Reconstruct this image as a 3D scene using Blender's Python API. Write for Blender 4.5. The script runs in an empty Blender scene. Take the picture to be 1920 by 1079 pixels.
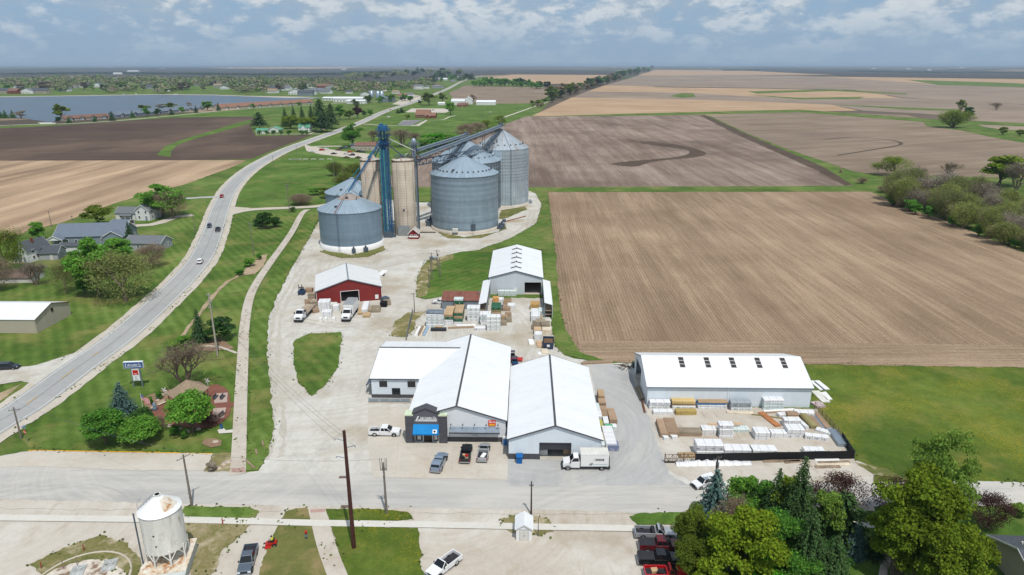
import bpy, bmesh, math, random
import numpy as np
from mathutils import Vector, Matrix, geometry
random.seed(7); RNG = np.random.default_rng(7)
SC = bpy.context.scene; COL = SC.collection
R = math.radians
# ---------------------------------------------------------------- camera model of the drone
H = 68.0; F = 1280.0; PITCH = math.atan((539.5-121.5)/F); CP, SP = math.cos(PITCH), math.sin(PITCH)
HEAD = R(1.12)                       # the street grid is turned 1.1 degrees from the view
def G(px, py, z=0.0):                # where a sight line meets the level z
    u = (px-960)/F; v = (py-539.5)/F
    zc = (H-z)/(SP+v*CP)
    return Vector((u*zc, zc*(CP-v*SP), z))
def lin(c):
    if isinstance(c, str):
        c = c.lstrip('#'); c = [int(c[i:i+2], 16)/255 for i in (0, 2, 4)]
        return tuple(x/12.92 if x <= .04045 else ((x+.055)/1.055)**2.4 for x in c)+(1.0,)
    return tuple(c)+(1.0,) if len(c) == 3 else tuple(c)
# ---------------------------------------------------------------- node helpers
class NT:
    def __init__(s, tree): s.t = tree; s.n = tree.nodes; s.l = tree.links
    def new(s, typ, **kw):
        n = s.n.new(typ)
        for k, v in kw.items(): setattr(n, k, v)
        return n
    def put(s, sock, v):
        if isinstance(v, bpy.types.NodeSocket): s.l.new(v, sock)
        elif v is not None:
            if hasattr(sock.default_value, '__len__') and not hasattr(v, '__len__'): v = (v,)*len(sock.default_value)
            if hasattr(sock.default_value, '__len__'): v = tuple(v)[:len(sock.default_value)]
            sock.default_value = v
    def math(s, op, a, b=None, c=None, clamp=False):
        n = s.new('ShaderNodeMath', operation=op, use_clamp=clamp)
        for i, v in enumerate((a, b, c)):
            if v is not None: s.put(n.inputs[i], v)
        return n.outputs[0]
    def vmath(s, op, a, b=None):
        n = s.new('ShaderNodeVectorMath', operation=op)
        s.put(n.inputs[0], a)
        if b is not None: s.put(n.inputs[1], b)
        return n.outputs[0]
    def mapping(s, v, loc=(0,0,0), rot=(0,0,0), scale=(1,1,1)):
        n = s.new('ShaderNodeMapping'); s.put(n.inputs[0], v)
        n.inputs[1].default_value = loc; n.inputs[2].default_value = rot; n.inputs[3].default_value = scale
        return n.outputs[0]
    def noise(s, v, scale=1, detail=3, rough=.55, dist=0, out=0):
        n = s.new('ShaderNodeTexNoise'); s.put(n.inputs['Vector'], v)
        n.inputs['Scale'].default_value = scale; n.inputs['Detail'].default_value = detail
        n.inputs['Roughness'].default_value = rough; n.inputs['Distortion'].default_value = dist
        return n.outputs[out]
    def voro(s, v, scale=1, feature='F1', out='Distance'):
        n = s.new('ShaderNodeTexVoronoi', feature=feature); s.put(n.inputs['Vector'], v); n.inputs['Scale'].default_value = scale
        return n.outputs[out]
    def wave(s, v, scale=1, dist=0, det=2, axis='X', prof='SIN', dscale=1):
        n = s.new('ShaderNodeTexWave', bands_direction=axis, wave_profile=prof); s.put(n.inputs['Vector'], v)
        n.inputs['Scale'].default_value = scale; n.inputs['Distortion'].default_value = dist; n.inputs['Detail'].default_value = det; n.inputs['Detail Scale'].default_value = dscale
        return n.outputs['Fac']
    def ramp(s, f, stops, interp='LINEAR'):
        n = s.new('ShaderNodeValToRGB'); s.put(n.inputs[0], f); e = n.color_ramp.elements; n.color_ramp.interpolation = interp
        while len(e) < len(stops): e.new(.5)
        for el, (p, c) in zip(e, stops):
            el.position = p; el.color = lin(c) if not isinstance(c, (int, float)) else (c, c, c, 1)
        return n.outputs[0]
    def mr(s, f, a, b, c=0, d=1):
        n = s.new('ShaderNodeMapRange'); s.put(n.inputs[0], f)
        for i, v in enumerate((a, b, c, d)): n.inputs[i+1].default_value = v
        return n.outputs[0]
    def mix(s, f, a, b, mode='MIX'):
        n = s.new('ShaderNodeMix', data_type='RGBA', blend_type=mode); s.put(n.inputs[0], f)
        for i, v in ((6, a), (7, b)):
            if isinstance(v, str): v = lin(v)
            elif isinstance(v, (int, float)): v = (v, v, v, 1)
            elif isinstance(v, tuple) and len(v) == 3: v = v+(1,)
            s.put(n.inputs[i], v)
        return n.outputs[2]
    def geo(s, o='Position'): return s.new('ShaderNodeNewGeometry').outputs[o]
    def tex(s, o='Object'): return s.new('ShaderNodeTexCoord').outputs[o]
    def sep(s, v):
        n = s.new('ShaderNodeSeparateXYZ'); s.put(n.inputs[0], v); return n.outputs
    def comb(s, x, y, z):
        n = s.new('ShaderNodeCombineXYZ')
        for i, v in enumerate((x, y, z)): s.put(n.inputs[i], v)
        return n.outputs[0]
    def bump(s, h, strength=.3, dist=.05):
        n = s.new('ShaderNodeBump'); s.put(n.inputs['Height'], h); n.inputs['Strength'].default_value = strength; n.inputs['Distance'].default_value = dist
        return n.outputs[0]
MATS = {}
def newmat(name, col=None, rough=.7, metal=0.0, spec=.3):
    m = bpy.data.materials.new(name); m.use_nodes = True
    k = NT(m.node_tree); b = k.n['Principled BSDF']
    b.inputs['Roughness'].default_value = rough; b.inputs['Metallic'].default_value = metal
    b.inputs['Specular IOR Level'].default_value = spec
    if col is not None: k.put(b.inputs['Base Color'], lin(col))
    return m, k, b
def flat(name, col, rough=.7, metal=0.0, spec=.3, var=.12, scale=3.0):
    """a painted / plain surface with a little wear"""
    if name in MATS: return MATS[name]
    m, k, b = newmat(name, col, rough, metal, spec)
    if var:
        v = k.tex('Object'); n = k.noise(v, scale, 4); n2 = k.noise(v, scale*.2, 2)
        f = k.math('ADD', k.mr(n, .3, .7, -var, var), k.mr(n2, .3, .7, -var, var))
        f = k.math('ADD', f, 1.0)
        c = k.mix(1.0, lin(col), k.comb(f, f, f), 'MULTIPLY')
        k.put(b.inputs['Base Color'], c)
    MATS[name] = m; return m
# ---------------------------------------------------------------- mesh builder
class MB:
    def __init__(s): s.v = []; s.f = []; s.m = []; s.sm = []
    def add(s, vs, fs, m=0, smooth=False):
        o = len(s.v); s.v += [tuple(p) for p in vs]
        for f in fs: s.f.append([i+o for i in f]); s.m.append(m); s.sm.append(smooth)
        return s
    def box(s, x0, x1, y0, y1, z0, z1, m=0, rz=0, c=None):
        vs = [(x0,y0,z0),(x1,y0,z0),(x1,y1,z0),(x0,y1,z0),(x0,y0,z1),(x1,y0,z1),(x1,y1,z1),(x0,y1,z1)]
        if rz:
            cx, cy = c if c else ((x0+x1)/2, (y0+y1)/2); ca, sa = math.cos(rz), math.sin(rz)
            vs = [(cx+(x-cx)*ca-(y-cy)*sa, cy+(x-cx)*sa+(y-cy)*ca, z) for x, y, z in vs]
        return s.add(vs, [(0,3,2,1),(4,5,6,7),(0,1,5,4),(1,2,6,5),(2,3,7,6),(3,0,4,7)], m)
    def quad(s, a, b, c, d, m=0): return s.add([a,b,c,d], [(0,1,2,3)], m)
    def slab(s, pts, n, t, m=0):
        """a polygon given thickness t against its normal n"""
        n = Vector(n).normalized()*t; k = len(pts); P = [Vector(p) for p in pts]
        vs = P+[p-n for p in P]
        fs = [tuple(range(k)), tuple(range(2*k-1, k-1, -1))]+[(i, i+k, (i+1)%k+k, (i+1)%k) for i in range(k)]
        return s.add(vs, fs, m)
    def tube(s, a, b, r0, r1=None, n=6, m=0, caps=True, smooth=True):
        a, b = Vector(a), Vector(b); r1 = r0 if r1 is None else r1
        d = b-a
        if d.length < 1e-6: return s
        d.normalize(); u = d.orthogonal().normalized(); w = d.cross(u)
        vs = []
        for p, r in ((a, r0), (b, r1)):
            for i in range(n):
                t = 2*math.pi*(i+.5)/n; vs.append(p+u*(r*math.cos(t))+w*(r*math.sin(t)))
        s.add(vs, [(i, (i+1)%n, (i+1)%n+n, i+n) for i in range(n)], m, smooth and n > 5)
        if caps: s.add(vs[:n], [tuple(range(n-1, -1, -1))], m); s.add(vs[n:], [tuple(range(n))], m)
        return s
    def path(s, pts, r, n=5, m=0):
        for a, b in zip(pts, pts[1:]): s.tube(a, b, r, r, n, m)
        return s
    def lathe(s, prof, n=24, c=(0,0), m=0, smooth=True, a0=0, a1=2*math.pi):
        full = abs(a1-a0-2*math.pi) < 1e-6; k = n if full else n+1
        vs = [(c[0]+r*math.cos(a0+(a1-a0)*i/n), c[1]+r*math.sin(a0+(a1-a0)*i/n), z) for r, z in prof for i in range(k)]
        fs = []
        for j in range(len(prof)-1):
            for i in range(n):
                i2 = (i+1) % k
                fs.append((j*k+i, j*k+i2, (j+1)*k+i2, (j+1)*k+i))
        return s.add(vs, fs, m, smooth)
    def disc(s, r, z, n=24, c=(0,0), m=0): return s.add([(c[0]+r*math.cos(2*math.pi*i/n), c[1]+r*math.sin(2*math.pi*i/n), z) for i in range(n)], [tuple(range(n))], m)
    def prism(s, prof, x0, x1, axis='x', m=0):
        """profile (p,q) swept along an axis; 'x': (y,z); 'y': (x,z); 'z': (x,y)"""
        k = len(prof)
        mk = {'x': lambda a, p, q: (a,p,q), 'y': lambda a, p, q: (p,a,q), 'z': lambda a, p, q: (p,q,a)}[axis]
        vs = [mk(x0, *p) for p in prof]+[mk(x1, *p) for p in prof]
        fs = [tuple(range(k-1, -1, -1)), tuple(range(k, 2*k))]+[(i, (i+1)%k, (i+1)%k+k, i+k) for i in range(k)]
        return s.add(vs, fs, m)
    def shell(s, prof, m=0):
        """side profile of (y, z, halfwidth): mirrored sides joined by a skin"""
        k = len(prof)
        vs = [(w, y, z) for y, z, w in prof]+[(-w, y, z) for y, z, w in prof]
        fs = [tuple(range(k)), tuple(range(2*k-1, k-1, -1))]+[(i, i+k, (i+1)%k+k, (i+1)%k) for i in range(k)]
        return s.add(vs, fs, m)
    def mesh(s, name, mats, fix=True):
        me = bpy.data.meshes.new(name); me.from_pydata(s.v, [], s.f)
        for m in (mats if isinstance(mats, (list, tuple)) else [mats]): me.materials.append(m)
        me.polygons.foreach_set('material_index', s.m); me.polygons.foreach_set('use_smooth', s.sm)
        if fix:
            bm = bmesh.new(); bm.from_mesh(me); bmesh.ops.recalc_face_normals(bm, faces=bm.faces); bm.to_mesh(me); bm.free()
        me.update(); return me
    def build(s, name, mats, parent=None, loc=None, rz=0, fix=True):
        o = bpy.data.objects.new(name, s.mesh(name, mats, fix)); COL.objects.link(o)
        if parent: o.parent = parent
        if loc is not None: o.location = loc
        o.rotation_euler[2] = rz
        return o
def tag(o, label=None, cat=None, group=None, kind=None):
    if label: o['label'] = label
    if cat: o['category'] = cat
    if group: o['group'] = group
    if kind: o['kind'] = kind
    return o
def thing(name, label, cat, loc=(0,0,0), rz=0, group=None):
    o = bpy.data.objects.new(name, None); COL.objects.link(o); o.location = loc; o.rotation_euler[2] = rz; o.empty_display_size = .5
    return tag(o, label, cat, group)
KIDS = {}
def dup(root, loc, rz=0, scale=1, label=None, group=None, color=None):
    r = root.copy(); COL.objects.link(r); r.location = loc; r.rotation_euler[2] = rz
    r.scale = (scale,)*3 if not hasattr(scale, '__len__') else scale
    tag(r, label, None, group)
    if color: r.color = color
    def rec(a, b):
        for ch in list(a.children):
            c = ch.copy(); COL.objects.link(c); c.parent = b
            if color: c.color = color
            rec(ch, c)
    rec(root, r)
    return r
def struct(o, label=None):
    o['kind'] = 'structure'
    if label: o['label'] = label
    return o
def text(body, size, name, mat, parent, loc, rot=(R(90),0,0), ext=.02, sx=1.0, bold=.0, align='CENTER'):
    cu = bpy.data.curves.new(name, 'FONT'); cu.body = body; cu.size = size; cu.extrude = ext; cu.align_x = align; cu.align_y = 'CENTER'; cu.offset = bold
    o = bpy.data.objects.new(name, cu); COL.objects.link(o)
    dg = bpy.context.evaluated_depsgraph_get(); me = bpy.data.meshes.new_from_object(o.evaluated_get(dg))
    bpy.data.objects.remove(o); me.materials.clear(); me.materials.append(mat)
    o = bpy.data.objects.new(name, me); COL.objects.link(o); o.parent = parent; o.location = loc; o.rotation_euler = rot; o.scale = (sx, 1, 1)
    return o
# ================================================================ materials
def ground_mat(name, stops, s1=.05, s2=.5, s3=3.0, w=(.5,.3,.2), stretch=(1,1,1), rz=0, spots=None, rough=.95, bump=.0, warp=0, fine=.0, sweep=None):
    """earth, gravel, concrete: three sizes of mottling mixed through a colour ramp, in metres"""
    m, k, b = newmat(name, None, rough, 0, .15)
    p = k.mapping(k.geo(), rot=(0,0,rz), scale=stretch)
    p0 = k.geo()
    f = k.math('MULTIPLY', k.noise(p, s1, 3, .6, warp), w[0])
    f = k.math('MULTIPLY_ADD', k.noise(p, s2, 8, .74, warp), w[1], f)
    f = k.math('MULTIPLY_ADD', k.noise(p0, s3, 4, .7), w[2], f)
    c = k.ramp(f, stops)
    for sp in (spots or []):
        (col, sc, lo, hi, amt) = sp[:5]; pp = k.mapping(k.geo(), loc=(sp[5] if len(sp) > 5 else 3, 7, 0), rot=(0,0,sp[7] if len(sp) > 7 else 0), scale=sp[6] if len(sp) > 6 else (1,1,1))
        mk = k.mr(k.noise(pp, sc, 5, .65), lo, hi, 0, amt)
        c = k.mix(mk, c, lin(col))
    for (cx, cy, r0, r1, scol, amt) in (sweep or []):   # tyre marks left by turning vehicles
        sp = k.sep(k.vmath('SUBTRACT', p0, (cx, cy, 0))); dd = k.math('SQRT', k.math('ADD', k.math('MULTIPLY', sp[0], sp[0]), k.math('MULTIPLY', sp[1], sp[1]))); an = k.math('ARCTAN2', sp[1], sp[0])
        rg = k.mr(k.noise(k.comb(k.math('MULTIPLY', dd, 1.1), k.math('MULTIPLY', an, .9), 0), 1, 4, .7), .46, .62, 0, 1)
        msk = k.math('MULTIPLY', k.mr(dd, r0, r0+4, 0, 1), k.mr(dd, r1-5, r1, 1, 0)); c = k.mix(k.math('MULTIPLY', k.math('MULTIPLY', rg, msk), amt), c, lin(scol))
    if fine:
        n = k.noise(p0, 9, 2, .8); v = k.mr(n, .25, .75, 1-fine, 1+fine); c = k.mix(1, c, k.comb(v, v, v), 'MULTIPLY')
    k.put(b.inputs['Base Color'], c)
    if bump: k.put(b.inputs['Normal'], k.bump(k.noise(p0, s3*1.5, 4, .7), bump, .15))
    MATS[name] = m; return m
def grass_mat(name, dark, mid, light, dry=None, dryamt=.5, dryscale=.08, flowers=0, rz=0, mow=0.0):
    m, k, b = newmat(name, None, .95, 0, .1)
    p = k.geo()
    f = k.math('MULTIPLY', k.noise(p, .035, 3, .6), .45)
    f = k.math('MULTIPLY_ADD', k.noise(p, .3, 8, .76), .34, f)
    f = k.math('MULTIPLY_ADD', k.noise(p, 2.2, 4, .85), .21, f)
    if mow:
        q = k.mapping(p, rot=(0,0,rz)); wv = k.wave(q, .11, 1.2, 2, 'X'); f = k.math('MULTIPLY_ADD', k.math('SUBTRACT', wv, .5), mow, f)
    c = k.ramp(f, [(.38, dark), (.5, mid), (.62, light)])
    if dry:
        mk = k.mr(k.noise(k.mapping(p, loc=(31,11,0)), dryscale, 5, .68), .5, .66, 0, dryamt); c = k.mix(mk, c, lin(dry))
    if flowers:
        fl = k.math('GREATER_THAN', k.noise(p, 3.2, 2, .6), .61); zone = k.mr(k.noise(p, .06, 3, .6), .45, .62, 0, flowers)
        c = k.mix(k.math('MULTIPLY', fl, zone), c, lin('#b99a1a'))
        c = k.mix(k.math('MULTIPLY', zone, .3), c, lin('#7f7a1e'))
    k.put(b.inputs['Base Color'], c)
    k.put(b.inputs['Normal'], k.bump(k.noise(p, 4, 4, .75), .5, .25))
    MATS[name] = m; return m
def field_mat(name, cdark, cmid, clight, ang=0, passw=9.0, rows=.76, amt=.5, patch=.012, damp=None, dampamt=.6, dampscale=.01, rowamp=.07, passp=0):
    """worked cropland: passes of the machine and rows along one direction, patches of damp soil"""
    m, k, b = newmat(name, None, 1.0, 0, .05)
    q = k.mapping(k.geo(), rot=(0,0,ang))
    big = k.noise(q, patch, 4, .6)
    st = k.noise(k.mapping(q, scale=(1/passw, .006, 1)), 1.0, 2, .5)
    st2 = k.noise(k.mapping(q, scale=(1/rows/1.6, .03, 1)), 1.0, 3, .7)
    fi = k.noise(k.geo(), 1.1, 5, .85)
    f = k.math('MULTIPLY', big, .35)
    f = k.math('MULTIPLY_ADD', st, amt, f)
    f = k.math('MULTIPLY_ADD', st2, .3*(1-amt)+.08, f)
    f = k.math('MULTIPLY_ADD', fi, .42, f)
    f = k.math('MULTIPLY', f, 1/(.35+amt+.3*(1-amt)+.08+.42))
    wob = k.noise(k.mapping(q, scale=(.3,.05,1)), 1, 2, .5); ph = k.math('MULTIPLY_ADD', k.sep(q)[0], 2*math.pi/rows, k.math('MULTIPLY', wob, 5.0))
    f = k.math('MULTIPLY_ADD', k.math('MULTIPLY', k.math('SINE', ph), k.mr(k.noise(q, .25, 3, .6), .35, .65, .2, 1)), rowamp, f)
    if passp:
        pz = k.math('SINE', k.math('MULTIPLY_ADD', k.sep(q)[0], 2*math.pi/passp, k.math('MULTIPLY', k.noise(k.mapping(q, scale=(.02,.004,1)), 1, 3, .6), 9.0))); f = k.math('MULTIPLY_ADD', k.mr(pz, .2, .95, 0, 1), .024, f)
    c = k.ramp(f, [(.39, cdark), (.5, cmid), (.61, clight)])
    if damp:
        mk = k.mr(k.noise(k.mapping(k.geo(), loc=(91,17,0), rot=(0,0,ang), scale=(1,.6,1)), dampscale, 5, .6), .5, .68, 0, dampamt); c = k.mix(mk, c, lin(damp))
    k.put(b.inputs['Base Color'], c); MATS[name] = m; return m
# vegetation uses the object's own colour, varied leaf by leaf
def leaf_mat(name, trans=.35, var=.35):
    m = bpy.data.materials.new(name); m.use_nodes = True; k = NT(m.node_tree); k.n.clear()
    oi = k.new('ShaderNodeObjectInfo'); rnd = k.geo('Random Per Island')
    v = k.mr(rnd, 0, 1, 1-var, 1+var)
    cl = k.noise(k.tex('Object'), .45, 3, .6); v = k.math('MULTIPLY', v, k.mr(cl, .3, .7, .75, 1.25))
    c = k.mix(1, oi.outputs['Color'], k.comb(v, v, v), 'MULTIPLY')
    hs = k.new('ShaderNodeHueSaturation'); k.put(hs.inputs['Hue'], k.mr(k.math('FRACT', k.math('MULTIPLY', rnd, 7.31)), 0, 1, .485, .515)); k.put(hs.inputs['Color'], c)
    d = k.new('ShaderNodeBsdfDiffuse'); t = k.new('ShaderNodeBsdfTranslucent'); k.put(d.inputs[0], hs.outputs[0]); k.put(t.inputs[0], hs.outputs[0])
    mx = k.new('ShaderNodeMixShader'); mx.inputs[0].default_value = trans; k.l.new(d.outputs[0], mx.inputs[1]); k.l.new(t.outputs[0], mx.inputs[2])
    o = k.new('ShaderNodeOutputMaterial'); k.l.new(mx.outputs[0], o.inputs[0]); MATS[name] = m; return m
LEAF = leaf_mat('leaves', .5, .4); NEEDLE = leaf_mat('needles', .12, .4)
BARK = flat('bark', '#6d6257', .95, 0, .1, .3, 2); TWIG = flat('twigs', '#7d7062', .95, 0, .1, .3, 2)
def metal_sheet(name, col, ribs=.6, axis='X', rough=.45, var=.06, dark=.82, metal=0.0, spec=.4, streak=0.0, streakcol='#7a6a58', bump=.25):
    """ribbed sheet metal in object coordinates: fine ribs along one axis, panel-to-panel tone, weather streaks"""
    m, k, b = newmat(name, col, rough, metal, spec)
    v = k.tex('Object'); s = k.sep(v)
    ax = {'X': 0, 'Y': 1, 'Z': 2}[axis]
    if axis == 'XY': t = None
    fr = k.math('FRACT', k.math('MULTIPLY', s[ax], 1/ribs))
    rib = k.mr(k.math('ABSOLUTE', k.math('SUBTRACT', fr, .5)), .40, .48, 0, 1)
    pn = k.math('FLOOR', k.math('MULTIPLY', s[ax], 1/ribs/2)); wn = k.new('ShaderNodeTexWhiteNoise', noise_dimensions='1D'); k.put(wn.inputs['W'], pn)
    tone = k.mr(wn.outputs[0], 0, 1, 1-var, 1+var*.3)
    tone = k.math('MULTIPLY', tone, k.mr(k.noise(v, .4, 4, .6), .3, .7, 1-var, 1.0+var*.4))
    tone = k.math('MULTIPLY', tone, k.mr(rib, 0, 1, 1, dark))
    c = k.mix(1, lin(col), k.comb(tone, tone, tone), 'MULTIPLY')
    if metal == 0.0 and col[0] > .7 if not isinstance(col, str) else False:
        ds = k.mr(k.noise(k.mapping(v, scale=(.25,1.4,1) if axis == 'Y' else (1.4,.25,1)), 1, 6, .7), .5, .75, 0, .28); c = k.mix(ds, c, lin('#b3b4b2'))
    if streak:
        sc = [1.6, 1.6, .12]; 
        mk = k.mr(k.noise(k.mapping(v, scale=tuple(sc)), 1, 4, .7), .5, .75, 0, streak); c = k.mix(mk, c, lin(streakcol))
    k.put(b.inputs['Base Color'], c)
    k.put(b.inputs['Normal'], k.bump(rib, bump, .03))
    MATS[name] = m; return m
WROOF = metal_sheet('white_roof_panels', (.765,.785,.80), .9, 'Y', .4, .03, .9)
WROOFX = metal_sheet('white_roof_panels_x', (.765,.785,.80), .9, 'X', .4, .03, .9)
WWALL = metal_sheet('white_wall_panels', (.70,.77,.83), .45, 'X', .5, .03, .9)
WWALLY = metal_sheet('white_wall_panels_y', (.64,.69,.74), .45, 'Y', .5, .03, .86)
GWALL = metal_sheet('pale_grey_wall_panels', (.58,.63,.67), .6, 'X', .5, .04, .9)
CHAR = flat('charcoal_metal', '#4a4a4f', .55, 0, .3, .08); CHARR = metal_sheet('charcoal_panels', (.075,.075,.085), .4, 'X', .55, .08, .8)
REDW = metal_sheet('red_wall_panels', (.23,.026,.024), .5, 'X', .5, .07, .85)
GALV = metal_sheet('galvanised_roof', (.69,.70,.70), .7, 'Y', .4, .05, .94)
RUSTR = metal_sheet('rusty_red_roof', (.23,.085,.06), .55, 'X', .7, .2, .6, 0, .2, .6, '#8b8078')
GREYW = metal_sheet('grey_wall', (.20,.235,.27), .5, 'X', .6, .06, .85)
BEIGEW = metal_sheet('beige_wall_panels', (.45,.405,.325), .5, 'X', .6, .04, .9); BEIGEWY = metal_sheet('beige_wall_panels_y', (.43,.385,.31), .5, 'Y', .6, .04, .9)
GLASS = newmat('window_glass', '#1b2328', .12, 0, .6)[0]; TGLASS = newmat('car_glass', '#12171b', .08, 0, .6)[0]
DARK = flat('dark_interior', '#17181a', .9, 0, .1, .0); BLACK = flat('black_rubber', '#1b1b1c', .85, 0, .2, .1)
CHROME = newmat('bright_metal', '#b9bcc0', .25, .9)[0]; RIM = newmat('alloy_rim', '#a4a6a8', .35, .7)[0]
WHITE = flat('white_paint', (.78,.78,.77), .45, 0, .4, .04); OFFW = flat('off_white', (.62,.61,.57), .7, 0, .2, .08)
CONC = ground_mat('concrete', [(.3,'#a89f92'), (.5,'#bdb4a7'), (.7,'#cbc3b7')], .2, 1.0, 5)
STEELD = flat('dark_blue_steel', '#55616e', .5, .3, .4, .15); STEELL = flat('galvanised_steel', '#8f9ca8', .4, .5, .5, .12)
BLUE = flat('blue_painted_steel', '#2b6189', .55, 0, .3, .25); TEAL = flat('teal_painted_pipe', '#2f8a96', .5, 0, .3, .2); BLUED = flat('dark_blue_steel_paint', '#25466b', .55, 0, .3, .2)
WOOD = flat('fresh_lumber', '#bd9f7c', .8, 0, .15, .18, 6); WOODR = flat('cedar_lumber', '#a5805f', .8, 0, .15, .2, 6); WOODG = flat('treated_lumber', '#8d8455', .8, 0, .15, .2, 6); WOODO = flat('old_wood', '#8a7a68', .9, 0, .1, .25, 6)
POLEW = flat('weathered_pole', '#7b746c', .95, 0, .1, .2, 4); POLEB = flat('brown_steel_pole', '#4a2c26', .6, 0, .3, .15)
REDP = flat('red_paint', '#b3261f', .5, 0, .4, .08); SIGNR = flat('sign_red', '#d2342a', .5, 0, .3, .03); SIGNO = flat('sign_orange', '#ee8a22', .5, 0, .3, .03)
AWN = flat('blue_awning', '#1a80c2', .7, 0, .2, .06, 1.5); SIGNB = flat('sign_blue', '#174f8f', .5, 0, .3, .05); YEL = flat('yellow_paint', '#e2a92e', .6, 0, .2, .1)
def shingle(name, col):
    m, k, b = newmat(name, col, .95, 0, .1); v = k.tex('Object')
    n = k.mr(k.noise(v, 2.5, 3, .8), .3, .7, .78, 1.18); z = k.wave(k.mapping(v, scale=(1,1,1)), 1.1, .4, 1, 'Y'); n = k.math('MULTIPLY', n, k.mr(z, 0, 1, .93, 1.03))
    k.put(b.inputs['Base Color'], k.mix(1, lin(col), k.comb(n, n, n), 'MULTIPLY')); MATS[name] = m; return m
SHG = shingle('grey_shingles', '#6f7378'); SHD = shingle('dark_grey_shingles', '#54585e'); SHBR = shingle('brown_shingles', '#7c6055'); SHRED = shingle('red_brown_shingles', '#8b6a5a'); SHTAN = shingle('tan_shingles', '#94836f'); SHBL = shingle('blue_grey_shingles', '#6d7784'); SHGRN = shingle('green_metal_roof', '#5f9a80')
SIDW = metal_sheet('white_siding', (.70,.71,.71), .2, 'Z', .6, .02, .9); SIDB = metal_sheet('blue_grey_siding', (.22,.27,.32), .2, 'Z', .6, .03, .85); SIDT = metal_sheet('tan_siding', (.42,.37,.30), .2, 'Z', .6, .03, .9); SIDG = metal_sheet('grey_siding', (.36,.38,.40), .2, 'Z', .6, .03, .9); BRICK = flat('brown_brick', '#7e4c3b', .9, 0, .1, .2, 4)
# ================================================================ the land
from mathutils import noise as mnoise
def resample(P, step):
    out = []
    for a, b in zip(P, P[1:]):
        n = max(1, int((b-a).length/step)); out += [a.lerp(b, i/n) for i in range(n)]
    return out+[P[-1]]
def catmull(P, closed=False, n=6):
    k = len(P); out = []
    g = (lambda i: P[i % k]) if closed else (lambda i: P[min(max(i, 0), k-1)])
    for i in range(k if closed else k-1):
        p0, p1, p2, p3 = g(i-1), g(i), g(i+1), g(i+2)
        for j in range(n):
            t = j/n
            out.append(.5*((2*p1)+(p2-p0)*t+(2*p0-5*p1+4*p2-p3)*t*t+(3*p1-p0-3*p2+p3)*t**3))
    if not closed: out.append(P[-1])
    return out
_NZ = [0]; EDGES = []
def area(name, px, layer, mat, label, rag=.0, smooth=False, world=False, kind='structure', z=None):
    P = [Vector((p[0], p[1], 0)) if world else G(*p) for p in px]
    if name in ('grass_patch','lawn','grass_strip') and rag: EDGES.append(P)
    if smooth: P = catmull(P, True)
    if rag:
        dist = sum(p.length for p in P)/len(P); step = max(.5, dist*.005)
        Q = resample(P+[P[0]], step)[:-1]; P = []
        for i, p in enumerate(Q):
            d = (Q[(i+1) % len(Q)]-Q[i-1]); 
            if d.length < 1e-6: continue
            nrm = Vector((-d.y, d.x, 0)).normalized()
            a = mnoise.noise(p*(.35/rag*.5))*.9+mnoise.noise(p*(1.2/rag*.5)+Vector((9,3,0)))*.5+random.uniform(-.35,.35)
            P.append(p+nrm*(a*rag))
    _NZ[0] += 1; z = (.03*layer if z is None else z)+.0006*(_NZ[0] % 40)
    tri = geometry.tessellate_polygon([P])
    me = bpy.data.meshes.new(name); me.from_pydata([(p.x, p.y, z) for p in P], [], [t for t in tri]); me.materials.append(mat)
    bm = bmesh.new(); bm.from_mesh(me)
    for f in bm.faces:
        if f.normal.z < 0: f.normal_flip()
    bm.to_mesh(me); bm.free()
    o = bpy.data.objects.new(name, me); COL.objects.link(o); o['kind'] = kind; o['label'] = label
    return o
def line_pts(px, world=False, n=8): return catmull([Vector((p[0], p[1], 0)) if world else G(*p) for p in px], False, n)
def offset(P, d):
    out = []
    for i, p in enumerate(P):
        t = P[min(i+1, len(P)-1)]-P[max(i-1, 0)]; t.normalize(); out.append(p+Vector((t.y, -t.x, 0))*d)
    return out
def ribbon(name, P, d0, d1, layer, mat, label, dash=None, parent=None, z=None, rag=0):
    """flat strip between two offsets (right is +) of a centre line; dash=(on, off) in metres"""
    P = resample(P, 2.0); A, B = offset(P, d0), offset(P, d1); _NZ[0] += 1; z = (.03*layer if z is None else z)+.0006*(_NZ[0] % 40)
    if rag:
        A = [a+Vector((random.uniform(-rag, rag), random.uniform(-rag, rag), 0)) for a in A]; B = [a+Vector((random.uniform(-rag, rag), random.uniform(-rag, rag), 0)) for a in B]
    vs, fs, s = [], [], 0.0
    for a, b in zip(A, B): vs += [(a.x, a.y, z), (b.x, b.y, z)]
    for i in range(len(P)-1):
        if not dash or (s % (dash[0]+dash[1])) < dash[0]: fs.append((2*i, 2*i+1, 2*i+3, 2*i+2))
        s += (P[i+1]-P[i]).length
    me = bpy.data.meshes.new(name); me.from_pydata(vs, [], fs); me.materials.append(mat)
    bm = bmesh.new(); bm.from_mesh(me)
    for f in bm.faces:
        if f.normal.z < 0: f.normal_flip()
    bm.to_mesh(me); bm.free()
    o = bpy.data.objects.new(name, me); COL.objects.link(o)
    if parent: o.parent = parent
    else: o['kind'] = 'structure'
    if label: o['label'] = label
    return o
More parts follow.
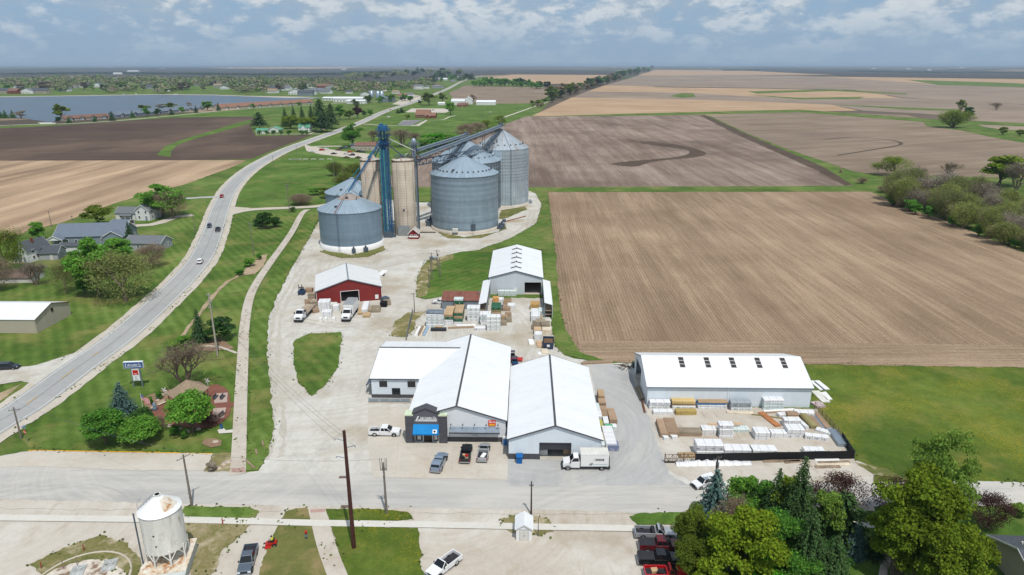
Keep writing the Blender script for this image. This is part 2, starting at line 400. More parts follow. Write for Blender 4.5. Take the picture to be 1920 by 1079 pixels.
# base sheet to the horizon: a quilt of far fields and pasture
m, k, b = newmat('far_land', None, 1, 0, .05)
p = k.mapping(k.geo(), rot=(0,0,HEAD), scale=(1/900, 1/700, 1))
cell = k.voro(p, 1.0, out='Color'); cs = k.new('ShaderNodeSeparateColor'); k.put(cs.inputs[0], cell)
c = k.ramp(cs.outputs[0], [(.0,'#5b5048'),(.3,'#6e6155'),(.45,'#93806b'),(.6,'#4f4a41'),(.75,'#58613f'),(.9,'#a8937a')], 'CONSTANT')
n = k.noise(k.geo(), .004, 5, .6); c = k.mix(k.mr(n, .35, .65, 0, .7), c, lin('#3f4238'))
k.put(b.inputs['Base Color'], c)
S_ = 45000
struct(MB().quad((-S_,-2000,0),(S_,-2000,0),(S_,S_,0),(-S_,S_,0)).build('ground', m), 'flat farmland reaching to the horizon')
GRASS = grass_mat('meadow_grass', '#3d5421', '#536a2e', '#6d8142', '#8a8054', .55, .05)
LAWN = grass_mat('mown_lawn', '#3a5420', '#4f6b2a', '#688040', '#817c4a', .5, .1, 0, R(40), .05)
LAWN2 = grass_mat('park_grass', '#3c5421', '#536b2c', '#6e8343', '#8a814f', .6, .07, 0, R(-35), .06)
DANDY = grass_mat('dandelion_grass', '#3b5120', '#516426', '#6c7a35', '#867d45', .55, .07, .55)
DULL = grass_mat('dull_grass', '#4f5a2c', '#65693a', '#7b7848', '#97835f', .7, .15)
WEEDS = grass_mat('weedy_ground', '#55602f', '#79744a', '#a3957a', '#b9ab93', .8, .3)
GRAVEL = ground_mat('gravel', [(.30,'#a6a198'),(.44,'#b8b5ad'),(.56,'#c5c3bc'),(.72,'#d0cec9')], .06, .5, 4, (.4,.35,.25), spots=[('#a0937d', .045, .49, .66, .85), ('#8f8a80', .12, .58, .72, .6, 55), ('#9d968a', .09, .54, .7, .6, 91, (1,.3,1), R(80)), ('#a6a199', .5, .52, .7, .5, 40, (1,.25,1), R(75)), ('#d0cfca', .03, .52, .66, .6, 13)], sweep=[(-46.0, 165.0, 6, 60, '#a89e8d', .4), (-66.0, 140.0, 10, 50, '#cac7c0', .25), (-25.0, 240.0, 20, 62, '#a89c8a', .4)], fine=.12)
DIRT = ground_mat('sandy_lot', [(.30,'#a69c8c'),(.45,'#b6aea2'),(.6,'#c0bab0'),(.75,'#cdc8c0')], .07, .5, 4, (.45,.35,.2), spots=[('#96846e', .06, .52, .72, .7), ('#a08f7a', .35, .56, .72, .6, 15, (1,.3,1), R(10)), ('#ceccc6', .1, .52, .7, .6, 77)], sweep=[(-10.0, 95.0, 4, 26, '#a89a86', .3), (-80.0, 92.0, 6, 30, '#cbc7bf', .3)], fine=.12)
STREET = ground_mat('street_concrete', [(.30,'#a7a49f'),(.5,'#b7b4ae'),(.7,'#c4c1bb')], .08, .6, 5, (.35,.45,.2), (.12,1,1), HEAD, spots=[('#8e8f8e', .09, .5, .72, .6, 5, (.2,1,1)), ('#9a9a98', .6, .5, .7, .5, 35, (.06,1,1), HEAD), ('#c4beb4', .08, .5, .7, .6, 50)], fine=.08, sweep=[(-74.0, 84.0, 4, 22, '#979591', .5), (-62.0, 112.0, 10, 34, '#c6c4be', .25), (22.0, 72.0, 14, 34, '#9d9a95', .3)])
ASPH = ground_mat('worn_asphalt', [(.30,'#9b9b9a'),(.5,'#a8a8a7'),(.7,'#b5b5b3')], .08, .7, 5, (.4,.4,.2), (1,.3,1), spots=[('#c5bfb4', .12, .5, .68, .6, 9, (1,.4,1), R(20)), ('#8f8f8f', .15, .55, .7, .5, 21, (1,.25,1))], fine=.08, sweep=[(8.0, 122.0, 8, 34, '#bab9b4', .35), (2.0, 118.0, 12, 30, '#939391', .3)])
LOT = ground_mat('parking_concrete', [(.30,'#b0a99d'),(.5,'#bcb5aa'),(.7,'#c8c2b9')], .15, .8, 5, (.4,.4,.2), spots=[('#b1a189', .12, .5, .7, .45), ('#a39a8f', .25, .6, .72, .5, 60)], fine=.06)
WALK = ground_mat('walk_concrete', [(.3,'#ada498'),(.5,'#b9b1a6'),(.7,'#c6bfb6')], .2, 1.0, 5, (.4,.4,.2), spots=[('#a08e78', .2, .5, .7, .5)], fine=.08)
SIDEW = ground_mat('pale_sidewalk', [(.3,'#bdb9b0'),(.5,'#c8c5bd'),(.7,'#d1cec8')], .2, 1.0, 5, (.4,.4,.2), fine=.05)
HWY = ground_mat('highway_pavement', [(.3,'#939493'),(.5,'#9e9f9e'),(.7,'#abaca9')], .04, .5, 4, (.4,.4,.2), spots=[('#b3b1ac', .03, .5, .7, .5), ('#8f8f8e', .25, .5, .7, .4, 3, (1,.2,1), R(60))], fine=.07)
SHOUL = ground_mat('gravel_shoulder', [(.3,'#aaa090'),(.5,'#b9b1a4'),(.7,'#c6c0b6')], .1, .8, 5, (.4,.4,.2), fine=.1)
BRICKR = ground_mat('red_brick_paving', [(.3,'#6c463d'),(.5,'#7b5145'),(.7,'#8d6354')], .4, 2, 8, (.3,.4,.3), fine=.12)
MULCH = ground_mat('mulch_bed', [(.3,'#6f5b49'),(.5,'#87705b'),(.7,'#a28c74')], .4, 2, 8, (.3,.4,.3), fine=.2)
ROUGH = ground_mat('bare_earth', [(.3,'#8d7c69'),(.5,'#a59179'),(.7,'#bbaa93')], .15, 1.2, 6, (.35,.4,.25), fine=.15, spots=[('#6d7240', .2, .5, .65, .6)])
STUB = field_mat('corn_stubble', '#75634f', '#8e7a65', '#aa947c', HEAD, 9.5, .95, .2, .02, '#75604f', .55, .014, .05, 11.5)
STUBH = field_mat('stubble_headland', '#75634f', '#8f7c67', '#a9947d', R(90)+HEAD, 9.5, .95, .16, .03, '#75604f', .4, .02, .05)
PLOW = field_mat('worked_soil', '#66574c', '#85756a', '#a5968a', HEAD+R(-2), 7, .9, .3, .012, '#594c44', .75, .012, .07)
PLOW2 = field_mat('worked_soil_pale', '#6e6153', '#847565', '#9c8c7b', R(70), 12, 1, .35, .01, '#75675e', .5, .008)
DARKF = field_mat('black_soil', '#453a35', '#54473f', '#67574d', R(86), 10, 1, .3, .008, '#7c6a5b', .55, .009)
TANF = field_mat('tan_stubble', '#957d64', '#a98f74', '#bda388', R(80), 14, 1, .4, .01, '#9f8872', .4, .006)
TANS = field_mat('striped_stubble', '#7e6a58', '#a58d74', '#c3ab8e', HEAD, 12, .9, .62, .006, '#85715f', .5, .01)
GREYF = field_mat('grey_field', '#75695d', '#897b6e', '#9d8f82', R(85), 15, 1, .35, .006, '#a8957f', .4, .004)
DKFAR = field_mat('dark_far_field', '#3e3e3d', '#4a4947', '#5a5550', R(85), 30, 1, .3, .004)
GR = 'grass meadow beside the highway'
area('meadow', [(-700,1300),(2700,1300),(3000,520),(2300,330),(1990,300),(1990,240),(1790,232),(1300,214),(1010,214),(1040,178),(1000,150),(880,143),(640,160),(300,240),(-60,262),(-400,420)], 1, GRASS, GR)
# the farther fields, right of the railway hedge
A = area
A('field', [(997,218),(1072,183),(1250,186),(1400,190),(1560,197),(1610,208),(1500,210),(1320,217)], 2, TANF, 'tan stubble field beyond the ploughed field')
A('field', [(1074,183),(1100,172),(1290,174),(1400,181),(1520,184),(1690,184),(1780,190),(2100,205),(2100,245),(1930,232),(1740,214),(1620,208),(1560,197),(1400,190),(1250,186)], 2, GREYF, 'grey brown field behind the tan stubble')
A('field', [(1100,172),(1135,160),(1200,158),(1230,164),(1400,166),(1600,170),(1690,184),(1520,184),(1400,181),(1290,174)], 2, TANF, 'tan field with pale stripes')
A('field', [(1137,160),(1200,141),(1400,141),(1600,145),(2000,152),(2200,180),(2200,212),(1920,196),(1780,190),(1690,183),(1600,169),(1400,165),(1230,163)], 2, GREYF, 'pale grey field near the horizon')
A('field', [(1195,142),(1230,131),(1400,133),(1540,140),(1400,141)], 2, TANF, 'thin tan field near the horizon')
A('field', [(1410,133),(1420,127),(1600,129),(2000,136),(2000,146),(1600,144),(1540,139)], 2, DKFAR, 'dark ploughed field below the horizon')
A('field', [(1540,144),(2000,150),(2000,160),(1750,158)], 2.4, TANF, 'thin tan strip of stubble at the right')
A('field', [(905,147),(960,140),(1145,141),(1100,157),(1020,158),(940,156)], 2, TANF, 'tan field left of the hedge')
A('field', [(640,146),(700,136),(870,131),(1000,130),(1160,133),(1150,140),(960,139),(880,143),(720,158)], 2, DKFAR, 'dark grey field near the horizon')
A('field', [(842,175),(872,161),(1035,165),(1030,180),(1000,194),(905,195),(850,187)], 2, PLOW2, 'pinkish brown field behind the white barns')
A('field', [(180,152),(330,139),(560,130),(760,130),(700,150),(560,158),(330,162)], 2, DKFAR, 'dark field beyond the lake')
A('field', [(0,130),(300,126),(620,125),(620,131),(330,139),(0,146)], 2, DKFAR, 'grey wooded country beyond the lake')
A('field', [(380,127.5),(560,125.5),(700,124.8),(640,128.5),(500,131)], 2.5, TANF, 'tan strip of field at the left horizon')
A('field', [(985,219),(1320,216),(1400,257),(1470,290),(1545,322),(1600,349),(1000,352),(735,352),(730,335),(760,300),(870,262)], 3, PLOW, 'brown ploughed field behind the grain bins', .6)
A('field', [(1327,216),(1500,209),(1700,216),(1745,228),(1735,236),(1800,243),(1920,262),(2300,330),(2300,380),(1980,335),(1660,330),(1600,322),(1470,278),(1400,250)], 3, PLOW2, 'grey brown ploughed field at the right', .6)
A('field', [(1800,224),(1850,221),(2000,226),(2000,248),(1860,243)], 3, GREYF, 'small brown field beyond the willow clump')
A('field', [(1027,361),(1640,359),(1700,385),(1920,475),(2300,640),(2300,720),(1920,690),(1510,684),(1190,682),(1130,676),(1085,664),(1060,625),(1047,570),(1040,480)], 3, STUB, 'corn stubble field beside the warehouses', .7)
A('headland', [(1085,640),(1300,642),(1600,644),(1960,650),(2300,660),(2300,720),(1920,690),(1510,684),(1190,682),(1130,676),(1092,664)], 3.6, STUBH, 'headland of the stubble field with crosswise rows', .7)
A('wooded_ground', [(-400,196),(0,181.5),(150,179.3),(300,177),(400,178),(470,180.3),(560,181.6),(640,180),(740,172),(760,160),(640,150),(330,148),(0,150),(-500,158)], 2.2, GRASS, 'green ground among the far lake houses')
SOIL = ground_mat('damp_soil', [(.3,'#44382f'),(.5,'#53463b'),(.7,'#64564a')], .05, .5, 3)
A('field_track', [(1145,308),(1180,303),(1260,296),(1290,289),(1282,281),(1205,270),(1210,266),(1255,270),(1300,278),(1325,289),(1300,296),(1230,303),(1190,313)], 4, SOIL, 'curved dark drainage scar in the ploughed field', 1.0, True)
A('field_track', [(1312,217),(1322,216),(1400,252),(1480,286),(1545,314),(1598,347),(1585,349),(1535,322),(1460,288),(1390,257)], 4, SOIL, 'dark farm track between two ploughed fields', .8)
ribbon('field_track', line_pts([(1545,262),(1600,258),(1660,262),(1688,268),(1680,274),(1620,284),(1570,292)]), -1.6, 1.6, 4, SOIL, 'thin curved furrow in the right field')
for pts, lb in (([(1000,352),(1600,349),(1640,352),(1640,360),(1027,361),(1005,360)], 'green verge between the two big fields'), ([(1200,213),(1500,206),(1745,224),(1930,232),(1930,238),(1740,230),(1500,211),(1250,217),(1000,219)], 'dark grass waterway across the far fields'),
                ([(1730,228),(1800,232),(1960,255),(1960,275),(1880,262),(1800,245),(1738,237)], 'green marsh strip below the willow clump'), ([(1610,352),(1660,330),(1760,330),(1960,345),(1960,480),(1880,450),(1700,388)], 'green ground under the right thicket'), ([(1254,181),(1280,175),(1300,176),(1305,182),(1280,184)], 'green grass patch in the far field'),
                ([(1402,172),(1560,168),(1700,176),(1700,178),(1560,171),(1420,176)], 'thin green waterway in far fields'), ([(1400,178),(1500,184),(1620,182),(1610,186),(1500,187)], 'thin curved green strip in far fields'), ([(1550,196),(1700,202),(1800,206),(1800,209),(1700,206)], 'green strip at the far right'), ([(1700,150),(1900,156),(1960,160),(1960,165),(1760,160)], 'faint green strip near the right horizon')):
    A('grass_strip', pts, 5, GRASS, lb, .5)
A('field', [(-300,262),(0,241),(100,236),(250,226),(330,221),(470,219),(480,222),(470,240),(480,256),(585,254),(530,275),(470,299),(300,302),(0,302),(-400,304)], 3, DARKF, 'black ploughed field above the stubble', .6)
A('grass_strip', [(294,291),(320,296),(321,284),(332,273),(362,262),(420,246),(470,232),(475,225),(455,228),(400,245),(340,263),(310,275)], 5, LAWN, 'curved green waterway in the black field', .5)
A('field', [(-400,303),(0,302),(463,301),(440,312),(345,347),(260,368),(200,387),(120,417),(60,432),(-120,500),(-600,600)], 3, TANS, 'striped stubble field at the left', .6)
# lake
m, k, b = newmat('lake_water', None, .3, 0, .25)
n = k.noise(k.mapping(k.geo(), scale=(.01,.05,1)), 1, 4, .6); k.put(b.inputs['Base Color'], k.ramp(n, [(.35,'#33475a'),(.65,'#415668')]))
k.put(b.inputs['Normal'], k.bump(k.noise(k.geo(), .25, 4, .7), .35, 1.0))
A('lake', [(-700,330),(-200,258),(0,222),(40,222),(95,230),(130,222),(330,205),(430,200),(510,193),(560,186.5),(610,183),(540,183.5),(470,181),(400,178.5),(300,177.5),(150,180),(0,182),(-300,190),(-900,205)], 3, m, 'grey blue lake water', 0)
A('shore', [(0,182.4),(150,180.3),(300,177.9),(400,178.9),(470,181.4),(540,184),(600,183),(560,181.8),(470,180.5),(400,178.1),(300,177.2),(150,179.5),(0,181.5)], 3.5, SHOUL, 'pale beach along the far shore')
for pts in ([(170,176),(182,166),(200,165),(206,177),(190,178)], [(330,176),(350,163),(375,162),(395,175)], [(405,174),(415,162),(430,160),(436,168),(425,175)], [(95,176),(115,169),(125,170),(125,177)], [(575,176),(590,160),(640,158),(650,166),(620,178)]):
    A('lawn', pts, 4, LAWN, 'green lawn sloping to the far lake shore')
# verges, lawns near the houses
A('lawn', [(-300,640),(-300,560),(0,540),(120,520),(300,440),(395,372),(398,380),(388,430),(340,500),(250,580),(190,640),(100,680),(0,690)], 2, LAWN2, 'lawn around the houses beside the highway', .4)
A('lawn', [(-40,262),(0,238),(60,233),(125,232),(210,226),(330,214),(470,205),(600,196),(650,196),(640,200),(470,219),(330,222),(200,231),(0,243)], 2.2, LAWN, 'green lawn along the lake road', .5)
A('lawn', [(440,388),(452,350),(480,322),(540,292),(600,262),(650,245),(700,270),(690,300),(640,350),(600,380),(570,388)], 2, LAWN, 'mown lawn in the bend of the highway', .4)
A('lawn', [(690,235),(760,206),(800,194),(930,196),(1005,196),(985,219),(870,262),(760,300),(700,300),(700,255)], 2, LAWN, 'green lawn around the church', .5)
A('lawn', [(60,843),(30,812),(40,790),(170,706),(260,640),(340,560),(400,490),(430,402),(560,400),(540,450),(495,510),(470,560),(448,640),(446,720),(440,820),(435,848),(398,852)], 2, LAWN2, 'grass bank between the highway and the path', .4)
A('lawn', [(1508,684),(1920,690),(2300,712),(2300,925),(1850,905),(1640,896),(1607,864),(1530,772)], 2.5, DANDY, 'grass field dotted with dandelions', .5)
A('lawn', [(1268,984),(1330,964),(1640,950),(1900,952),(2300,960),(2300,1200),(1300,1200)], 2.5, LAWN, 'shaded lawn under the trees')
A('lawn', [(0,724),(50,718),(55,726),(30,750),(-60,800),(-60,740)], 2.6, LAWN2, 'corner of grass by the side road', .3)
A('bare_strip', [(-10,742),(40,721),(30,730),(-20,770)], 2.9, ROUGH, 'strip of bare earth in the corner grass', .3)
# yard gravel and lots
A('gravel_yard', [(455,890),(484,884),(509,852),(513,800),(507,730),(501,665),(503,600),(519,557),(546,505),(578,450),(600,412),(612,385),(650,372),(700,372),(780,380),(850,382),(930,385),(990,358),(1010,366),(1016,384),(1006,420),(960,446),(905,466),(880,475),(912,560),(1022,560),(1033,600),(1040,650),(1060,668),(1120,681),(1196,683),(1212,770),(1530,768),(1600,862),(1640,880),(1640,960),(455,960)], 4, GRAVEL, 'pale gravel yard around the buildings', .6)
A('dirt_lot', [(-300,930),(0,925),(500,940),(1290,955),(1300,975),(1268,985),(1275,1200),(-500,1200)], 3, DIRT, 'sandy lot on the near side of the street', .5)
A('storage_yard', [(1190,690),(1214,760),(1530,768),(1603,864),(1640,895),(1300,905),(1250,880),(1225,790),(1200,770)], 5, DIRT, 'sandy storage yard before the long warehouse', .5)
A('gravel_verge', [(-200,925),(0,915),(500,938),(1290,955),(1300,965),(900,965),(500,960),(0,955),(-200,955)], 4.5, DIRT, 'sandy verge along the street', .4)
A('asphalt_drive', [(950,862),(950,912),(1290,912),(1255,890),(1232,830),(1215,780),(1196,735),(1183,700),(1150,684),(1105,684),(1115,730),(1130,800),(1140,850),(1128,866)], 5.4, ASPH, 'worn grey asphalt beside the white warehouse', .25)
A('street', [(-300,905),(-60,868),(55,847),(400,853),(460,889),(520,889),(700,893),(950,900),(1250,905),(1300,910),(1600,906),(1750,904),(1860,904),(2300,920),(2300,975),(1880,950),(1640,951),(1290,968),(1120,960),(900,956),(500,949),(0,938),(-300,960)], 5, STREET, 'pale concrete street crossing the picture', .25)
A('parking_lot', [(690,765),(768,765),(770,832),(952,830),(952,902),(700,896),(690,840)], 5.7, LOT, 'concrete parking lot before the store', .1)
for i in range(5):   # slab joints of the parking lot
    y = 838+i*15
    ribbon('pavement_joint', [G(700,y), G(951,y+2)], -.04, .04, 5.8, MATS['damp_soil'] if False else flat('joint','#b3a899',.9), 'thin joint in the parking concrete')
for x in (745, 800, 850, 900): ribbon('pavement_joint', [G(x-4,896), G(x+2,833)], -.04, .04, 5.8, MATS['joint'], 'thin joint in the parking concrete')
# grass islands in the yard
for pts, mt, lb, rg in (([(552,640),(580,627),(640,624),(640,640),(634,690),(610,725),(585,743),(560,720),(549,680)], LAWN2, 'teardrop island of grass in the gravel yard', .5),
    ([(783,520),(800,490),(860,474),(930,466),(930,530),(912,552),(840,556),(800,562),(780,558),(784,540)], LAWN, 'green lawn beside the back warehouse', .6), ([(733,632),(742,603),(765,588),(800,585),(782,600),(775,622),(760,634)], WEEDS, 'weedy patch beside the lumber stacks', .6),
    ([(1003,362),(1027,360),(1042,480),(1049,570),(1062,625),(1090,664),(1130,676),(1120,682),(1060,668),(1040,650),(1034,600),(1022,560),(1018,470),(960,462),(960,447),(1006,420),(1016,384)], GRASS, 'grass margin of the stubble field', .6),
    ([(600,474),(610,468),(660,480),(720,462),(722,470),(690,483),(640,485)], DULL, 'thin grass around the front grain bin', .4), ([(940,395),(985,388),(988,393),(950,410),(935,412)], DULL, 'grass below the shiny grain bin', .5), ([(820,436),(870,446),(935,436),(945,420),(950,430),(900,448),(840,448)], DULL, 'thin grass at the foot of the big bin', .4),
    ([(780,352),(860,350),(900,352),(860,375),(800,380),(780,378)], GRASS, 'green strip between silo and bin', .5),
    ([(780,530),(790,502),(812,487),(850,478),(850,486),(826,494),(808,512),(803,535),(800,556),(784,560)], WEEDS, 'weeds along the gravel edge', .25),
    ([(448,905-20),(462,850),(470,780),(468,700),(466,640),(485,560),(520,500),(560,430),(590,402),(598,410),(578,450),(546,505),(519,557),(503,600),(501,665),(507,730),(513,800),(505,850),(484,884)], LAWN2, 'grass strip between the path and the gravel drive', .4),
    ([(345,951),(470,954),(486,962),(480,972),(440,975),(350,971),(342,962)], LAWN2, 'grass plot by the utility pole', .3), ([(528,975),(535,962),(555,954),(578,955),(586,978)], DULL, 'small grass plot by the path', .3), ([(611,956),(700,956),(765,961),(776,976),(700,980),(617,978)], DANDY, 'grass plot with a brown pole shadow', .3),
    ([(345,982),(400,981),(470,986),(455,1005),(420,1030),(400,1079),(360,1100),(352,1040)], WEEDS, 'weedy ground beside the old bin', .6), ([(522,985),(590,988),(632,1100),(480,1100),(500,1030)], DULL, 'dull grass beside the sandy drive', .3), ([(621,989),(700,990),(782,993),(786,1020),(790,1060),(800,1100),(655,1100),(640,1060)], DANDY, 'grass with many dandelions by the brown pole', .4),
    ([(1180,970),(1200,964),(1280,962),(1290,985),(1195,986)], LAWN, 'small green lawn by the parked pickups', .2), ([(940,975),(960,970),(990,968),(1030,975),(1040,1000),(1010,1006),(960,1000),(945,990)], WEEDS, 'weeds around the little shed', .5),
    ([(55,1060),(120,1030),(190,1005),(240,1020),(260,1050),(262,1085),(240,1080),(200,1050),(120,1060),(80,1085)], WEEDS, 'weeds around the round foundation', .5), ([(382,886),(400,852),(436,850),(432,886)], WEEDS, 'weedy rock bed at the path end', .2), ([(1600,868),(1640,893),(1700,900),(1660,880)], WEEDS, 'weeds at the corner of the fence', .4)):
    A('grass_patch', pts, 6.3, mt, lb, rg)
# highway with shoulders and lines
HW = line_pts([(-150,880),(-60,828),(0,791),(52,760),(140,695),(233,627),(311,557),(350,518),(378,483),(398,438),(414,390),(428,360),(446,338),(467,320),(492,304),(533,283),(583,264),(645,242),(681,228),(728,207),(784,189),(839,167),(866,153),(885,147),(905,142)])
ribbon('highway_shoulder', HW, -6.2, 6.6, 5.2, SHOUL, 'gravel shoulder along the highway', rag=.25)
ribbon('highway', HW, -4.3, 4.3, 6.6, HWY, 'two lane highway curving to the horizon')
WL = flat('road_white', '#dcdcd8', .7, 0, .2, .05); YL = flat('road_yellow', '#b99a55', .7, 0, .2, .1); JOINT = flat('seam', '#7b7671', .9, 0, .1, .1)
n_near = [p for p in HW if p.length < 900]
ribbon('road_marking', n_near, -3.75, -3.6, 7.2, WL, 'white edge line on the left of the highway'); ribbon('road_marking', n_near, 3.6, 3.75, 7.2, WL, 'white edge line on the right of the highway')
ribbon('road_marking', n_near, -.05, .08, 7.2, JOINT, 'dark seam along the middle of the highway'); ribbon('road_marking', n_near[:40], -.35, -.12, 7.2, YL, 'worn yellow centre line of the highway', (3, 9))
A('side_road', [(-300,760),(0,695),(70,686),(165,655),(190,640),(120,700),(70,722),(40,716),(0,722),(-300,800)], 5.5, GRAVEL, 'gravel side road with a parked car', .3)
# drives, paths
ribbon('driveway', line_pts([(428,402),(470,394),(530,391),(590,388),(640,380)]), -2.8, 2.8, 5.4, SHOUL, 'gravel drive from the highway to the bins', rag=.3)
A('driveway', [(424,412),(432,388),(470,391),(455,398),(440,402)], 5.45, SHOUL, 'flared mouth of the gravel drive')
ribbon('driveway', line_pts([(412,370),(380,371),(345,373),(300,372)]), -2.2, 2.2, 5.4, ASPH, 'asphalt drive to the farmhouse')
ribbon('driveway', line_pts([(248,424),(290,421),(330,408),(362,404)]), -2.6, 2.6, 5.4, SHOUL, 'gravel drive of the white farmhouse', rag=.3)
PATH = line_pts([(446,892),(448,850),(450,800),(452,740),(456,660),(458,620),(466,568),(480,534),(508,492),(545,440),(566,402),(578,394)])
ribbon('footpath', PATH, -1.3, 1.3, 7, WALK, 'wide concrete path past the gravel yard'); ribbon('footpath', line_pts([(594,956),(600,980),(612,1025),(632,1079),(645,1110)]), -1.3, 1.3, 7.1, WALK, 'brown concrete path south of the street')
PINK = flat('red_tactile_paving', '#a98b82', .9, 0, .1, .1)
A('paving', [(434,880),(459,880),(460,888),(434,888)], 7.6, PINK, 'red paving at the path end north of the street'); A('paving', [(582,958),(609,957),(611,962),(583,964)], 7.6, PINK, 'red paving at the path end south of the street')
ribbon('sidewalk', [G(-200,968), G(0,973), G(350,977), G(590,983), G(800,986), G(1000,990), G(1190,993)], -.75, .75, 7.4, SIDEW, 'narrow pale sidewalk along the lot')
A('footpath', [(1643,1100),(1650,1062),(1662,1046),(1690,1040),(1690,1047),(1672,1053),(1664,1070),(1662,1100)], 4, DIRT, 'curved brick walk by the bare shrub'); ribbon('sidewalk', [G(1585,984), G(1700,988)], -.7, .7, 4, SIDEW, 'short pale sidewalk under the trees')
A('curb_pavement', [(55,848),(400,853),(398,858),(384,884),(250,884),(60,876),(-40,880),(-20,862)], 5.9, LOT, 'tan concrete parking bay beside the yellow curb', .15)
# yellow kerb: a real step
P = resample([G(54,846), G(200,848), G(398,852.5)], 3); mb = MB()
for a, b_ in zip(P, P[1:]): mb.box(a.x, b_.x, a.y-.09, a.y+.09, 0, .14)
struct(mb.build('curb', YEL), 'yellow painted curb along the street'); 
struct(MB().box(0, 3.6, -.08, .08, 0, .14).build('curb', YEL, None, G(383,884), R(75)), 'faded yellow curb end by the rock bed')
# church lot, lake road, distant lanes
ribbon('lane', line_pts([(-60,245),(0,236.5),(60,234),(150,231.5),(230,226),(330,217),(430,207),(520,201),(600,197),(660,192),(740,188),(800,178)]), -2.6, 2.6, 5.4, SHOUL, 'pale lane along the lake houses')
A('parking_lot', [(748,236),(760,229),(800,225),(780,235)], 5.5, LAWN, 'grass plot beside the church lot'); A('parking_lot', [(745,235),(756,226.5),(800,225.3),(796,228),(765,231),(760,234.5)], 5.4, LOT, 'pale edge of the church lot'); A('parking_lot', [(745,235),(800,225.5),(801,227),(786,236.7),(748,236)], 5.3, LOT, 'concrete lot before the brick church')
A('parking_lot', [(744,235.5),(757,227),(793,225.5),(770,236)], 5.6, flat('tar_lot', '#77767a', .9), 'dark tarred half of the church lot')
A('parking_lot', [(760,211),(772,204),(830,204),(850,207),(835,212)], 5.3, LOT, 'sandy car park behind the church'); ribbon('lane', line_pts([(681,233),(720,236),(745,236)]), -2, 2, 5.5, SHOUL, 'short drive to the church lot'); ribbon('lane', line_pts([(800,226),(830,225),(842,220),(855,217)]), -1.5, 1.5, 5.5, SHOUL, 'curved walk right of the church')
ribbon('lane', line_pts([(935,224),(975,210),(1000,201),(1027,192)]), -2, 2, 5.5, SHOUL, 'pale lane along the railway hedge'); ribbon('lane', line_pts([(720,172),(728,164),(742,158)]), -6, 6, 5.5, SHOUL, 'pale unpaved road on the hill'); A('gravel_patch', [(735,196),(770,178),(790,180),(785,190),(760,198)], 5.2, SHOUL, 'pale gravel lot by the far shops')
A('gravel_patch', [(570,271),(583,275),(640,284),(700,290),(705,299),(650,296),(600,290),(575,284)], 5.2, SHOUL, 'gravel forecourt of the repair shop'); ribbon('lane', line_pts([(578,277),(600,275),(640,275)]), -3, 3, 5.3, SHOUL, 'gravel lane to the repair shop'); ribbon('lane', line_pts([(480,252.5),(560,252),(600,252)]), -1.5, 1.5, 5.3, SHOUL, 'drive of the green roofed farm'); ribbon('lane', line_pts([(580,252),(600,245),(612,240)]), -1.2, 1.2, 5.3, SHOUL, 'farm drive to the highway')
# little park
A('paving', [(285,775),(310,752),(335,740),(395,724),(412,724),(428,735),(432,757),(430,780),(405,800),(375,805),(330,800),(300,795)], 6.6, BRICKR, 'red brick plaza around the gazebo', 0, True); ribbon('paving', [G(395,763), G(439,760)], -1, 1, 6.7, BRICKR, 'red brick walk joining the plaza to the path')
PAVE2 = ground_mat('grey_pavers', [(.3,'#8f7d74'),(.5,'#ab9a90'),(.7,'#bdb0a6')], .4, 3, 9, (.2,.4,.4)); A('paving', [(403,740),(427,738),(426,756),(402,758)], 6.8, PAVE2, 'grey paver bed right of the plaza'); A('paving', [(400,768),(424,766),(420,785),(398,790)], 6.8, PAVE2, 'second grey paver bed near the dark shrub')
A('planting_bed', [(268,752),(280,742),(305,733),(325,732),(330,742),(300,760),(285,775),(275,770)], 6.5, MULCH, 'mulched rock bed by the flag', .2); A('planting_bed', [(378,833),(385,825),(400,823),(416,828),(414,838),(395,841)], 6.5, MULCH, 'round mulched bed by the path', .15); A('planting_bed', [(360,658),(385,640),(420,640),(440,655),(400,660)], 6.5, MULCH, 'mulch under the dark junipers', .3)
A('paving', [(408,808),(420,805),(424,809),(437,807),(437,813),(411,815)], 6.9, SIDEW, 'white concrete pad with a blue post')
A('bare_strip', [(440,520),(455,510),(490,480),(502,478),(495,500),(478,515)], 6.4, ROUGH, 'bare earth scar on the grass bank', .3); ribbon('ditch', line_pts([(330,650),(385,575),(420,535),(445,520)]), -.6, .5, 6.4, ROUGH, 'thin bare ditch line in the grass bank', rag=.3); ribbon('rock_edging', line_pts([(380,650),(410,652),(444,664)]), -.4, .4, 6.6, SHOUL, 'pale stone edging by the path', rag=.15)

TRK = ground_mat('packed_track', [(.3,'#9f9788'),(.5,'#b2ada2'),(.7,'#c2bfb8')], .3, 1.5, 5, (.3,.4,.3), fine=.1); TRL = ground_mat('pale_track', [(.3,'#b4b5b3'),(.5,'#bcbdbb'),(.7,'#c6c6c4')], .15, .8, 5, (.3,.4,.3), fine=.08)
for pts, ws, mt, lb in (([(515,860),(522,820),(521,760),(516,690),(515,640),(524,590),(545,545),(572,500)], (-1.2,.9), TRK, 'brown wheel track along the west drive'), ([(1000,395),(985,425),(945,448),(890,466),(830,478),(760,492),(690,505)], (-1.2,1.0), TRK, 'brown wheel track round the bins'), ([(540,600),(580,604),(640,612),(700,606)], (-1.2,1.2), TRK, 'wheel track before the red shed')):
    P = line_pts(pts)
    for w in ws: ribbon('wheel_track', P, w-.5, w+.5, 4.6, mt, lb, rag=.45)
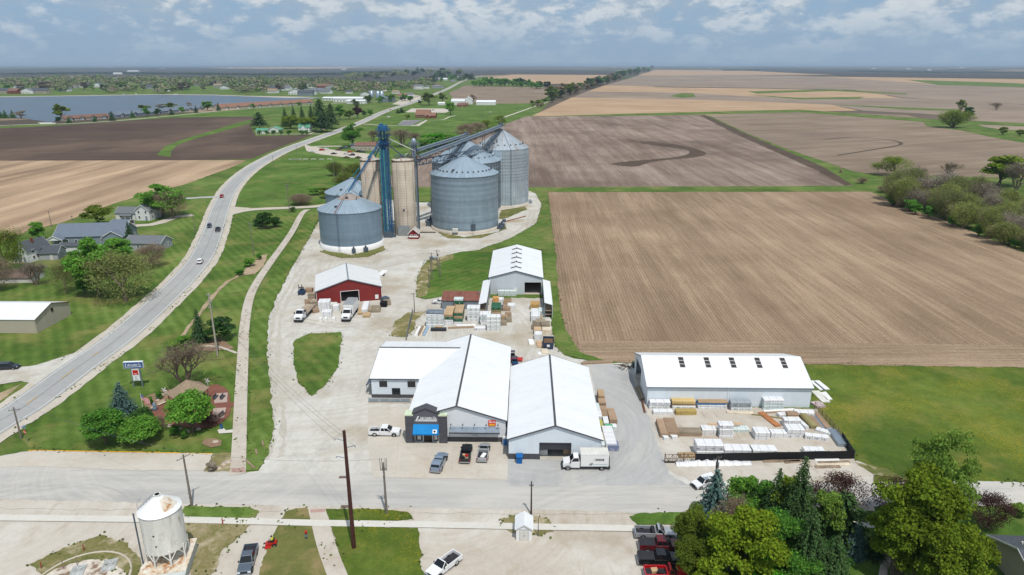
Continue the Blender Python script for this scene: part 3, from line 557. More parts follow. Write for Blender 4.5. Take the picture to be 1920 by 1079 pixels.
# ================================================================ buildings
def wall_cols(mb, run, at, th, xs, bot, top, m=0):
    """a wall built of columns between break points: run 'x' or 'y', at = fixed coordinate of the outer face, th = signed thickness inward"""
    for a, b_ in zip(xs, xs[1:]):
        if b_-a < 1e-4: continue
        mid = (a+b_)/2; z0 = bot(mid)
        za, zb = top(a+1e-5), top(b_-1e-5)
        if max(za, zb)-z0 < .01: continue
        lo, hi = sorted((at, at+th))
        pr = [(a, z0), (b_, z0), (b_, zb), (a, za)]
        if run == 'x': mb.prism([(x, z) for x, z in pr], lo, hi, 'y', m)
        else: mb.prism([(x, z) for x, z in pr], lo, hi, 'x', m)
def gable(root, W, D, he, hr, axis, wallm, roofm, wally=None, ridge=.5, op={}, oh=.3, rth=.14, trim=None, cap=None, wain=None, wainh=1.1, he2=None, th=.14):
    """walls + roof of one gabled block in root's frame, x along the front, y to the back"""
    he2 = he if he2 is None else he2; wally = wally or wallm
    L = W if axis == 'y' else D; r = ridge*L
    topf = lambda t: he+(hr-he)*t/r if t <= r else he2+(hr-he2)*(L-t)/(L-r)
    def fn(side):
        o = op.get(side, [])
        xs = sorted({v for q in o for v in (q[0], q[1])})
        return xs, (lambda t: next((q[2] for q in o if q[0] < t < q[1]), 0.0))
    mw = MB()
    if axis == 'y':
        for side, at, t in (('front', 0, th), ('back', D, -th)):
            xs, bt = fn(side); wall_cols(mw, 'x', at, t, sorted({0, r, W, *xs}), bt, topf, 0)
        for side, at, t, h in (('left', 0, th, he), ('right', W, -th, he2)):
            xs, bt = fn(side); wall_cols(mw, 'y', at, t, sorted({th, D-th, *xs}), bt, lambda q, h=h: h, 1)
    else:
        for side, at, t, h in (('front', 0, th, he), ('back', D, -th, he2)):
            xs, bt = fn(side); wall_cols(mw, 'x', at, t, sorted({0, W, *xs}), bt, lambda q, h=h: h, 0)
        for side, at, t in (('left', 0, th), ('right', W, -th)):
            xs, bt = fn(side); wall_cols(mw, 'y', at, t, sorted({th, r, D-th, *xs}), bt, topf, 1)
    wall = mw.build('wall', [wallm, wally], root)
    mr_ = MB(); s1 = (hr-he)/r; s2 = (hr-he2)/(L-r); g = .02
    def sl(t0, z0, t1, z1, n):
        if axis == 'y': mr_.slab([(t0,-oh,z0),(t1,-oh,z1),(t1,D+oh,z1),(t0,D+oh,z0)], n, rth)
        else: mr_.slab([(-oh,t0,z0),(-oh,t1,z1),(W+oh,t1,z1),(W+oh,t0,z0)], n, rth)
    up = rth+g
    n1 = (-s1,0,1) if axis == 'y' else (0,-s1,1); n2 = (s2,0,1) if axis == 'y' else (0,s2,1)
    k1 = math.sqrt(1+s1*s1)*rth+g; k2 = math.sqrt(1+s2*s2)*rth+g
    sl(-oh, he-s1*oh+k1, r, hr+k1, n1); sl(r, hr+k2, L+oh, he2-s2*oh+k2, n2)
    roof = mr_.build('roof', roofm, root)
    if cap:
        mc = MB(); c = .2
        pr = [(r-c, hr+k1-s1*c+.02), (r, hr+k1+.03), (r+c, hr+k2-s2*c+.02), (r+c, hr+k2-s2*c+.07), (r, hr+k1+.09), (r-c, hr+k1-s1*c+.07)]
        if axis == 'y': mc.prism(pr, -oh-.01, D+oh+.01, 'y')
        else: mc.prism(pr, -oh-.01, W+oh+.01, 'x')
        mc.build('ridge_cap', cap, roof)
    if trim:
        tt = .22
        for end in (0, 1):
            y0 = -oh-.05 if end == 0 else (D if axis == 'y' else W)+oh+.003; y1 = y0+.047
            for (t0, z0, t1, z1) in ((-oh, he-s1*oh+k1, r, hr+k1), (r, hr+k2, L+oh, he2-s2*oh+k2)):
                MB().prism([(t0, z0+.03), (t1, z1+.03), (t1, z1-tt), (t0, z0-tt)], y0, y1, 'y' if axis == 'y' else 'x').build('rake_trim', trim, roof)
    if wain:
        for side in ('front', 'left', 'right', 'back'):
            xs, bt = fn(side); mm = MB(); e = .035
            ln = W if side in ('front', 'back') else D
            pts = sorted({-e if side in ('front', 'back') else 0, ln+(e if side in ('front', 'back') else 0), *xs})
            top = lambda q: wainh
            wall_cols(mm, 'x' if side in ('front', 'back') else 'y', {'front': -e, 'back': D+e, 'left': -e, 'right': W+e}[side], {'front': e-.003, 'back': -e+.003, 'left': e-.003, 'right': -e+.003}[side], pts, bt, top)
            mm.build('wainscot', wain, wall)
    return wall, roof
def window(parent, face, u, z, w, h, wm=None, at=0.0, name='window', frame=.09, glass=None, mull=True, depth=.05):
    """window or door on a face: 'front' (y=at, looking -y), 'right' (x=at), 'left'"""
    wm = wm or WHITE; glass = glass or GLASS; mb = MB(); gl = MB()
    def bx(mb_, u0, u1, z0, z1, p0, p1):
        if face == 'front': mb_.box(u0, u1, at-p1, at-p0, z0, z1)
        elif face == 'back': mb_.box(u0, u1, at+p0, at+p1, z0, z1)
        elif face == 'right': mb_.box(at+p0, at+p1, u0, u1, z0, z1)
        else: mb_.box(at-p1, at-p0, u0, u1, z0, z1)
    f = frame
    bx(mb, u, u+w, z+h-f, z+h, .003, depth); bx(mb, u, u+w, z, z+f, .003, depth+.03); bx(mb, u, u+f, z+f, z+h-f, .003, depth); bx(mb, u+w-f, u+w, z+f, z+h-f, .003, depth)
    if mull: bx(mb, u+f, u+w-f, z+h/2-.025, z+h/2+.025, .016, depth-.01)
    bx(gl, u+f, u+w-f, z+f, z+h-f, .003, .014)
    o = mb.build(name, wm, parent); gl.build('pane', glass, o); return o
def door(parent, face, u, w, h, mat, at=0.0, z=0):
    mb = MB(); p0, p1 = .003, .05
    if face == 'front': mb.box(u, u+w, at-p1, at-p0, z, z+h).box(u+.12, u+w-.12, at-p1-.012, at-p1+.002, z+.25, z+h*.45).box(u+.12, u+w-.12, at-p1-.012, at-p1+.002, z+h*.55, z+h-.2)
    elif face == 'right': mb.box(at+p0, at+p1, u, u+w, z, z+h)
    else: mb.box(at-p1, at-p0, u, u+w, z, z+h)
    d = mb.build('door', mat, parent); k_ = MB()
    if face == 'front': k_.box(u+w-.16, u+w-.09, at-p1-.07, at-p1-.013, z+h*.46, z+h*.5); k_.build('handle', CHROME, d)
    return d
# ---- the store
t = store = thing('store_building', 'white metal store with dark entrance portal, blue awning and lettered sign', 'store', (-19.6, 114.0, 0), -HEAD)
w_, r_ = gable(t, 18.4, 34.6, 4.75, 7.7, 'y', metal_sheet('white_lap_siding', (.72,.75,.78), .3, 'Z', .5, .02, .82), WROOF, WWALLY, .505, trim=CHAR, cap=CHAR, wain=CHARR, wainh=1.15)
# wing: roof runs across, its left block
def block(parent, x, y, name='block'):
    o = bpy.data.objects.new(name, None); COL.objects.link(o); o.parent = parent; o.location = (x, y, 0); return o
wg = block(t, -10.6, 17.2, 'wing')
# the wing is laid in the store's own frame: its roof dies into the store roof
mw = MB()
wall_cols(mw, 'x', 0, .14, [0, 10.6], lambda q: 0, lambda q: 4.85)
tp = lambda q: 4.85+2.2*q/11.2 if q <= 11.2 else 7.05-.19*(q-11.2)
wall_cols(mw, 'y', 0, .14, [.14, 11.2, 17.3], lambda q: 0, tp); wall_cols(mw, 'x', 17.44, -.14, [0, 10.6], lambda q: 0, lambda q: tp(17.44))
mw.build('wall', WWALL, wg)
mr_ = MB(); s1 = 2.2/11.2
mr_.slab([(-.3,-.3,4.85-.3*s1+.17),(10.3,-.3,4.85-.3*s1+.17),(20.0,11.2,7.22),(-.3,11.2,7.22)], (0,-s1,1), .14)
mr_.slab([(-.3,11.2,7.22),(20.0,11.2,7.22),(14.5,17.7,5.98),(-.3,17.7,5.98)], (0,.19,1), .14)
rf = mr_.build('roof', WROOFX, wg)
MB().prism([(10.95,7.19),(11.2,7.25),(11.45,7.19),(11.45,7.25),(11.2,7.31),(10.95,7.25)], -.31, 19.6, 'x').build('ridge_cap', CHAR, rf)
mt = MB(); mt.prism([(-.3,4.85-.3*s1+.2),(11.2,7.25),(11.2,7.0),(-.3,4.55)], -.35, -.303, 'x'); mt.prism([(11.2,7.25),(17.7,6.0),(17.7,5.75),(11.2,7.0)], -.35, -.303, 'x'); mt.box(-.3,10.2,-.36,-.303,4.72,4.93); mt.build('rake_trim', CHAR, rf)
MB().box(-.03,10.6,-.035,-.003,0,1.15).build('wainscot', CHARR, wg)
window(wg, 'front', 1.6, 2.75, 1.9, 1.65, mull=False); window(wg, 'front', 7.6, 2.75, 1.9, 1.65, mull=False)
for x in (2.5, 8.5):
    mb = MB(); mb.tube((x,-.03,4.5),(x,-.5,4.6),.03,.03,5).tube((x,-.5,4.6),(x,-.5,4.42),.12,.2,8); mb.build('wall_lamp', CHAR, wg)
window(wg, 'front', 4.3, .35, 1.8, 2.3, CHAR, name='glass_door', mull=False)
ramp = MB().box(-.4,8.6,-2.2,-.04,0,.35); ramp.box(8.6,10.3,-2.2,-.04,0,.3); ramp.build('concrete_landing', CONC, wg)
rl = MB()
for x in (-.3, 2.0, 4.3, 6.4, 8.5): rl.box(x-.05,x+.05,-2.15,-2.05,.35,1.4)
for x0, x1 in ((-.3,2.0),(2.0,4.3),(4.3,6.4),(6.4,8.5)): rl.box(x0+.05,x1-.05,-2.12,-2.08,1.28,1.36); rl.box(x0+.05,x1-.05,-2.12,-2.08,.5,.56); rl.box(x0+.12,x1-.12,-2.115,-2.085,.62,1.2)
rl.build('railing', STEELL, wg)
rl = MB()
for y in (2, 6): rl.box(-1.6,-1.52,y,y+.08,0,2.4).box(-1.6,0,y,y+.06,2.3,2.38)
rl.path([(-.05,6.1,3.3),(-1.7,6.1,2.2),(-1.7,2,2.2),(-.05,2,3.3)],.05); rl.quad((-.05,1.8,3.2),(-1.7,1.8,2.35),(-1.7,6.3,2.35),(-.05,6.3,3.2)); rl.build('side_stair', STEELD, wg)
# portal
pt = block(t, 0, 0, 'entrance_portal')
for x0, x1 in ((-.35,1.15),(5.95,7.45)):
    o = MB().box(x0,x1,-.75,1.0,0,5.9).build('pillar', flat('dark_brick','#515157',.8,0,.2,.15,5), pt); MB().box(x0-.07,x1+.07,-.82,1.07,5.903,6.15).build('pillar_cap', flat('light_cap','#c3cfb3',.6), o)
fp = flat('portal_grey','#5c5d63',.6,0,.3,.05)
mb = MB(); mb.prism([(1.153,4.0),(5.947,4.0),(5.947,6.3),(3.55,7.35),(1.153,6.3)], -.55, -.2, 'y'); mb.box(1.153,5.947,-.2,.8,6.0,6.2); mb.build('gable_panel', fp, pt)
mb = MB(); mb.prism([(1.0,6.25),(3.55,7.37),(6.1,6.25),(6.1,6.45),(3.55,7.57),(1.0,6.45)], -.72, 1.2, 'y'); mb.build('portal_roof', CHAR, pt)
mb = MB(); mb.prism([(-.58,4.1),(-1.75,2.75),(-1.75,2.45),(-1.7,2.45),(-1.7,2.72),(-.58,4.04)], 1.2, 5.9, 'x'); mb.prism([(-.58,4.1),(-1.75,2.75),(-1.75,2.45),(-.58,2.45)], 1.16, 1.2, 'x'); mb.prism([(-.58,4.1),(-1.75,2.75),(-1.75,2.45),(-.58,2.45)], 5.9, 5.94, 'x')
aw = mb.build('awning', AWN, pt)
sl = math.atan2(1.35, 1.17); MB().box(-.38,.38,-.02,.02,-.35,.35).build('awning_emblem', WHITE, aw, (5.25,-1.52,3.12)).rotation_euler = (-(math.pi/2-sl),0,0)
o = MB().box(-.16,.16,-.03,-.022,-.2,.2).box(-.3,-.1,-.03,-.022,-.05,.05).build('awning_emblem', DARK, aw, (5.25,-1.52,3.12)); o.rotation_euler = (-(math.pi/2-sl),0,0)
mb = MB(); mb.box(1.153,5.947,-.2,-.1,2.35,2.6); mb.box(1.153,1.4,-.2,-.1,0,2.35); mb.box(2.75,2.95,-.2,-.1,0,2.35); mb.box(4.55,4.75,-.2,-.1,0,2.35); mb.box(5.7,5.947,-.2,-.1,0,2.35); mb.box(1.4,2.75,-.2,-.1,0,.35); mb.box(4.75,5.7,-.2,-.1,0,.35); mb.build('shopfront_frame', flat('aluminium_frame','#b9bcbf',.5,.2), pt)
DD = newmat('dark_door','#3a2c26',.3)[0]
for a_, b_, c_, d_, e_ in ((1.4,2.75,1.75,2.4,1.4),(4.75,5.7,4.95,5.5,1.5)):
    o = MB().box(a_,b_,-.16,-.13,.35,2.35).build('shop_window', GLASS, pt); MB().box(c_,d_,-.18,-.163,.6,e_).build('window_poster', OFFW, o)
for a_, b_ in ((2.95,3.73),(3.77,4.55)): MB().box(a_,b_,-.17,-.12,.05,2.35).build('entrance_door', DD, pt)
text('Lake Lumber Co.', .64, 'sign_lettering', WHITE, pt, (4.05,-.58,5.42), sx=.66, bold=.02)
mb = MB(); mb.prism([(1.55,4.72),(1.85,4.72),(2.3,5.75),(2.02,5.75)], -.6, -.553, 'y'); mb.prism([(1.45,4.72),(6.0-.45,4.72),(5.6,4.86),(1.52,4.86)], -.6, -.553, 'y') ; mb.prism([(2.1,4.95),(5.62,4.95),(5.7,5.09),(2.16,5.09)], -.6, -.553, 'y'); mb.prism([(2.35,4.9),(2.5,4.9),(2.72,5.45),(2.58,5.45)], -.6, -.553, 'y')
mb.build('sign_emblem', WHITE, pt)
# front wall right part: narrow metal canopy, lamps, lettering, square sign
cn = MB(); cn.prism([(-.04,3.35),(-1.15,2.75),(-1.15,2.6),(-.04,3.2)], 7.9, 17.3, 'x'); cn.build('canopy', flat('blue_grey_canopy','#7b8794',.5,.2), t)
MB().prism([(-1.152,2.76),(-1.2,2.76),(-1.2,2.5),(-1.152,2.5)], 7.85, 17.35, 'x').build('canopy_fascia', CHAR, t)
text('our Partners', .38, 'wall_lettering', CHAR, t, (12.6,-.02,2.0), ext=.008); text('in building', .26, 'wall_lettering', CHAR, t, (12.6,-.02,1.55), ext=.008)
for x in (8.2, 10.4, 12.6, 14.8, 17.0):
    mb = MB(); mb.tube((x,-.003,4.1),(x,-.75,4.25),.025,.025,5).tube((x,-.75,4.28),(x,-.75,4.05),.07,.17,8); mb.build('wall_lamp', CHAR, t)
sg = MB().box(15.15,16.55,-.09,-.003,3.55,4.75).build('square_sign', SIGNR, t); MB().box(15.27,16.43,-.1,-.092,3.63,4.05).build('sign_panel', SIGNO, sg)
text('Do it', .52, 'sign_lettering', WHITE, sg, (15.85,-.095,4.4), ext=.012, bold=.02); text('Best', .42, 'sign_lettering', flat('sign_yellow','#f6d34a',.5), sg, (15.85,-.103,3.84), ext=.012, bold=.015)
MB().box(18.44,20.6,1.0,1.15,0,2.6).build('link_wall', WWALL, t); MB().box(18.6,20.2,12,15,3.2,3.4).build('link_roof', WWALL, t)
struct(MB().box(-.9,17.9,-2.4,0,0,.1).build('kerb_walk', ground_mat('tan_walk',[(.3,'#c8a884'),(.5,'#d4b795'),(.7,'#dcc5a8')],.3,1.2,5), None, (-19.6,114,0), -HEAD), 'tan concrete walk along the store front')
# ---- second warehouse
t = thing('warehouse', 'white gabled warehouse with charcoal ridge and dark wide doorway beside the store', 'warehouse', (-.6, 107.8, 0), -HEAD)
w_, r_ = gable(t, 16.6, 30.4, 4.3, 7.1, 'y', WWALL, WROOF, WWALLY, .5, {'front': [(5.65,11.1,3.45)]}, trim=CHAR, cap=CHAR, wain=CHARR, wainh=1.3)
MB().box(5.65,11.1,.16,.22,2.1,3.45).build('roller_door', metal_sheet('roller_slats',(.05,.055,.065),.3,'Z',.5,.05,.7), t)
mb = MB(); mb.box(5.5,5.65,-.05,.16,0,3.5).box(11.1,11.25,-.05,.16,0,3.5).box(5.5,11.25,-.05,-.003,3.453,3.6); mb.build('door_frame', CHAR, t)
MB().box(.15,16.45,.15,30.2,-.002,.075).build('floor_slab', CONC, t)
# ---- long warehouse with skylights
t = thing('long_warehouse', 'long white metal warehouse with five skylights behind the storage yard', 'warehouse', (28.2, 128.2, 0), -HEAD)
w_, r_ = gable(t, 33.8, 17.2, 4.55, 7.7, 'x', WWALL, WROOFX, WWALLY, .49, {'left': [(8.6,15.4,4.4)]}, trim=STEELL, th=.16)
sk = newmat('skylight_glazing', '#3b3534', .35, 0, .4)[0]; s1 = 3.15/(17.2*.49)
for x in (7.6, 13.1, 18.5, 24.0, 29.4):
    mb = MB(); y0, y1 = 5.0, 8.0; z = lambda y: 4.55+s1*y+.19
    mb.slab([(x,y0,z(y0)),(x+1.1,y0,z(y0)),(x+1.1,y1,z(y1)),(x,y1,z(y1))], (0,-s1,1), .05); o = mb.build('skylight', sk, r_)
    for q in (y0, y0+1, y0+2, y1): MB().box(x-.05,x+1.15,q-.05,q+.05,z(q)-.02,z(q)+.05).build('skylight_bar', WHITE, o)
MB().box(-.3,34.1,-.42,-.31,4.42,4.57).build('gutter', STEELL, r_); MB().box(16.6,16.75,-.09,-.003,0,4.4).build('downpipe', WHITE, t)
struct(MB().box(.2,33.6,.2,17.1,0,.08).build('floor_slab', CONC, None, (28.2,128.2,0), -HEAD), 'floor of the long warehouse')
# ---- back warehouse with two open side sheds
t = thing('back_warehouse', 'white warehouse at the back of the yard with five roof vents', 'warehouse', (-7.0, 201.3, 0), -HEAD)
w_, r_ = gable(t, 16.4, 31.5, 5.5, 7.7, 'y', GWALL, WROOF, WWALLY, .5, {'front': [(10.9,16.0,4.0)]}, trim=STEELD)
for i in range(5):
    y = 3.5+i*5.6; mb = MB(); mb.prism([(6.5,7.5),(8.2,8.0),(9.9,7.5),(9.9,7.62),(8.2,8.13),(6.5,7.62)], y, y+.45, 'y'); mb.box(8.1,8.3,y+.1,y+.35,8.0,8.5); mb.build('roof_vent', CHAR, r_)
door(t, 'front', 7.6, 1.0, 2.2, WHITE); MB().box(.2,16.2,.2,31,0,.06).build('floor_slab', CONC, t)
for sx, x0 in ((1, -2.0), (-1, 16.5)):
    a = thing('open_shed', ('narrow open shed with white roof on the left of the back warehouse' if sx > 0 else 'narrow open shed with white roof on the right of the back warehouse'), 'shed', (-7.0, 201.3, 0), -HEAD)
    lo = x0 if sx > 0 else x0; hi = lo+2.3
    zo, zi = (4.0, 4.7) if sx > 0 else (4.7, 4.0)
    MB().slab([(lo,-21,zo+.15),(hi,-21,zi+.15),(hi,.8,zi+.15),(lo,.8,zo+.15)], (-.3 if sx > 0 else .3,0,1), .12).build('roof', WROOF, a)
    bx_ = lo if sx > 0 else hi-.12
    MB().box(bx_,bx_+.12,-20.8,-.2,0,3.95).build('wall', GWALL, a)
    mb = MB(); fx = hi-.2 if sx > 0 else lo
    for y in (-20.7,-15.5,-10.3,-5.1,-.4): MB().box(fx,fx+.2,y,y+.2,0,4.5).build('post', STEELL, a)
    for z in (1.0, 2.1): MB().box(lo+.15,hi-.22,-20.6,-.6,z,z+.1).build('shelf', WOODO, a)
# ---- low shed with rusty roof
t = thing('low_shed', 'low grey shed with a rusty red ribbed roof behind the lumber stacks', 'shed', (-20.4, 187.6, 0), -HEAD)
mw = MB(); tp = lambda q: 2.75+.2*q
wall_cols(mw,'x',0,.12,[0,11.9],lambda q:0,lambda q:2.75); wall_cols(mw,'x',5.2,-.12,[0,11.9],lambda q:0,lambda q:3.79); wall_cols(mw,'y',0,.12,[.12,5.08],lambda q:0,tp); wall_cols(mw,'y',11.9,-.12,[.12,5.08],lambda q:0,tp); mw.build('wall', GREYW, t)
MB().slab([(-.2,-.25,2.84),(12.1,-.25,2.84),(12.1,5.4,3.97),(-.2,5.4,3.97)],(0,-.2,1),.1).build('roof', RUSTR, t); MB().tube((10.6,3,3.3),(10.6,3,4.6),.12,.12,8).tube((10.6,3,4.6),(10.6,3,4.75),.2,.2,8).build('flue', STEELL, t)
# ---- red shed
t = thing('red_shed', 'red metal shed with grey gable roof and dark open doorway', 'shed', (-57.8, 191.0, 0), R(15))
w_, r_ = gable(t, 19.0, 17.0, 4.4, 7.4, 'y', REDW, GALV, REDW, .5, {'front': [(7.0,12.2,3.7)]}, trim=STEELL, cap=STEELL)
mb = MB(); mb.box(6.85,7.0,-.05,.2,0,3.75).box(12.2,12.35,-.05,.2,0,3.75).box(6.85,12.35,-.05,-.003,3.703,3.85); mb.build('door_frame', WHITE, t)
MB().box(17.0,18.0,-.06,-.003,.6,1.9).build('notice_board', WHITE, t); MB().box(.2,18.8,.2,16.8,0,.06).build('floor_slab', DIRT, t)
for x in (0, 19): MB().box(x-.06,x+.06,-.06,.06,0,4.4).build('corner_trim', WHITE, t)
# ---- beige metal building
t = thing('beige_building', 'long beige metal building with a white roof on the lawn', 'shed', (-165.0, 169.6, 0), -HEAD)
w_, r_ = gable(t, 38.8, 14.2, 3.85, 6.0, 'x', BEIGEW, WROOFX, BEIGEWY, .5, trim=flat('brown_trim','#6d5a48',.6), oh=.2)
window(t, 'right', 6.6, 3.6, 1.0, 1.1, flat('brown_trim','#6d5a48'), 38.8, 'vent', glass=DARK); MB().tube((20,7.1,6.1),(20,7.1,6.7),.5,.5,10).tube((20,7.1,6.7),(20,7.1,7.0),.7,.1,10).build('roof_vent', WHITE, r_)
# ---- small structures
t = thing('scale_house', 'tiny red and white gabled hut at the foot of the concrete silo', 'hut', (-42.2, 271.6, 0), -HEAD)
gable(t, 4.0, 4.2, 2.5, 4.3, 'y', flat('hut_red','#7c1f22',.7), flat('hut_roof','#b9b4ae',.7), None, .5, oh=.35, trim=WHITE); MB().box(.1,3.9,-.05,-.003,.9,1.5).build('white_band', WHITE, t); window(t,'front',.6,1.2,1.1,.9); window(t,'front',2.3,1.2,1.1,.9)
t = thing('garden_shed', 'little white gabled shed with double doors standing on the sidewalk', 'shed', (.62, 85.6, 0), -HEAD)
gable(t, 2.35, 2.9, 2.15, 2.9, 'y', WHITE, flat('shed_roof','#dcdee0',.5,0,.3,.04), WHITE, .5, oh=.22)
for x in (.55, 1.19):
    d_ = MB().box(x,x+.61,-.05,-.003,.12,1.95).build('door', OFFW, t); MB().box(x+(.5 if x < 1 else .06),x+(.55 if x < 1 else .11),-.09,-.052,.9,1.1).build('handle', CHAR, d_)
mb = MB(); mb.box(.5,.547,-.035,-.003,.05,2.0).box(1.803,1.85,-.035,-.003,.05,2.0).box(.5,1.85,-.035,-.003,2.0,2.06); mb.build('door_trim', STEELL, t)
# gazebo
gp = G(350, 762); t = thing('gazebo', 'open gazebo with a tan hipped roof half hidden behind the round green tree', 'gazebo', (gp.x, gp.y+1.5, 0), R(20))
mb = MB(); n = 6; top = (0,0,5.4); rim_ = [(4.2*math.cos(2*math.pi*i/n), 4.2*math.sin(2*math.pi*i/n), 2.9) for i in range(n)]
for i in range(n): mb.add([rim_[i], rim_[(i+1)%n], top], [(0,1,2)])
mb.add([(x,y,z-.12) for x,y,z in rim_], [tuple(range(n))]); mb.build('roof', SHTAN, t)
for x,y,z in rim_: MB().box(x*.9-.09,x*.9+.09,y*.9-.09,y*.9+.09,0,2.8).build('post', WOODO, t)
mb = MB()
for i in range(n-1):
    a, b_ = Vector(rim_[i])*.9, Vector(rim_[(i+1)%n])*.9; a.z = b_.z = .9; mb.tube(a, b_, .05, .05, 4)
mb.build('railing', WOODO, t)
# ---- houses
def house(name, label, loc, rz, W, D, he, hr, axis, wm, rm, cat='house', group=None, wins=True, chim=False, far=False, porch=None):
    t = thing(name, label, cat, loc, rz, group); w_, r_ = gable(t, W, D, he, hr, axis, wm, rm, oh=.4, trim=None if far else WHITE, th=.12)
    if wins:
        rows = [1.0] if he < 4.2 else [.9, 3.3]
        nx = max(1, int(W/3.2))
        for z in rows:
            for i in range(nx):
                u = (i+.5)*W/nx-.5
                if i == nx//2 and z < 1.05: door(t, 'front', u, .95, 2.05, OFFW if wm != SIDW else SIDB)
                else: window(t, 'front', u, z, 1.0, 1.3)
            for i in range(max(1, int(D/4))):
                u = (i+.5)*D/max(1, int(D/4))-.5
                window(t, 'right', u, z, 1.0, 1.3, at=W); window(t, 'left', u, z, 1.0, 1.3)
    if chim: MB().box(W*.62,W*.62+.6,D*.45,D*.45+.6,hr-.8,hr+.9).build('chimney', BRICK, r_)
    if porch:
        x0, x1, d = porch; ph = min(he-.3, 2.9); MB().slab([(x0-.3,-d-.3,ph-.5),(x1+.3,-d-.3,ph-.5),(x1+.3,0,ph+.1),(x0-.3,0,ph+.1)],(0,-.2,1),.1).build('porch_roof', rm, t)
        for x in (x0, (x0+x1)/2, x1): MB().box(x-.08,x+.08,-d-.08,-d+.08,.1,ph-.55).build('porch_post', WHITE, t)
        MB().box(x0-.2,x1+.2,-d-.2,-.01,0,.25).build('porch_floor', WOODO, t)
    return t
p = G(218, 412); house('farmhouse', 'white farmhouse wing with grey roof beside the sandy drive', (p.x,p.y,0), -R(4), 9.5, 7.5, 3.0, 5.2, 'x', SIDW, SHG, porch=(3,8,1.6))
p = G(256, 414); house('farmhouse', 'two storey white farmhouse gable with grey roof under the big green tree', (p.x,p.y,0), -R(4), 6.6, 9.0, 4.8, 7.2, 'y', SIDW, SHG, chim=True)
p = G(208, 428); house('garage', 'small white garage with flat grey roof before the white farmhouse', (p.x,p.y,0), -R(6), 7.4, 6, 2.4, 3.2, 'x', SIDW, SHBL, cat='garage')
p = G(103, 461); t = house('house', 'long house with blue grey roof and white railed porch', (p.x,p.y,0), R(7), 26, 13.5, 3.4, 7.2, 'x', SIDB, SHBL, chim=False)
w2, r2 = gable(block(t, -1.5, -3.0, 'porch'), 6.0, 4.5, 2.9, 4.4, 'y', WHITE, SHBL, op={'front':[(.25,5.75,2.7)],'left':[(.3,4.2,2.6)],'right':[(.3,4.2,2.6)]}, oh=.3, trim=WHITE)
mb = MB()
for i in range(14): mb.box(-1.3+i*.42,-1.25+i*.42,-2.96,-2.9,.1,1.05)
mb.box(-1.3,4.3,-2.98,-2.88,1.053,1.13); mb.build('porch_railing', WHITE, t)
w2, r2 = gable(block(t, 19.0, -2.2, 'front_gable'), 7.5, 5, 3.4, 5.6, 'y', SIDB, SHBL, oh=.35, trim=WHITE); window(t,'front',21.5,1.0,2.0,1.3,at=-2.2)
p = G(28, 491); house('house', 'white gabled cottage with grey roof and small front porch', (p.x,p.y,0), -R(16), 6.6, 9.5, 4.2, 7.2, 'y', SIDW, SHD, porch=(.2,3.8,1.8), chim=True)
p = G(62, 489); house('cottage_annex', 'low pale annex with grey hip roof right of the white cottage', (p.x,p.y,0), R(8), 8.6, 6.5, 2.5, 4.6, 'x', SIDG, SHD)
p = G(112, 473); house('pool_house', 'white low outbuilding with dark roof behind the leafy trees', (p.x,p.y,0), R(3), 8.5, 5, 2.3, 3.0, 'x', SIDW, SHD, wins=False)
p = G(236, 470); house('garage', 'grey garage with weathered shingle roof behind the dark spruce', (p.x,p.y,0), -R(5), 14, 8.5, 2.9, 5.0, 'x', SIDG, SHG, cat='garage')
p = G(-14, 532); t = thing('lean_to_shed', 'old low shed with brown roof and white base wall at the left edge', 'shed', (p.x,p.y,0), R(4)); gable(t, 12.5, 7, 1.6, 3.4, 'x', OFFW, flat('debris_roof','#5d5048',1,0,.1,.35,1.5), oh=.3)
# green roofed farm
for x, y, W, D, he, hr, ax, lb in ((480,251,11.5,8,3.2,5,'x','white shed with a green roof at the left of the green farm'), (501,248.5,14,9,3,5.6,'y','middle white outbuilding with a wide green roof'), (560,248,12,9,4.8,8.2,'x','white farmhouse with a green roof and front gable')):
    p = G(x, y); t = house('green_roof_house' if x > 550 else 'green_roof_shed', lb, (p.x,p.y,0), -R(2), W, D, he, hr, ax, SIDW, SHGRN, cat='house' if x > 550 else 'shed')
    if x > 550: gable(block(t, 3.2, -1.6, 'front_gable'), 5, 4, 4.8, 7.4, 'y', SIDW, SHGRN, oh=.3)
# repair shop and church
p = G(666, 283); house('repair_shop', 'tan repair shop with a long brown roof among parked wrecks', (p.x,p.y,0), R(2), 27, 15, 4.2, 6.2, 'x', SIDT, flat('brown_metal_roof','#7d5a50',.7), cat='workshop')
p = G(655, 281); house('workshop_annex', 'small dark annex left of the repair shop', (p.x,p.y+6,0), R(2), 6, 6, 3, 4, 'x', SIDG, SHD, cat='workshop', wins=False)
p = G(779, 221.5); t = house('church', 'red brown brick church with a tall brown roof', (p.x,p.y,0), -R(4), 19, 16, 4, 10.5, 'x', BRICK, SHRED, cat='church', wins=False)
gable(block(t, 14, -6, 'church_hall'), 14, 12, 3.4, 7.0, 'x', BRICK, SHRED, oh=.5); gable(block(t, 15.5, -10, 'church_entry'), 6, 5, 3, 5.4, 'y', BRICK, SHRED, oh=.5, trim=WHITE)
for i in range(5): window(t, 'front', 1.5+i*2.5, 1, 1.1, 1.8)
for x, y, W, D, he, hr, ax, lb, rm in ((846,197,24,20,6,10,'x','pale grey barn with a wide metal roof beside the field',GALV), (868,196,17,14,7.5,13,'y','white barn with a tall gable and curved roof edge',GALV), (893,197.5,34,18,5,8,'x','long white shed with dark open front near the railway hedge',WROOFX), (821,197.5,12,9,3,5,'x','small white shed with bright roof left of the barns',WROOFX)):
    p = G(x, y); house('barn', lb, (p.x,p.y,0), -R(3), W, D, he, hr, ax, SIDW, rm, cat='barn', wins=False, far=True)
p = G(900,197.5); 
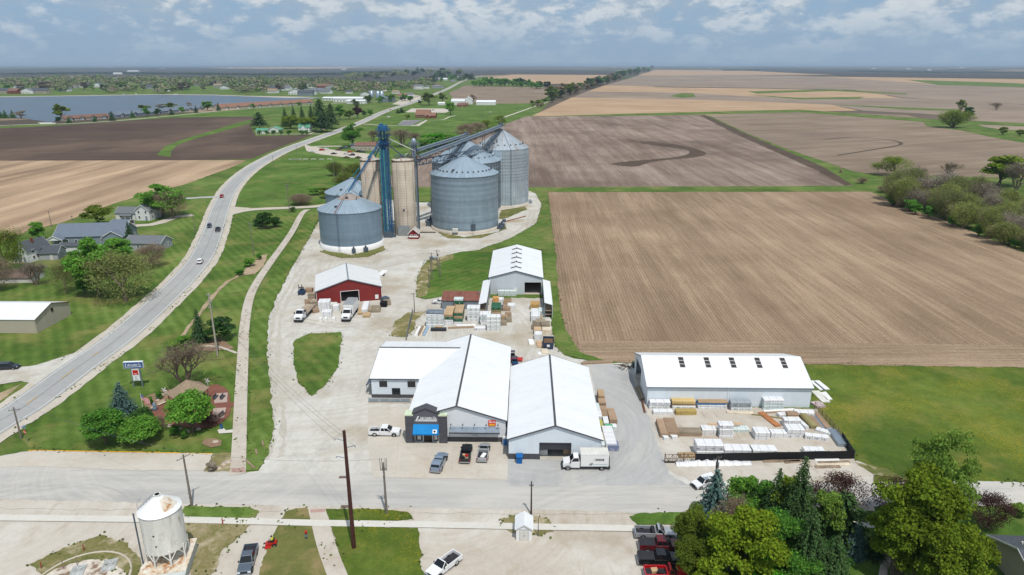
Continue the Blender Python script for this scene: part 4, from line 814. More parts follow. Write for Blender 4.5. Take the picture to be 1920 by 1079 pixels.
for x, y in ((857,201),(862,200)):
    p = G(x, y); house('brick_house', 'low brick house with a brown roof near the white barns' if x < 860 else 'narrow brick house behind the leafy tree', (p.x,p.y,0), 0, 14, 10, 3.2, 6, 'x', BRICK, SHBR, far=True)
# lake terraces
def terrace(label, x0, y0, x1, y1, n, wm, rm, D=12, he=3.0, hr=6.2):
    a, b_ = G(x0, y0), G(x1, y1); L = (b_-a).length; rz = math.atan2((b_-a).y, (b_-a).x)
    t = thing('lake_terrace', label, 'terrace', a, rz); w_, r_ = gable(t, L, D, he, hr, 'x', wm, rm, oh=.6, th=.2)
    for i in range(n):
        u = (i+.5)*L/n; MB().box(u-2.4,u+2.4,-.08,-.003,.1,2.5).build('garage_door', WHITE, t); MB().box(u+3,u+4.2,-.08,-.003,.2,2.3).build('window', GLASS, t)
        mb = MB(); mb.prism([(u-3,he+.2),(u+3,he+.2),(u,he+2.3)], -1.2, 3.2, 'y'); mb.build('dormer', wm, r_)
        mb = MB(); mb.slab([(u-3.4,-1.6,he+.1),(u,-1.6,he+2.55),(u,3.6,he+2.55),(u-3.4,3.6,he+.1)],(-.7,0,1),.1).slab([(u,-1.6,he+2.55),(u+3.4,-1.6,he+.1),(u+3.4,3.6,he+.1),(u,3.6,he+2.55)],(.7,0,1),.1); mb.build('dormer_roof', rm, r_)
terrace('brown roofed lake house row with three white garage gables', 122, 227.5, 206, 222.5, 4, SIDT, SHBR, 14)
terrace('long blue grey roofed lake terrace', 218, 221, 384, 206, 8, SIDB, SHBL, 15, 3.2, 7)
terrace('long red brown roofed terrace along the lake lane', 414, 206.5, 588, 195.5, 9, SIDT, SHRED, 20, 3.6, 8.5)
# ================================================================ grain bins, silos, elevator legs
def bin_mat(name, col, ribs=0, band=.25, rough=.42, metal=.55, rust=0.0):
    m, k, b = newmat(name, col, rough, metal, .5); v = k.tex('Object'); s = k.sep(v)
    an = k.math('ARCTAN2', s[1], s[0])
    sheet = k.math('FLOOR', k.math('MULTIPLY', s[2], 1/1.1)); wn = k.new('ShaderNodeTexWhiteNoise', noise_dimensions='1D'); k.put(wn.inputs['W'], sheet)
    tone = k.mr(wn.outputs[0], 0, 1, 1-band, 1+band*.5)
    pan = k.math('FLOOR', k.math('MULTIPLY', an, 9)); w2 = k.new('ShaderNodeTexWhiteNoise', noise_dimensions='2D'); k.put(w2.inputs['Vector'], k.comb(pan, sheet, 0)); tone = k.math('MULTIPLY', tone, k.mr(w2.outputs[0], 0, 1, 1-band*.3, 1+band*.3))
    seam = k.mr(k.math('ABSOLUTE', k.math('SUBTRACT', k.math('FRACT', k.math('MULTIPLY', s[2], 1/1.1)), .5)), .455, .49, 1, .82); tone = k.math('MULTIPLY', tone, seam)
    tone = k.math('MULTIPLY', tone, k.mr(k.noise(k.mapping(v, scale=(.5,.5,.06)), 1, 4, .6), .3, .7, .9, 1.08))
    c = k.mix(1, lin(col), k.comb(tone, tone, tone), 'MULTIPLY')
    if rust:
        mk = k.mr(k.noise(k.mapping(v, scale=(.35,.35,.05)), 1, 5, .7), .55, .72, 0, rust); c = k.mix(mk, c, lin('#a3835a'))
    k.put(b.inputs['Base Color'], c)
    h = k.math('SINE', k.math('MULTIPLY', s[2], 2*math.pi/.27)); 
    k.put(b.inputs['Normal'], k.bump(h, .35, .05)); k.put(b.inputs['Roughness'], k.mr(tone, .7, 1.2, rough+.12, rough-.05)); return m
def cone_mat(name, col, rust=0.0, n=46, metal=.4):
    m, k, b = newmat(name, col, .42, metal, .5); v = k.tex('Object'); s = k.sep(v); an = k.math('ARCTAN2', s[1], s[0])
    fr = k.math('FRACT', k.math('MULTIPLY', an, n/(2*math.pi))); rib = k.mr(k.math('ABSOLUTE', k.math('SUBTRACT', fr, .5)), .38, .48, 0, 1)
    pan = k.math('FLOOR', k.math('MULTIPLY', an, n/(2*math.pi))); wn = k.new('ShaderNodeTexWhiteNoise', noise_dimensions='1D'); k.put(wn.inputs['W'], pan)
    tone = k.math('MULTIPLY', k.mr(wn.outputs[0], 0, 1, .93, 1.06), k.mr(rib, 0, 1, 1, .8)); tone = k.math('MULTIPLY', tone, k.mr(k.noise(v, .3, 4, .6), .3, .7, .92, 1.06))
    c = k.mix(1, lin(col), k.comb(tone, tone, tone), 'MULTIPLY')
    if rust:
        a2 = k.noise(k.comb(k.math('MULTIPLY', an, 2.2), k.math('MULTIPLY', s[2], .06), 0), 2.0, 4, .7); c = k.mix(k.mr(a2, .52, .68, 0, rust), c, lin('#8f7a5c'))
    k.put(b.inputs['Base Color'], c); k.put(b.inputs['Normal'], k.bump(rib, .4, .05)); return m
BIN1 = bin_mat('bin_steel_blue', (.20,.28,.355), 0, .10, .5, .25); BIN2 = bin_mat('bin_steel_grey', (.265,.345,.41), 0, .18, .46, .3); BIN3 = bin_mat('bin_steel_bright', (.60,.68,.74), 0, .08, .27, .72, .4); BIN4 = bin_mat('bin_steel_dull', (.22,.27,.32), 0, .2, .5, .3)
CONE1 = cone_mat('bin_roof', (.36,.455,.53)); CONE2 = cone_mat('bin_roof_rusty', (.44,.50,.55), .8); CONER = cone_mat('bin_roof_rust_crown', (.36,.30,.27), .9, 28, .1)
def grain_bin(label, x, y, r, he, hp, wallm, roofm, base=(1.0, CONC, .25), ribs=0, vents=0, crown=None, ladder=None, hoops=0, hatch=True):
    t = thing('grain_bin', label, 'grain bin', (x, y, 0)); n = 72
    wall = MB().lathe([(r,base[0]),(r,he)], n).build('wall', wallm, t)
    MB().lathe([(r+base[2],0),(r+base[2],base[0]-.05),(r+.02,base[0]+.02)], n).build('foundation_ring', base[1], t)
    rt = 1.2; rp = [(r+.25, he-.05), (rt, hp-.15), (rt, hp+.35), (.01, hp+.55)]
    roof = MB().lathe(rp[:2], n, smooth=False).lathe(rp[1:], 16, smooth=False).lathe([(r+.25,he-.2),(r+.25,he-.05)], n).build('roof', roofm, t)
    if crown:
        f = crown[0]; rr = f; z = hp-.15-(hp-.1-he)*(f-rt)/(r+.25-rt); MB().lathe([(rr, z+.06),(rt+.02, hp-.06)], 28, smooth=False).build('roof_crown', crown[1], roof)
    if ribs:
        mb = MB()
        for i in range(ribs):
            a = 2*math.pi*(i+.5)/ribs; c_, s_ = math.cos(a), math.sin(a)
            mb.tube((r*c_+.04*c_, r*s_+.04*s_, base[0]), (r*c_+.04*c_, r*s_+.04*s_, he-.2), .09, .09, 4)
        o = mb.build('wall_stiffeners', BIN3 if wallm == BIN3 else STEELD, wall); o['kind'] = 'stuff'
    for i in range(hoops):
        z = base[0]+(he-base[0])*(.45+.5*i/hoops); MB().lathe([(r+.16,z),(r+.22,z+.04),(r+.16,z+.09)], 48).build('wind_ring', STEELD, wall)
    if vents:
        vm = MB().box(-.28,.28,-.3,.3,-.1,.35).mesh('vent', CHAR); sl = (hp-he)/(r-rt)
        for i in range(vents):
            a = 2*math.pi*i/vents; rr = r*.80; o = bpy.data.objects.new('roof_vent', vm); COL.objects.link(o); o.parent = roof
            o.location = (rr*math.cos(a), rr*math.sin(a), he+(r-rr)*sl+.05); o.rotation_euler = (0, math.atan(sl), a)
    if hatch:
        a = R(-112); rr = r*.72; sl = (hp-he)/(r-rt); o = MB().box(-.5,.5,-.4,.4,-.05,.5).build('roof_hatch', CHAR, roof, (rr*math.cos(a), rr*math.sin(a), he+(r-rr)*sl)); o.rotation_euler = (0,0,a)
    if ladder is not None:
        a = R(ladder); mb = MB(); 
        for s_ in (-.25, .25):
            p = Vector(((r+.35)*math.cos(a)-s_*math.sin(a), (r+.35)*math.sin(a)+s_*math.cos(a), 0)); mb.tube(p+Vector((0,0,.8)), p+Vector((0,0,he+.6)), .05, .05, 4)
        for j in range(int(he/1.2)):
            z = 1.2+j*1.2; mb.tube(((r+.35)*math.cos(a)+.25*math.sin(a),(r+.35)*math.sin(a)-.25*math.cos(a),z),((r+.35)*math.cos(a)-.25*math.sin(a),(r+.35)*math.sin(a)+.25*math.cos(a),z),.03,.03,4)
        sl = (hp-he)/(r-rt); mb.tube(((r+.1)*math.cos(a),(r+.1)*math.sin(a),he+.1),(1.3*math.cos(a),1.3*math.sin(a),hp+.2),.07,.07,4); mb.build('ladder', STEELD, t)
    return t
bA = grain_bin('squat dark steel grain bin with a white base ring and rust striped crown', -63.2, 262.3, 12.0, 15.2, 20.6, BIN1, CONE1, (2.4, WHITE, .22), 0, 0, (4.6, CONER), -100, 0)
for a in (-75, -95, -55):   # fans at the foot
    aa = R(a); mb = MB(); mb.box(-.7,.7,-.7,.7,.4,1.9).tube((0,0,1.9),(0,0,2.6),.35,.35,8).tube((-.9,0,1.1),(-.9,0,1.12),.4,.4,8); 
    if a != -95: mb.build('fan_unit', STEELD, bA, (13.2*math.cos(aa), 13.2*math.sin(aa), 0), aa)
mb = MB(); mb.path([(-5.6,-2,18.9),(-4,-1.5,20.5),(-3,-2,19.6)],.14).path([(3.4,-3.2,18.9),(4,-3.6,20.2)],.16); mb.box(-.5,.5,-3.9,-3.2,18.9,20.0).build('roof_spouts', CHAR, bA)
MB().tube((-1.0,-1.0,20.4),(-3.0,-11.9,15.3),.13,.13,5).build('rusty_roof_ladder', flat('rust','#7a4a3a',.9), bA)
bB = grain_bin('steel grain bin half hidden behind the squat one', -70.0, 299.0, 12.0, 15.2, 20.6, BIN1, CONE1, (1.0, CONC, .3), 0, 0, None, 150, 0)
bC = grain_bin('broad grey grain bin in the centre with a ring of roof vents', -20.5, 294.7, 14.5, 24.0, 30.8, BIN2, CONE1, (1.3, CONC, .5), 0, 32, None, 190, 0)
bD = grain_bin('large dull grain bin hidden behind the broad centre bin', -22.2, 334.5, 16.5, 24.2, 33.6, BIN4, CONE1, (1.0, CONC, .4), 48, 24, None, 20, 5)
bE = grain_bin('tallest shiny ribbed grain bin with a rust stained roof', -5.2, 348.5, 13.5, 28.6, 37.0, BIN3, CONE2, (1.2, CONC, .5), 64, 22, None, -70, 9)
MB().box(-1.0,1.0,-.5,.3,0,1.6).tube((0,0,1.6),(0,0,2.4),.3,.3,8).build('fan_unit', STEELL, bE, (14.5,-1.5,0)); MB().box(-.25,.25,-.2,.2,31.6,33.2).build('roof_hatch_dark', CHAR, bE, (-2.2,-8.6,0))
mb = MB(); mb.box(-1.1,1.1,-.6,.6,1.3,2.9); mb.build('fan_box', OFFW, bC, (-3.2,-15.8,0)); mb = MB(); mb.box(-1,1,-.05,.05,0,3); mb.build('wall_door', STEELD, bC, (4.2,-14.1,1.3), R(17))
for a, s_ in ((-18, 1.0), (-8, 1.1), (165, 1.3), (175, 1.2)):
    aa = R(a); MB().box(-1.1*s_,1.1*s_,-.9*s_,.9*s_,0,1.9*s_).tube((0,0,1.9*s_),(0,0,2.7*s_),.4,.4,8).build('fan_unit', STEELD, bC, (16.2*math.cos(aa), 16.2*math.sin(aa), 0), aa)
MB().path([(-18.5,2,3),(-16,2.5,3),(-15,2,6),(-14.4,1,22)],.16).build('drain_pipe', STEELD, bC)
# concrete stave silos
m, k, b = newmat('stave_concrete', None, .9, 0, .15); v = k.tex('Object'); s = k.sep(v); an = k.math('ARCTAN2', s[1], s[0])
band = k.mr(k.math('ABSOLUTE', k.math('SUBTRACT', k.math('FRACT', k.math('MULTIPLY', s[2], 1/1.05)), .5)), .42, .48, 1, .74)
tone = k.math('MULTIPLY', band, k.mr(k.noise(k.mapping(v, scale=(.6,.6,.12)), 1, 5, .65), .3, .7, .78, 1.12)); shn = k.new('ShaderNodeTexWhiteNoise', noise_dimensions='1D'); k.put(shn.inputs['W'], k.math('FLOOR', k.math('MULTIPLY', s[2], 1/2.1))); tone = k.math('MULTIPLY', tone, k.mr(shn.outputs[0], 0, 1, .92, 1.06))
c = k.mix(1, lin('#b3a899'), k.comb(tone, tone, tone), 'MULTIPLY'); c = k.mix(k.mr(k.noise(k.mapping(v, scale=(1.2,1.2,.05)), 1, 5, .7), .54, .74, 0, .35), c, lin('#8a7c6c')); k.put(b.inputs['Base Color'], c); STAVE = m
def stave_silo(label, x, y, r, h, panel):
    t = thing('concrete_silo', label, 'silo', (x, y, 0)); w_ = MB().lathe([(r,0),(r,h),(r-.25,h),(r-.25,h-.5)], 40).build('wall', STAVE, t)
    MB().disc(r-.2, h-.5, 32).build('top_slab', OFFW, t); MB().lathe([(r+.02,h-.6),(r+.1,h-.5),(r+.1,h-.1),(r+.02,h)], 40).build('rim_band', WOODO, t)
    for i in range(4):
        a = R(200+i*45); MB().tube((r*math.cos(a)*1.01,r*math.sin(a)*1.01,.5),(r*math.cos(a)*1.01,r*math.sin(a)*1.01,h-.5),.05,.05,4).build('wall_cable', CHAR, w_)
    for q in range(3): MB().box(-.4,.4,-.4,.4,h-.5,h+.5).build('roof_box', REDP if q == 0 else OFFW, t, (random.uniform(-2.5,2.5), random.uniform(-3,-1), 0))
    if panel: MB().box(-2.4,2.4,-.3,.2,0,4.6).build('steel_door', flat('galvanised_door','#8f9496',.6,.2), t, (-.2,-r+.15,0)); MB().box(-.35,.35,-.1,.1,10.5,11.5).build('hatch', STEELD, t, (.3,-r,0))
    return t
stave_silo('concrete stave silo with a galvanised door standing right of the blue tower', -44.8, 281.6, 4.55, 31.2, True); stave_silo('stained concrete silo standing left of the blue tower', -57.9, 282.6, 4.55, 31.2, False)
def truss(mb, a, b_, w, h, n, r=.09, rb=.05, up=(0,0,1)):
    a, b_ = Vector(a), Vector(b_); d = (b_-a).normalized(); u = Vector(up); sd = d.cross(u).normalized(); up_ = sd.cross(d).normalized()
    cn = [sd*(w/2)*i+up_*(h/2)*j for i, j in ((1,1),(-1,1),(-1,-1),(1,-1))]
    for c_ in cn: mb.tube(a+c_, b_+c_, r, r, 4)
    L = (b_-a).length
    for i in range(n):
        p, q = a.lerp(b_, i/n), a.lerp(b_, (i+1)/n)
        for j in range(4):
            c0, c1 = cn[j], cn[(j+1)%4]
            mb.tube(p+c0, p+c1, rb, rb, 4, caps=False); mb.tube(p+(c0 if i % 2 else c1), q+(c1 if i % 2 else c0), rb, rb, 4, caps=False)
    return mb
def rails(mb, pts, z=1.1, r=.04):
    for a, b_ in zip(pts, pts[1:]):
        a, b_ = Vector(a), Vector(b_)
        for hh in (z*.5, z): mb.tube(a+Vector((0,0,hh)), b_+Vector((0,0,hh)), r, r, 4)
        for i in range(int((b_-a).length/1.5)+1): p = a.lerp(b_, min(1, i*1.5/max(.1,(b_-a).length))); mb.tube(p, p+Vector((0,0,z)), r, r, 4)
# blue leg tower
t = tower = thing('elevator_tower', 'tall blue bucket elevator tower between the two concrete silos', 'elevator', (-51.1, 276.6, 0))
truss(MB(), (0,0,0), (0,0,42), 3.2, 3.2, 18, .13, .07, (0,1,0)).build('frame', BLUE, t)
for x, y, r, mt, h in ((-.8,-1.2,.42,BLUE,44),(.6,-1.2,.42,BLUE,44),(-1.5,-1.9,.2,TEAL,39),(.0,-2.0,.18,TEAL,36),(1.45,-1.9,.22,BLUED,40),(1.2,.6,.3,BLUED,42),(-1.2,.8,.3,BLUED,42)): MB().tube((x,y,.4),(x,y,h),r,r,8).build('leg_casing' if r > .4 else 'downspout', mt, t)
MB().box(-1.7,1.7,-2.0,1.2,43.2,45.2).box(-1.2,.2,-1.8,-.4,45.2,45.9).build('head_housing', BLUE, t)
for z in (38.0, 41.0, 43.0):
    mb = MB(); mb.box(-2.5,2.5,-2.7,2.3,z,z+.12); rails(mb, [(-2.5,-2.7,z),(2.5,-2.7,z),(2.5,2.3,z),(-2.5,2.3,z),(-2.5,-2.7,z)]); mb.build('platform', BLUED, t)
mb = MB(); mb.box(-.9,.9,-.9,.9,37,39.6).tube((0,0,37),(0,0,35.2),.9,.3,8).build('distributor', BLUE, t, (0,-.4,0)); MB().box(-1.8,1.8,-2.8,-.6,0,2.6).box(1.8,3.1,-2.0,-.5,0,1.3).build('boot_pit', STEELD, t); MB().tube((0,0,45.9),(0,0,48.6),.05,.03,5).build('mast', STEELL, t)
for i, (dst, mt, r, st) in enumerate((((-12.1,-14.4,21.4),BLUE,.28,(-.9,-1.5,39.5)),((-18.5,22.2,21.6),TEAL,.28,(-1.2,.4,39)),((-4.9,5,32.2),BLUE,.25,(-1,1,38)),((7.4,3.4,32.2),STEELD,.25,(1.2,0,38)),((-2.2,-13,21.4),TEAL,.16,(-.6,-1.5,38.4)),((10.6,12.5,33.6),OFFW,.2,(1.5,1,40)))):
    if i != 4: MB().tube(st, dst, r, r, 8).build('grain_spout', mt, t)
truss(MB(), (-1.4,-2.2,38.2), (-11.3,-13.6,22.2), .9, .9, 10, .06, .04).build('spout_truss', BLUED, t)
for dx, dy in ((3.4,2.2),(-3.2,1.8)): MB().tube((-12.1,-14.3,22.6),(-12.1+dx*1.4,-14.3+dy*2.2,18.2),.09,.09,5).build('spout_brace', STEELD, t)
# grey leg with platform
t = leg = thing('grey_elevator_leg', 'slender grey elevator leg with a domed head right of the concrete silo', 'elevator', (-41.0, 289.5, 0))
truss(MB(), (0,0,0), (0,0,36), 1.9, 1.9, 20, .11, .06, (0,1,0)).build('frame', STEELD, t)
for x in (-.5, .5): MB().box(x-.32,x+.32,-1.35,-.75,.3,37).build('leg_casing', STEELL, t)
MB().lathe([(1.1,36.6),(1.2,37.4),(.9,38.4),(.4,38.9),(.01,39.0)], 12).build('head_dome', STEELL, t); MB().tube((0,-.2,31.5),(0,-.2,36.6),.7,1.1,10).build('head_funnel', STEELD, t)
for z in (36.2,):
    mb = MB(); mb.box(-2.1,2.6,-2.2,1.8,z,z+.12); rails(mb, [(-2.1,-2.2,z),(2.6,-2.2,z),(2.6,1.8,z),(-2.1,1.8,z),(-2.1,-2.2,z)]); mb.build('platform', STEELD, t)
mb = MB(); mb.box(-8.0,2.6,-2.4,2.2,29.2,29.45); rails(mb, [(-8,-2.4,29.4),(2.6,-2.4,29.4),(2.6,2.2,29.4),(-8,2.2,29.4),(-8,-2.4,29.4)], 1.2, .06); truss(mb, (-8,0,30.8),(2.6,0,30.8),3.6,2.2,6,.09,.07); mb.box(-6,-4.2,-1,1,29.5,31.4).box(-3,-1.2,-1.2,.8,29.5,31.0); mb.build('work_deck', STEELD, t)
for dst, mt in (((-5.5,-.5,30.5),OFFW),((-2.5,-1,30.5),WOOD),((1.6,-.6,30.5),flat('pale_orange','#c9926c',.7))): MB().tube((0,-.3,34.8), dst, .17, .17, 6).build('grain_spout', mt, t)
# inclined conveyors and bridge
def conveyor(label, a, b_, w=1.6, deck=True):
    a, b_ = Vector(a), Vector(b_); t = thing('grain_conveyor', label, 'conveyor', a); e = b_-a; sd = e.cross(Vector((0,0,1))).normalized(); up = sd.cross(e).normalized()
    mb = MB(); P = [a*0+sd*(-.45), a*0+sd*.45, e+sd*.45, e-sd*.45]; mb.slab([p+up*.9 for p in P], up, .8); mb.build('trough', STEELL, t)
    mb = truss(MB(), up*-.5, e+up*-.5, w, 1.3, int(e.length/2.2), .1, .055); mb.build('truss', STEELD, t)
    mb = MB(); mb.slab([sd*.6+up*.2, sd*1.7+up*.2, e+sd*1.7+up*.2, e+sd*.6+up*.2], up, .1)
    for q in (.7, 1.7): mb.tube(sd*q+up*1.25, e+sd*q+up*1.25, .05, .05, 4)
    n = int(e.length/2)
    for i in range(n+1): p = e*(i/n); mb.tube(p+sd*1.7+up*.2, p+sd*1.7+up*1.25, .04, .04, 4)
    mb.build('walkway', STEELL, t); MB().box(-1,1,-.8,.8,-.3,1.6).build('drive_head', STEELD, t, e); return t
conveyor('upper inclined conveyor from the grey leg to the hidden bin peak', (-41,291,33.2), (-21.8,333,35.8)); conveyor('long inclined conveyor rising to the peak of the tallest bin', (-39.4,289.5,30.8), (-5.4,347.6,38.8))
t = thing('truss_bridge', 'level steel truss bridge passing behind the centre bin roof', 'bridge', (-40,291,28.6)); truss(MB(), (0,0,0), (31,47,.3), 1.8, 2.2, 24, .11, .07).build('truss', STEELD, t); mb = MB(); mb.slab([(-.5,.4,-1),(.5,-.4,-1),(31.5,46.6,-.7),(30.5,47.4,-.7)],(0,0,1),.1).build('walkway', STEELL, t)
t = thing('support_truss', 'steep grey chute truss dropping from the upper conveyor to the centre bin', 'chute', (-21.8,332,35)); truss(MB(), (0,0,0), (-10.0,-25.5,-11.2), 1.2, 1.6, 14, .12, .07).build('truss', STEELD, t); MB().tube((.3,0,-.5),(-9.6,-25.4,-11.6),.35,.35,8).build('spout', STEELD, t)
t = thing('support_truss', 'short steep chute truss beside the tallest bin roof', 'chute', (-6.0,345,38)); truss(MB(), (0,0,0), (-8,-10.5,-9.8), 1.2, 1.6, 10, .12, .07).build('truss', STEELD, t); MB().tube((.3,0,-.5),(-7.8,-10.5,-10.2),.35,.35,8).build('spout', STEELD, t)
for x, y, z, lb in ((-28.2,318,23.9,'thin steel post propping the conveyors left of the hidden bin'),(-13.8,337,27,'thin steel post propping the long conveyor by the tallest bin')):
    t = thing('conveyor_post', lb, 'post', (x,y,0)); mb = MB()
    for dx in (-.9,.9): mb.tube((dx,0,0),(dx*.6,0,z+9),.12,.1,6)
    for i in range(12): zz = i*(z+9)/12; mb.tube((-.9,0,zz),(.85,0,zz+(z+9)/12),.05,.05,4)
    mb.build('frame', STEELD, t)
# old hopper bin at the near corner
m, k, b = newmat('old_bin_paint', None, .7, 0, .3); v = k.tex('Object'); s = k.sep(v)
tone = k.mr(k.noise(k.mapping(v, scale=(.8,.8,.15)), 1, 5, .7), .3, .7, .8, 1.08); ring = k.mr(k.math('ABSOLUTE', k.math('SUBTRACT', k.math('FRACT', k.math('MULTIPLY', s[2], 1/.8)), .5)), .44, .49, 1, .93); tone = k.math('MULTIPLY', tone, ring)
c = k.mix(1, lin('#e2e0d8'), k.comb(tone, tone, tone), 'MULTIPLY'); c = k.mix(k.mr(k.noise(k.mapping(v, scale=(1,1,.35)), 1.3, 5, .75), .56, .72, 0, .75), c, lin('#8d7357')); k.put(b.inputs['Base Color'], c); k.put(b.inputs['Normal'], k.bump(k.math('SINE', k.math('MULTIPLY', s[2], 2*math.pi/.25)), .25, .03)); OLDB = m
m, k, b = newmat('rusty_white', None, .8, 0, .2); v = k.tex('Object'); c = k.ramp(k.noise(v, .9, 5, .7), [(.4,'#d6d2c8'),(.52,'#c9b79f'),(.62,'#a8764f'),(.72,'#7d4a33')]); k.put(b.inputs['Base Color'], c); RUSTW = m
OBX, OBY = -48.7, 80.2
t = thing('old_hopper_bin', 'rusty white hopper bin on braced legs above a flat roofed base', 'grain bin', (OBX, OBY, 0), R(12))
MB().box(-2.9,3.0,-3.6,3.0,0,1.75).build('base_block', metal_sheet('base_sheet',(.52,.55,.53),.35,'X',.6,.05,.8), t); MB().box(-3.05,3.15,-3.8,3.15,1.753,1.9).build('base_roof', RUSTW, t)
MB().box(-2.9,3.0,-7.6,-3.803,0,1.6).build('lower_block', MATS['base_sheet'], t); MB().slab([(-3.05,-8,1.45),(3.2,-8,1.45),(3.2,-3.81,1.86),(-3.05,-3.81,1.86)],(0,-.1,1),.08).build('lower_roof', MATS['base_sheet'], t)
r = 2.7; MB().lathe([(r,3.9),(r,9.9)], 48).build('wall', OLDB, t); MB().lathe([(r,3.9),(.6,2.7)], 32).build('hopper', OLDB, t)
rf = MB().lathe([(r+.12,9.85),(.45,11.75),(.45,12.0)], 36, smooth=False).disc(.45,12.0,16).build('roof', WHITE, t); MB().lathe([(r-.2,10.08),(.9,11.55)], 8, a0=R(-62), a1=R(10), smooth=False).build('rust_panel', RUSTW, rf)
MB().disc(.34,12.03,12).build('filler_hole', DARK, rf)
for i in range(8):
    a = 2*math.pi*(i+.5)/8; p = Vector((r*math.cos(a), r*math.sin(a), 0)); lg = MB().tube(p+Vector((0,0,1.9)), p+Vector((0,0,4.3)), .13, .13, 6).build('leg', OLDB, t)
    for s_ in (-1, 1): q = Vector((r*math.cos(a+s_*.3), r*math.sin(a+s_*.3), 3.92)); MB().tube(p+Vector((0,0,2.7)), q, .07, .07, 5).build('brace', OLDB, lg)
MB().tube((-r-.25,-1.2,1.9),(-r-.25,-1.2,10.2),.1,.1,6).build('downpipe', STEELD, t)
mb = MB()
for s_ in (-.25,.25): mb.tube((-r*.98,s_,10.1),(-.5,s_,12.05),.03,.03,4)
for i in range(7): f = i/7; mb.tube((-r*.98+2.8*f,-.25,10.1+2.1*f),(-r*.98+2.8*f,.25,10.1+2.1*f),.025,.025,4)
mb.path([(-r*.98,-.25,10.1),(-r*.98,-.25,11.0),(-2,-.25,11.9)],.025); mb.build('roof_ladder', STEELL, rf)
for a, z in ((R(-100),7.2),(R(-98),5.5)): MB().box(-.1,.1,-.06,.06,-.07,.07).build('wall_hole', DARK, t, ((r+.02)*math.cos(a),(r+.02)*math.sin(a),z), a+R(90))
# round foundation
p = G(165, 1083); t = thing('round_foundation', 'round bare concrete foundation with rust stains beside the old bin', 'foundation', (p.x-.4, p.y-1.2, 0))
m, k, b = newmat('stained_slab', None, .95, 0, .1); c = k.ramp(k.noise(k.tex('Object'), .45, 5, .6), [(.42,'#cfc8bd'),(.52,'#bdb3a6'),(.56,'#8a7564'),(.7,'#6d5a4c')]); k.put(b.inputs['Base Color'], c)
MB().lathe([(6.4,0),(6.4,.28),(6.15,.3),(6.15,.16)], 40).build('rim', CONC, t); MB().disc(6.15,.15,40).build('slab', m, t)
for x, y in ((-1.6,2.2),(2.2,3.4)): MB().box(-.9,.9,-1.2,1.2,.15,.3).build('steel_plate', MATS['pit_grey'] if 'pit_grey' in MATS else flat('pit_grey','#a3a5a3',.8,0,.2,.25), t, (x,y,.0), R(15))
# ================================================================ vehicles
def paint(name, col, metal=.0): 
    if name in MATS: return MATS[name]
    m, k, b = newmat(name, col, .32, metal, .5); b.inputs['Coat Weight'].default_value = .4; b.inputs['Coat Roughness'].default_value = .08; MATS[name] = m; return m
LAMPW = newmat('headlamp', '#d8dcdf', .15, .1)[0]; LAMPR = newmat('tail_lamp', '#8a1414', .2)[0]; GRILL = flat('black_plastic', '#232326', .6, 0, .3, .05); BEDL = flat('bed_liner', '#34353a', .9, 0, .1, .1)
def heading(x0, y0, x1, y1): a, b_ = G(x0, y0), G(x1, y1); d = b_-a; return math.atan2(-d.x, d.y)
def wheel(par, x, y, r=.4, w=.28):
    s = 1 if x > 0 else -1
    ty = MB().lathe([(r*.62,-w/2),(r*.95,-w/2),(r,-w*.3),(r,w*.3),(r*.95,w/2),(r*.62,w/2)], 20)
    o = ty.build('wheel', BLACK, par, (x-s*w*.3, y, r)); o.rotation_euler = (0, R(90), 0)
    MB().lathe([(r*.62,-w*.3),(r*.62,w*.42),(r*.5,w*.36),(.05,w*.4),(.01,w*.46)], 14).build('rim', RIM, o, None if s > 0 else (0,0,0)).rotation_euler = (0 if s > 0 else R(180), 0, 0)
def greenhouse(par, prof, pm, posts=(), wsh=True):
    """cab with glass: prof = [(y,z,hw) front base, roof front, roof back, rear base]"""
    (y0,z0,w0),(y1,z1,w1),(y2,z2,w2),(y3,z3,w3) = prof
    cab = MB().shell([(y0,z0,w0),(y1,z1,w1),((y1+y2)/2,z1+.035,w1),(y2,z2,w2),(y3,z3,w3)]).build('cab', pm, par)
    L = lambda a, b_, t: tuple(a[i]+(b_[i]-a[i])*t for i in range(3))
    e = .012
    def pane(name, pts, n):
        n = Vector(n).normalized()*e; MB().slab([Vector(p)+n for p in pts], n, .008).build(name, TGLASS, par)
    a, b_ = (y0,z0,w0), (y1,z1,w1)
    p, q = L(a,b_,.1), L(a,b_,.93); pane('windshield', [(-p[2]+.07,p[0],p[1]),(p[2]-.07,p[0],p[1]),(q[2]-.07,q[0],q[1]),(-q[2]+.07,q[0],q[1])], (0, z1-z0, y0-y1))
    a, b_ = (y3,z3,w3), (y2,z2,w2); p, q = L(a,b_,.22), L(a,b_,.88); pane('rear_window', [(-p[2]+.1,p[0],p[1]),(p[2]-.1,p[0],p[1]),(q[2]-.1,q[0],q[1]),(-q[2]+.1,q[0],q[1])], (0, -(z2-z3), y3-y2))
    xs = [y0, *posts, y3]; nseg = len(xs)-1
    for s in (-1, 1):
        for i in range(nseg):
            def at(t, lo):   # y along the belt (0) / roof (1)
                tt = (t-y0)/(y3-y0); yb = t; zb = z0+(z3-z0)*tt; wb = w0+(w3-w0)*tt
                yr = y1+(y2-y1)*tt; zr = z1+(z2-z1)*tt; wr = w1+(w2-w1)*tt
                return (yb+(yr-yb)*lo, zb+(zr-zb)*lo, wb+(wr-wb)*lo)
            u0 = xs[i]-(.16 if i == 0 else .05); u1 = xs[i+1]+(.12 if i == nseg-1 else .05)
            P = [at(u0,.12), at(u1,.12), at(u1,.86), at(u0,.86)]
            pane('side_window', [(s*w,y,z) for y,z,w in P], (s, 0, (w0-w1)/(z1-z0)))
    return cab
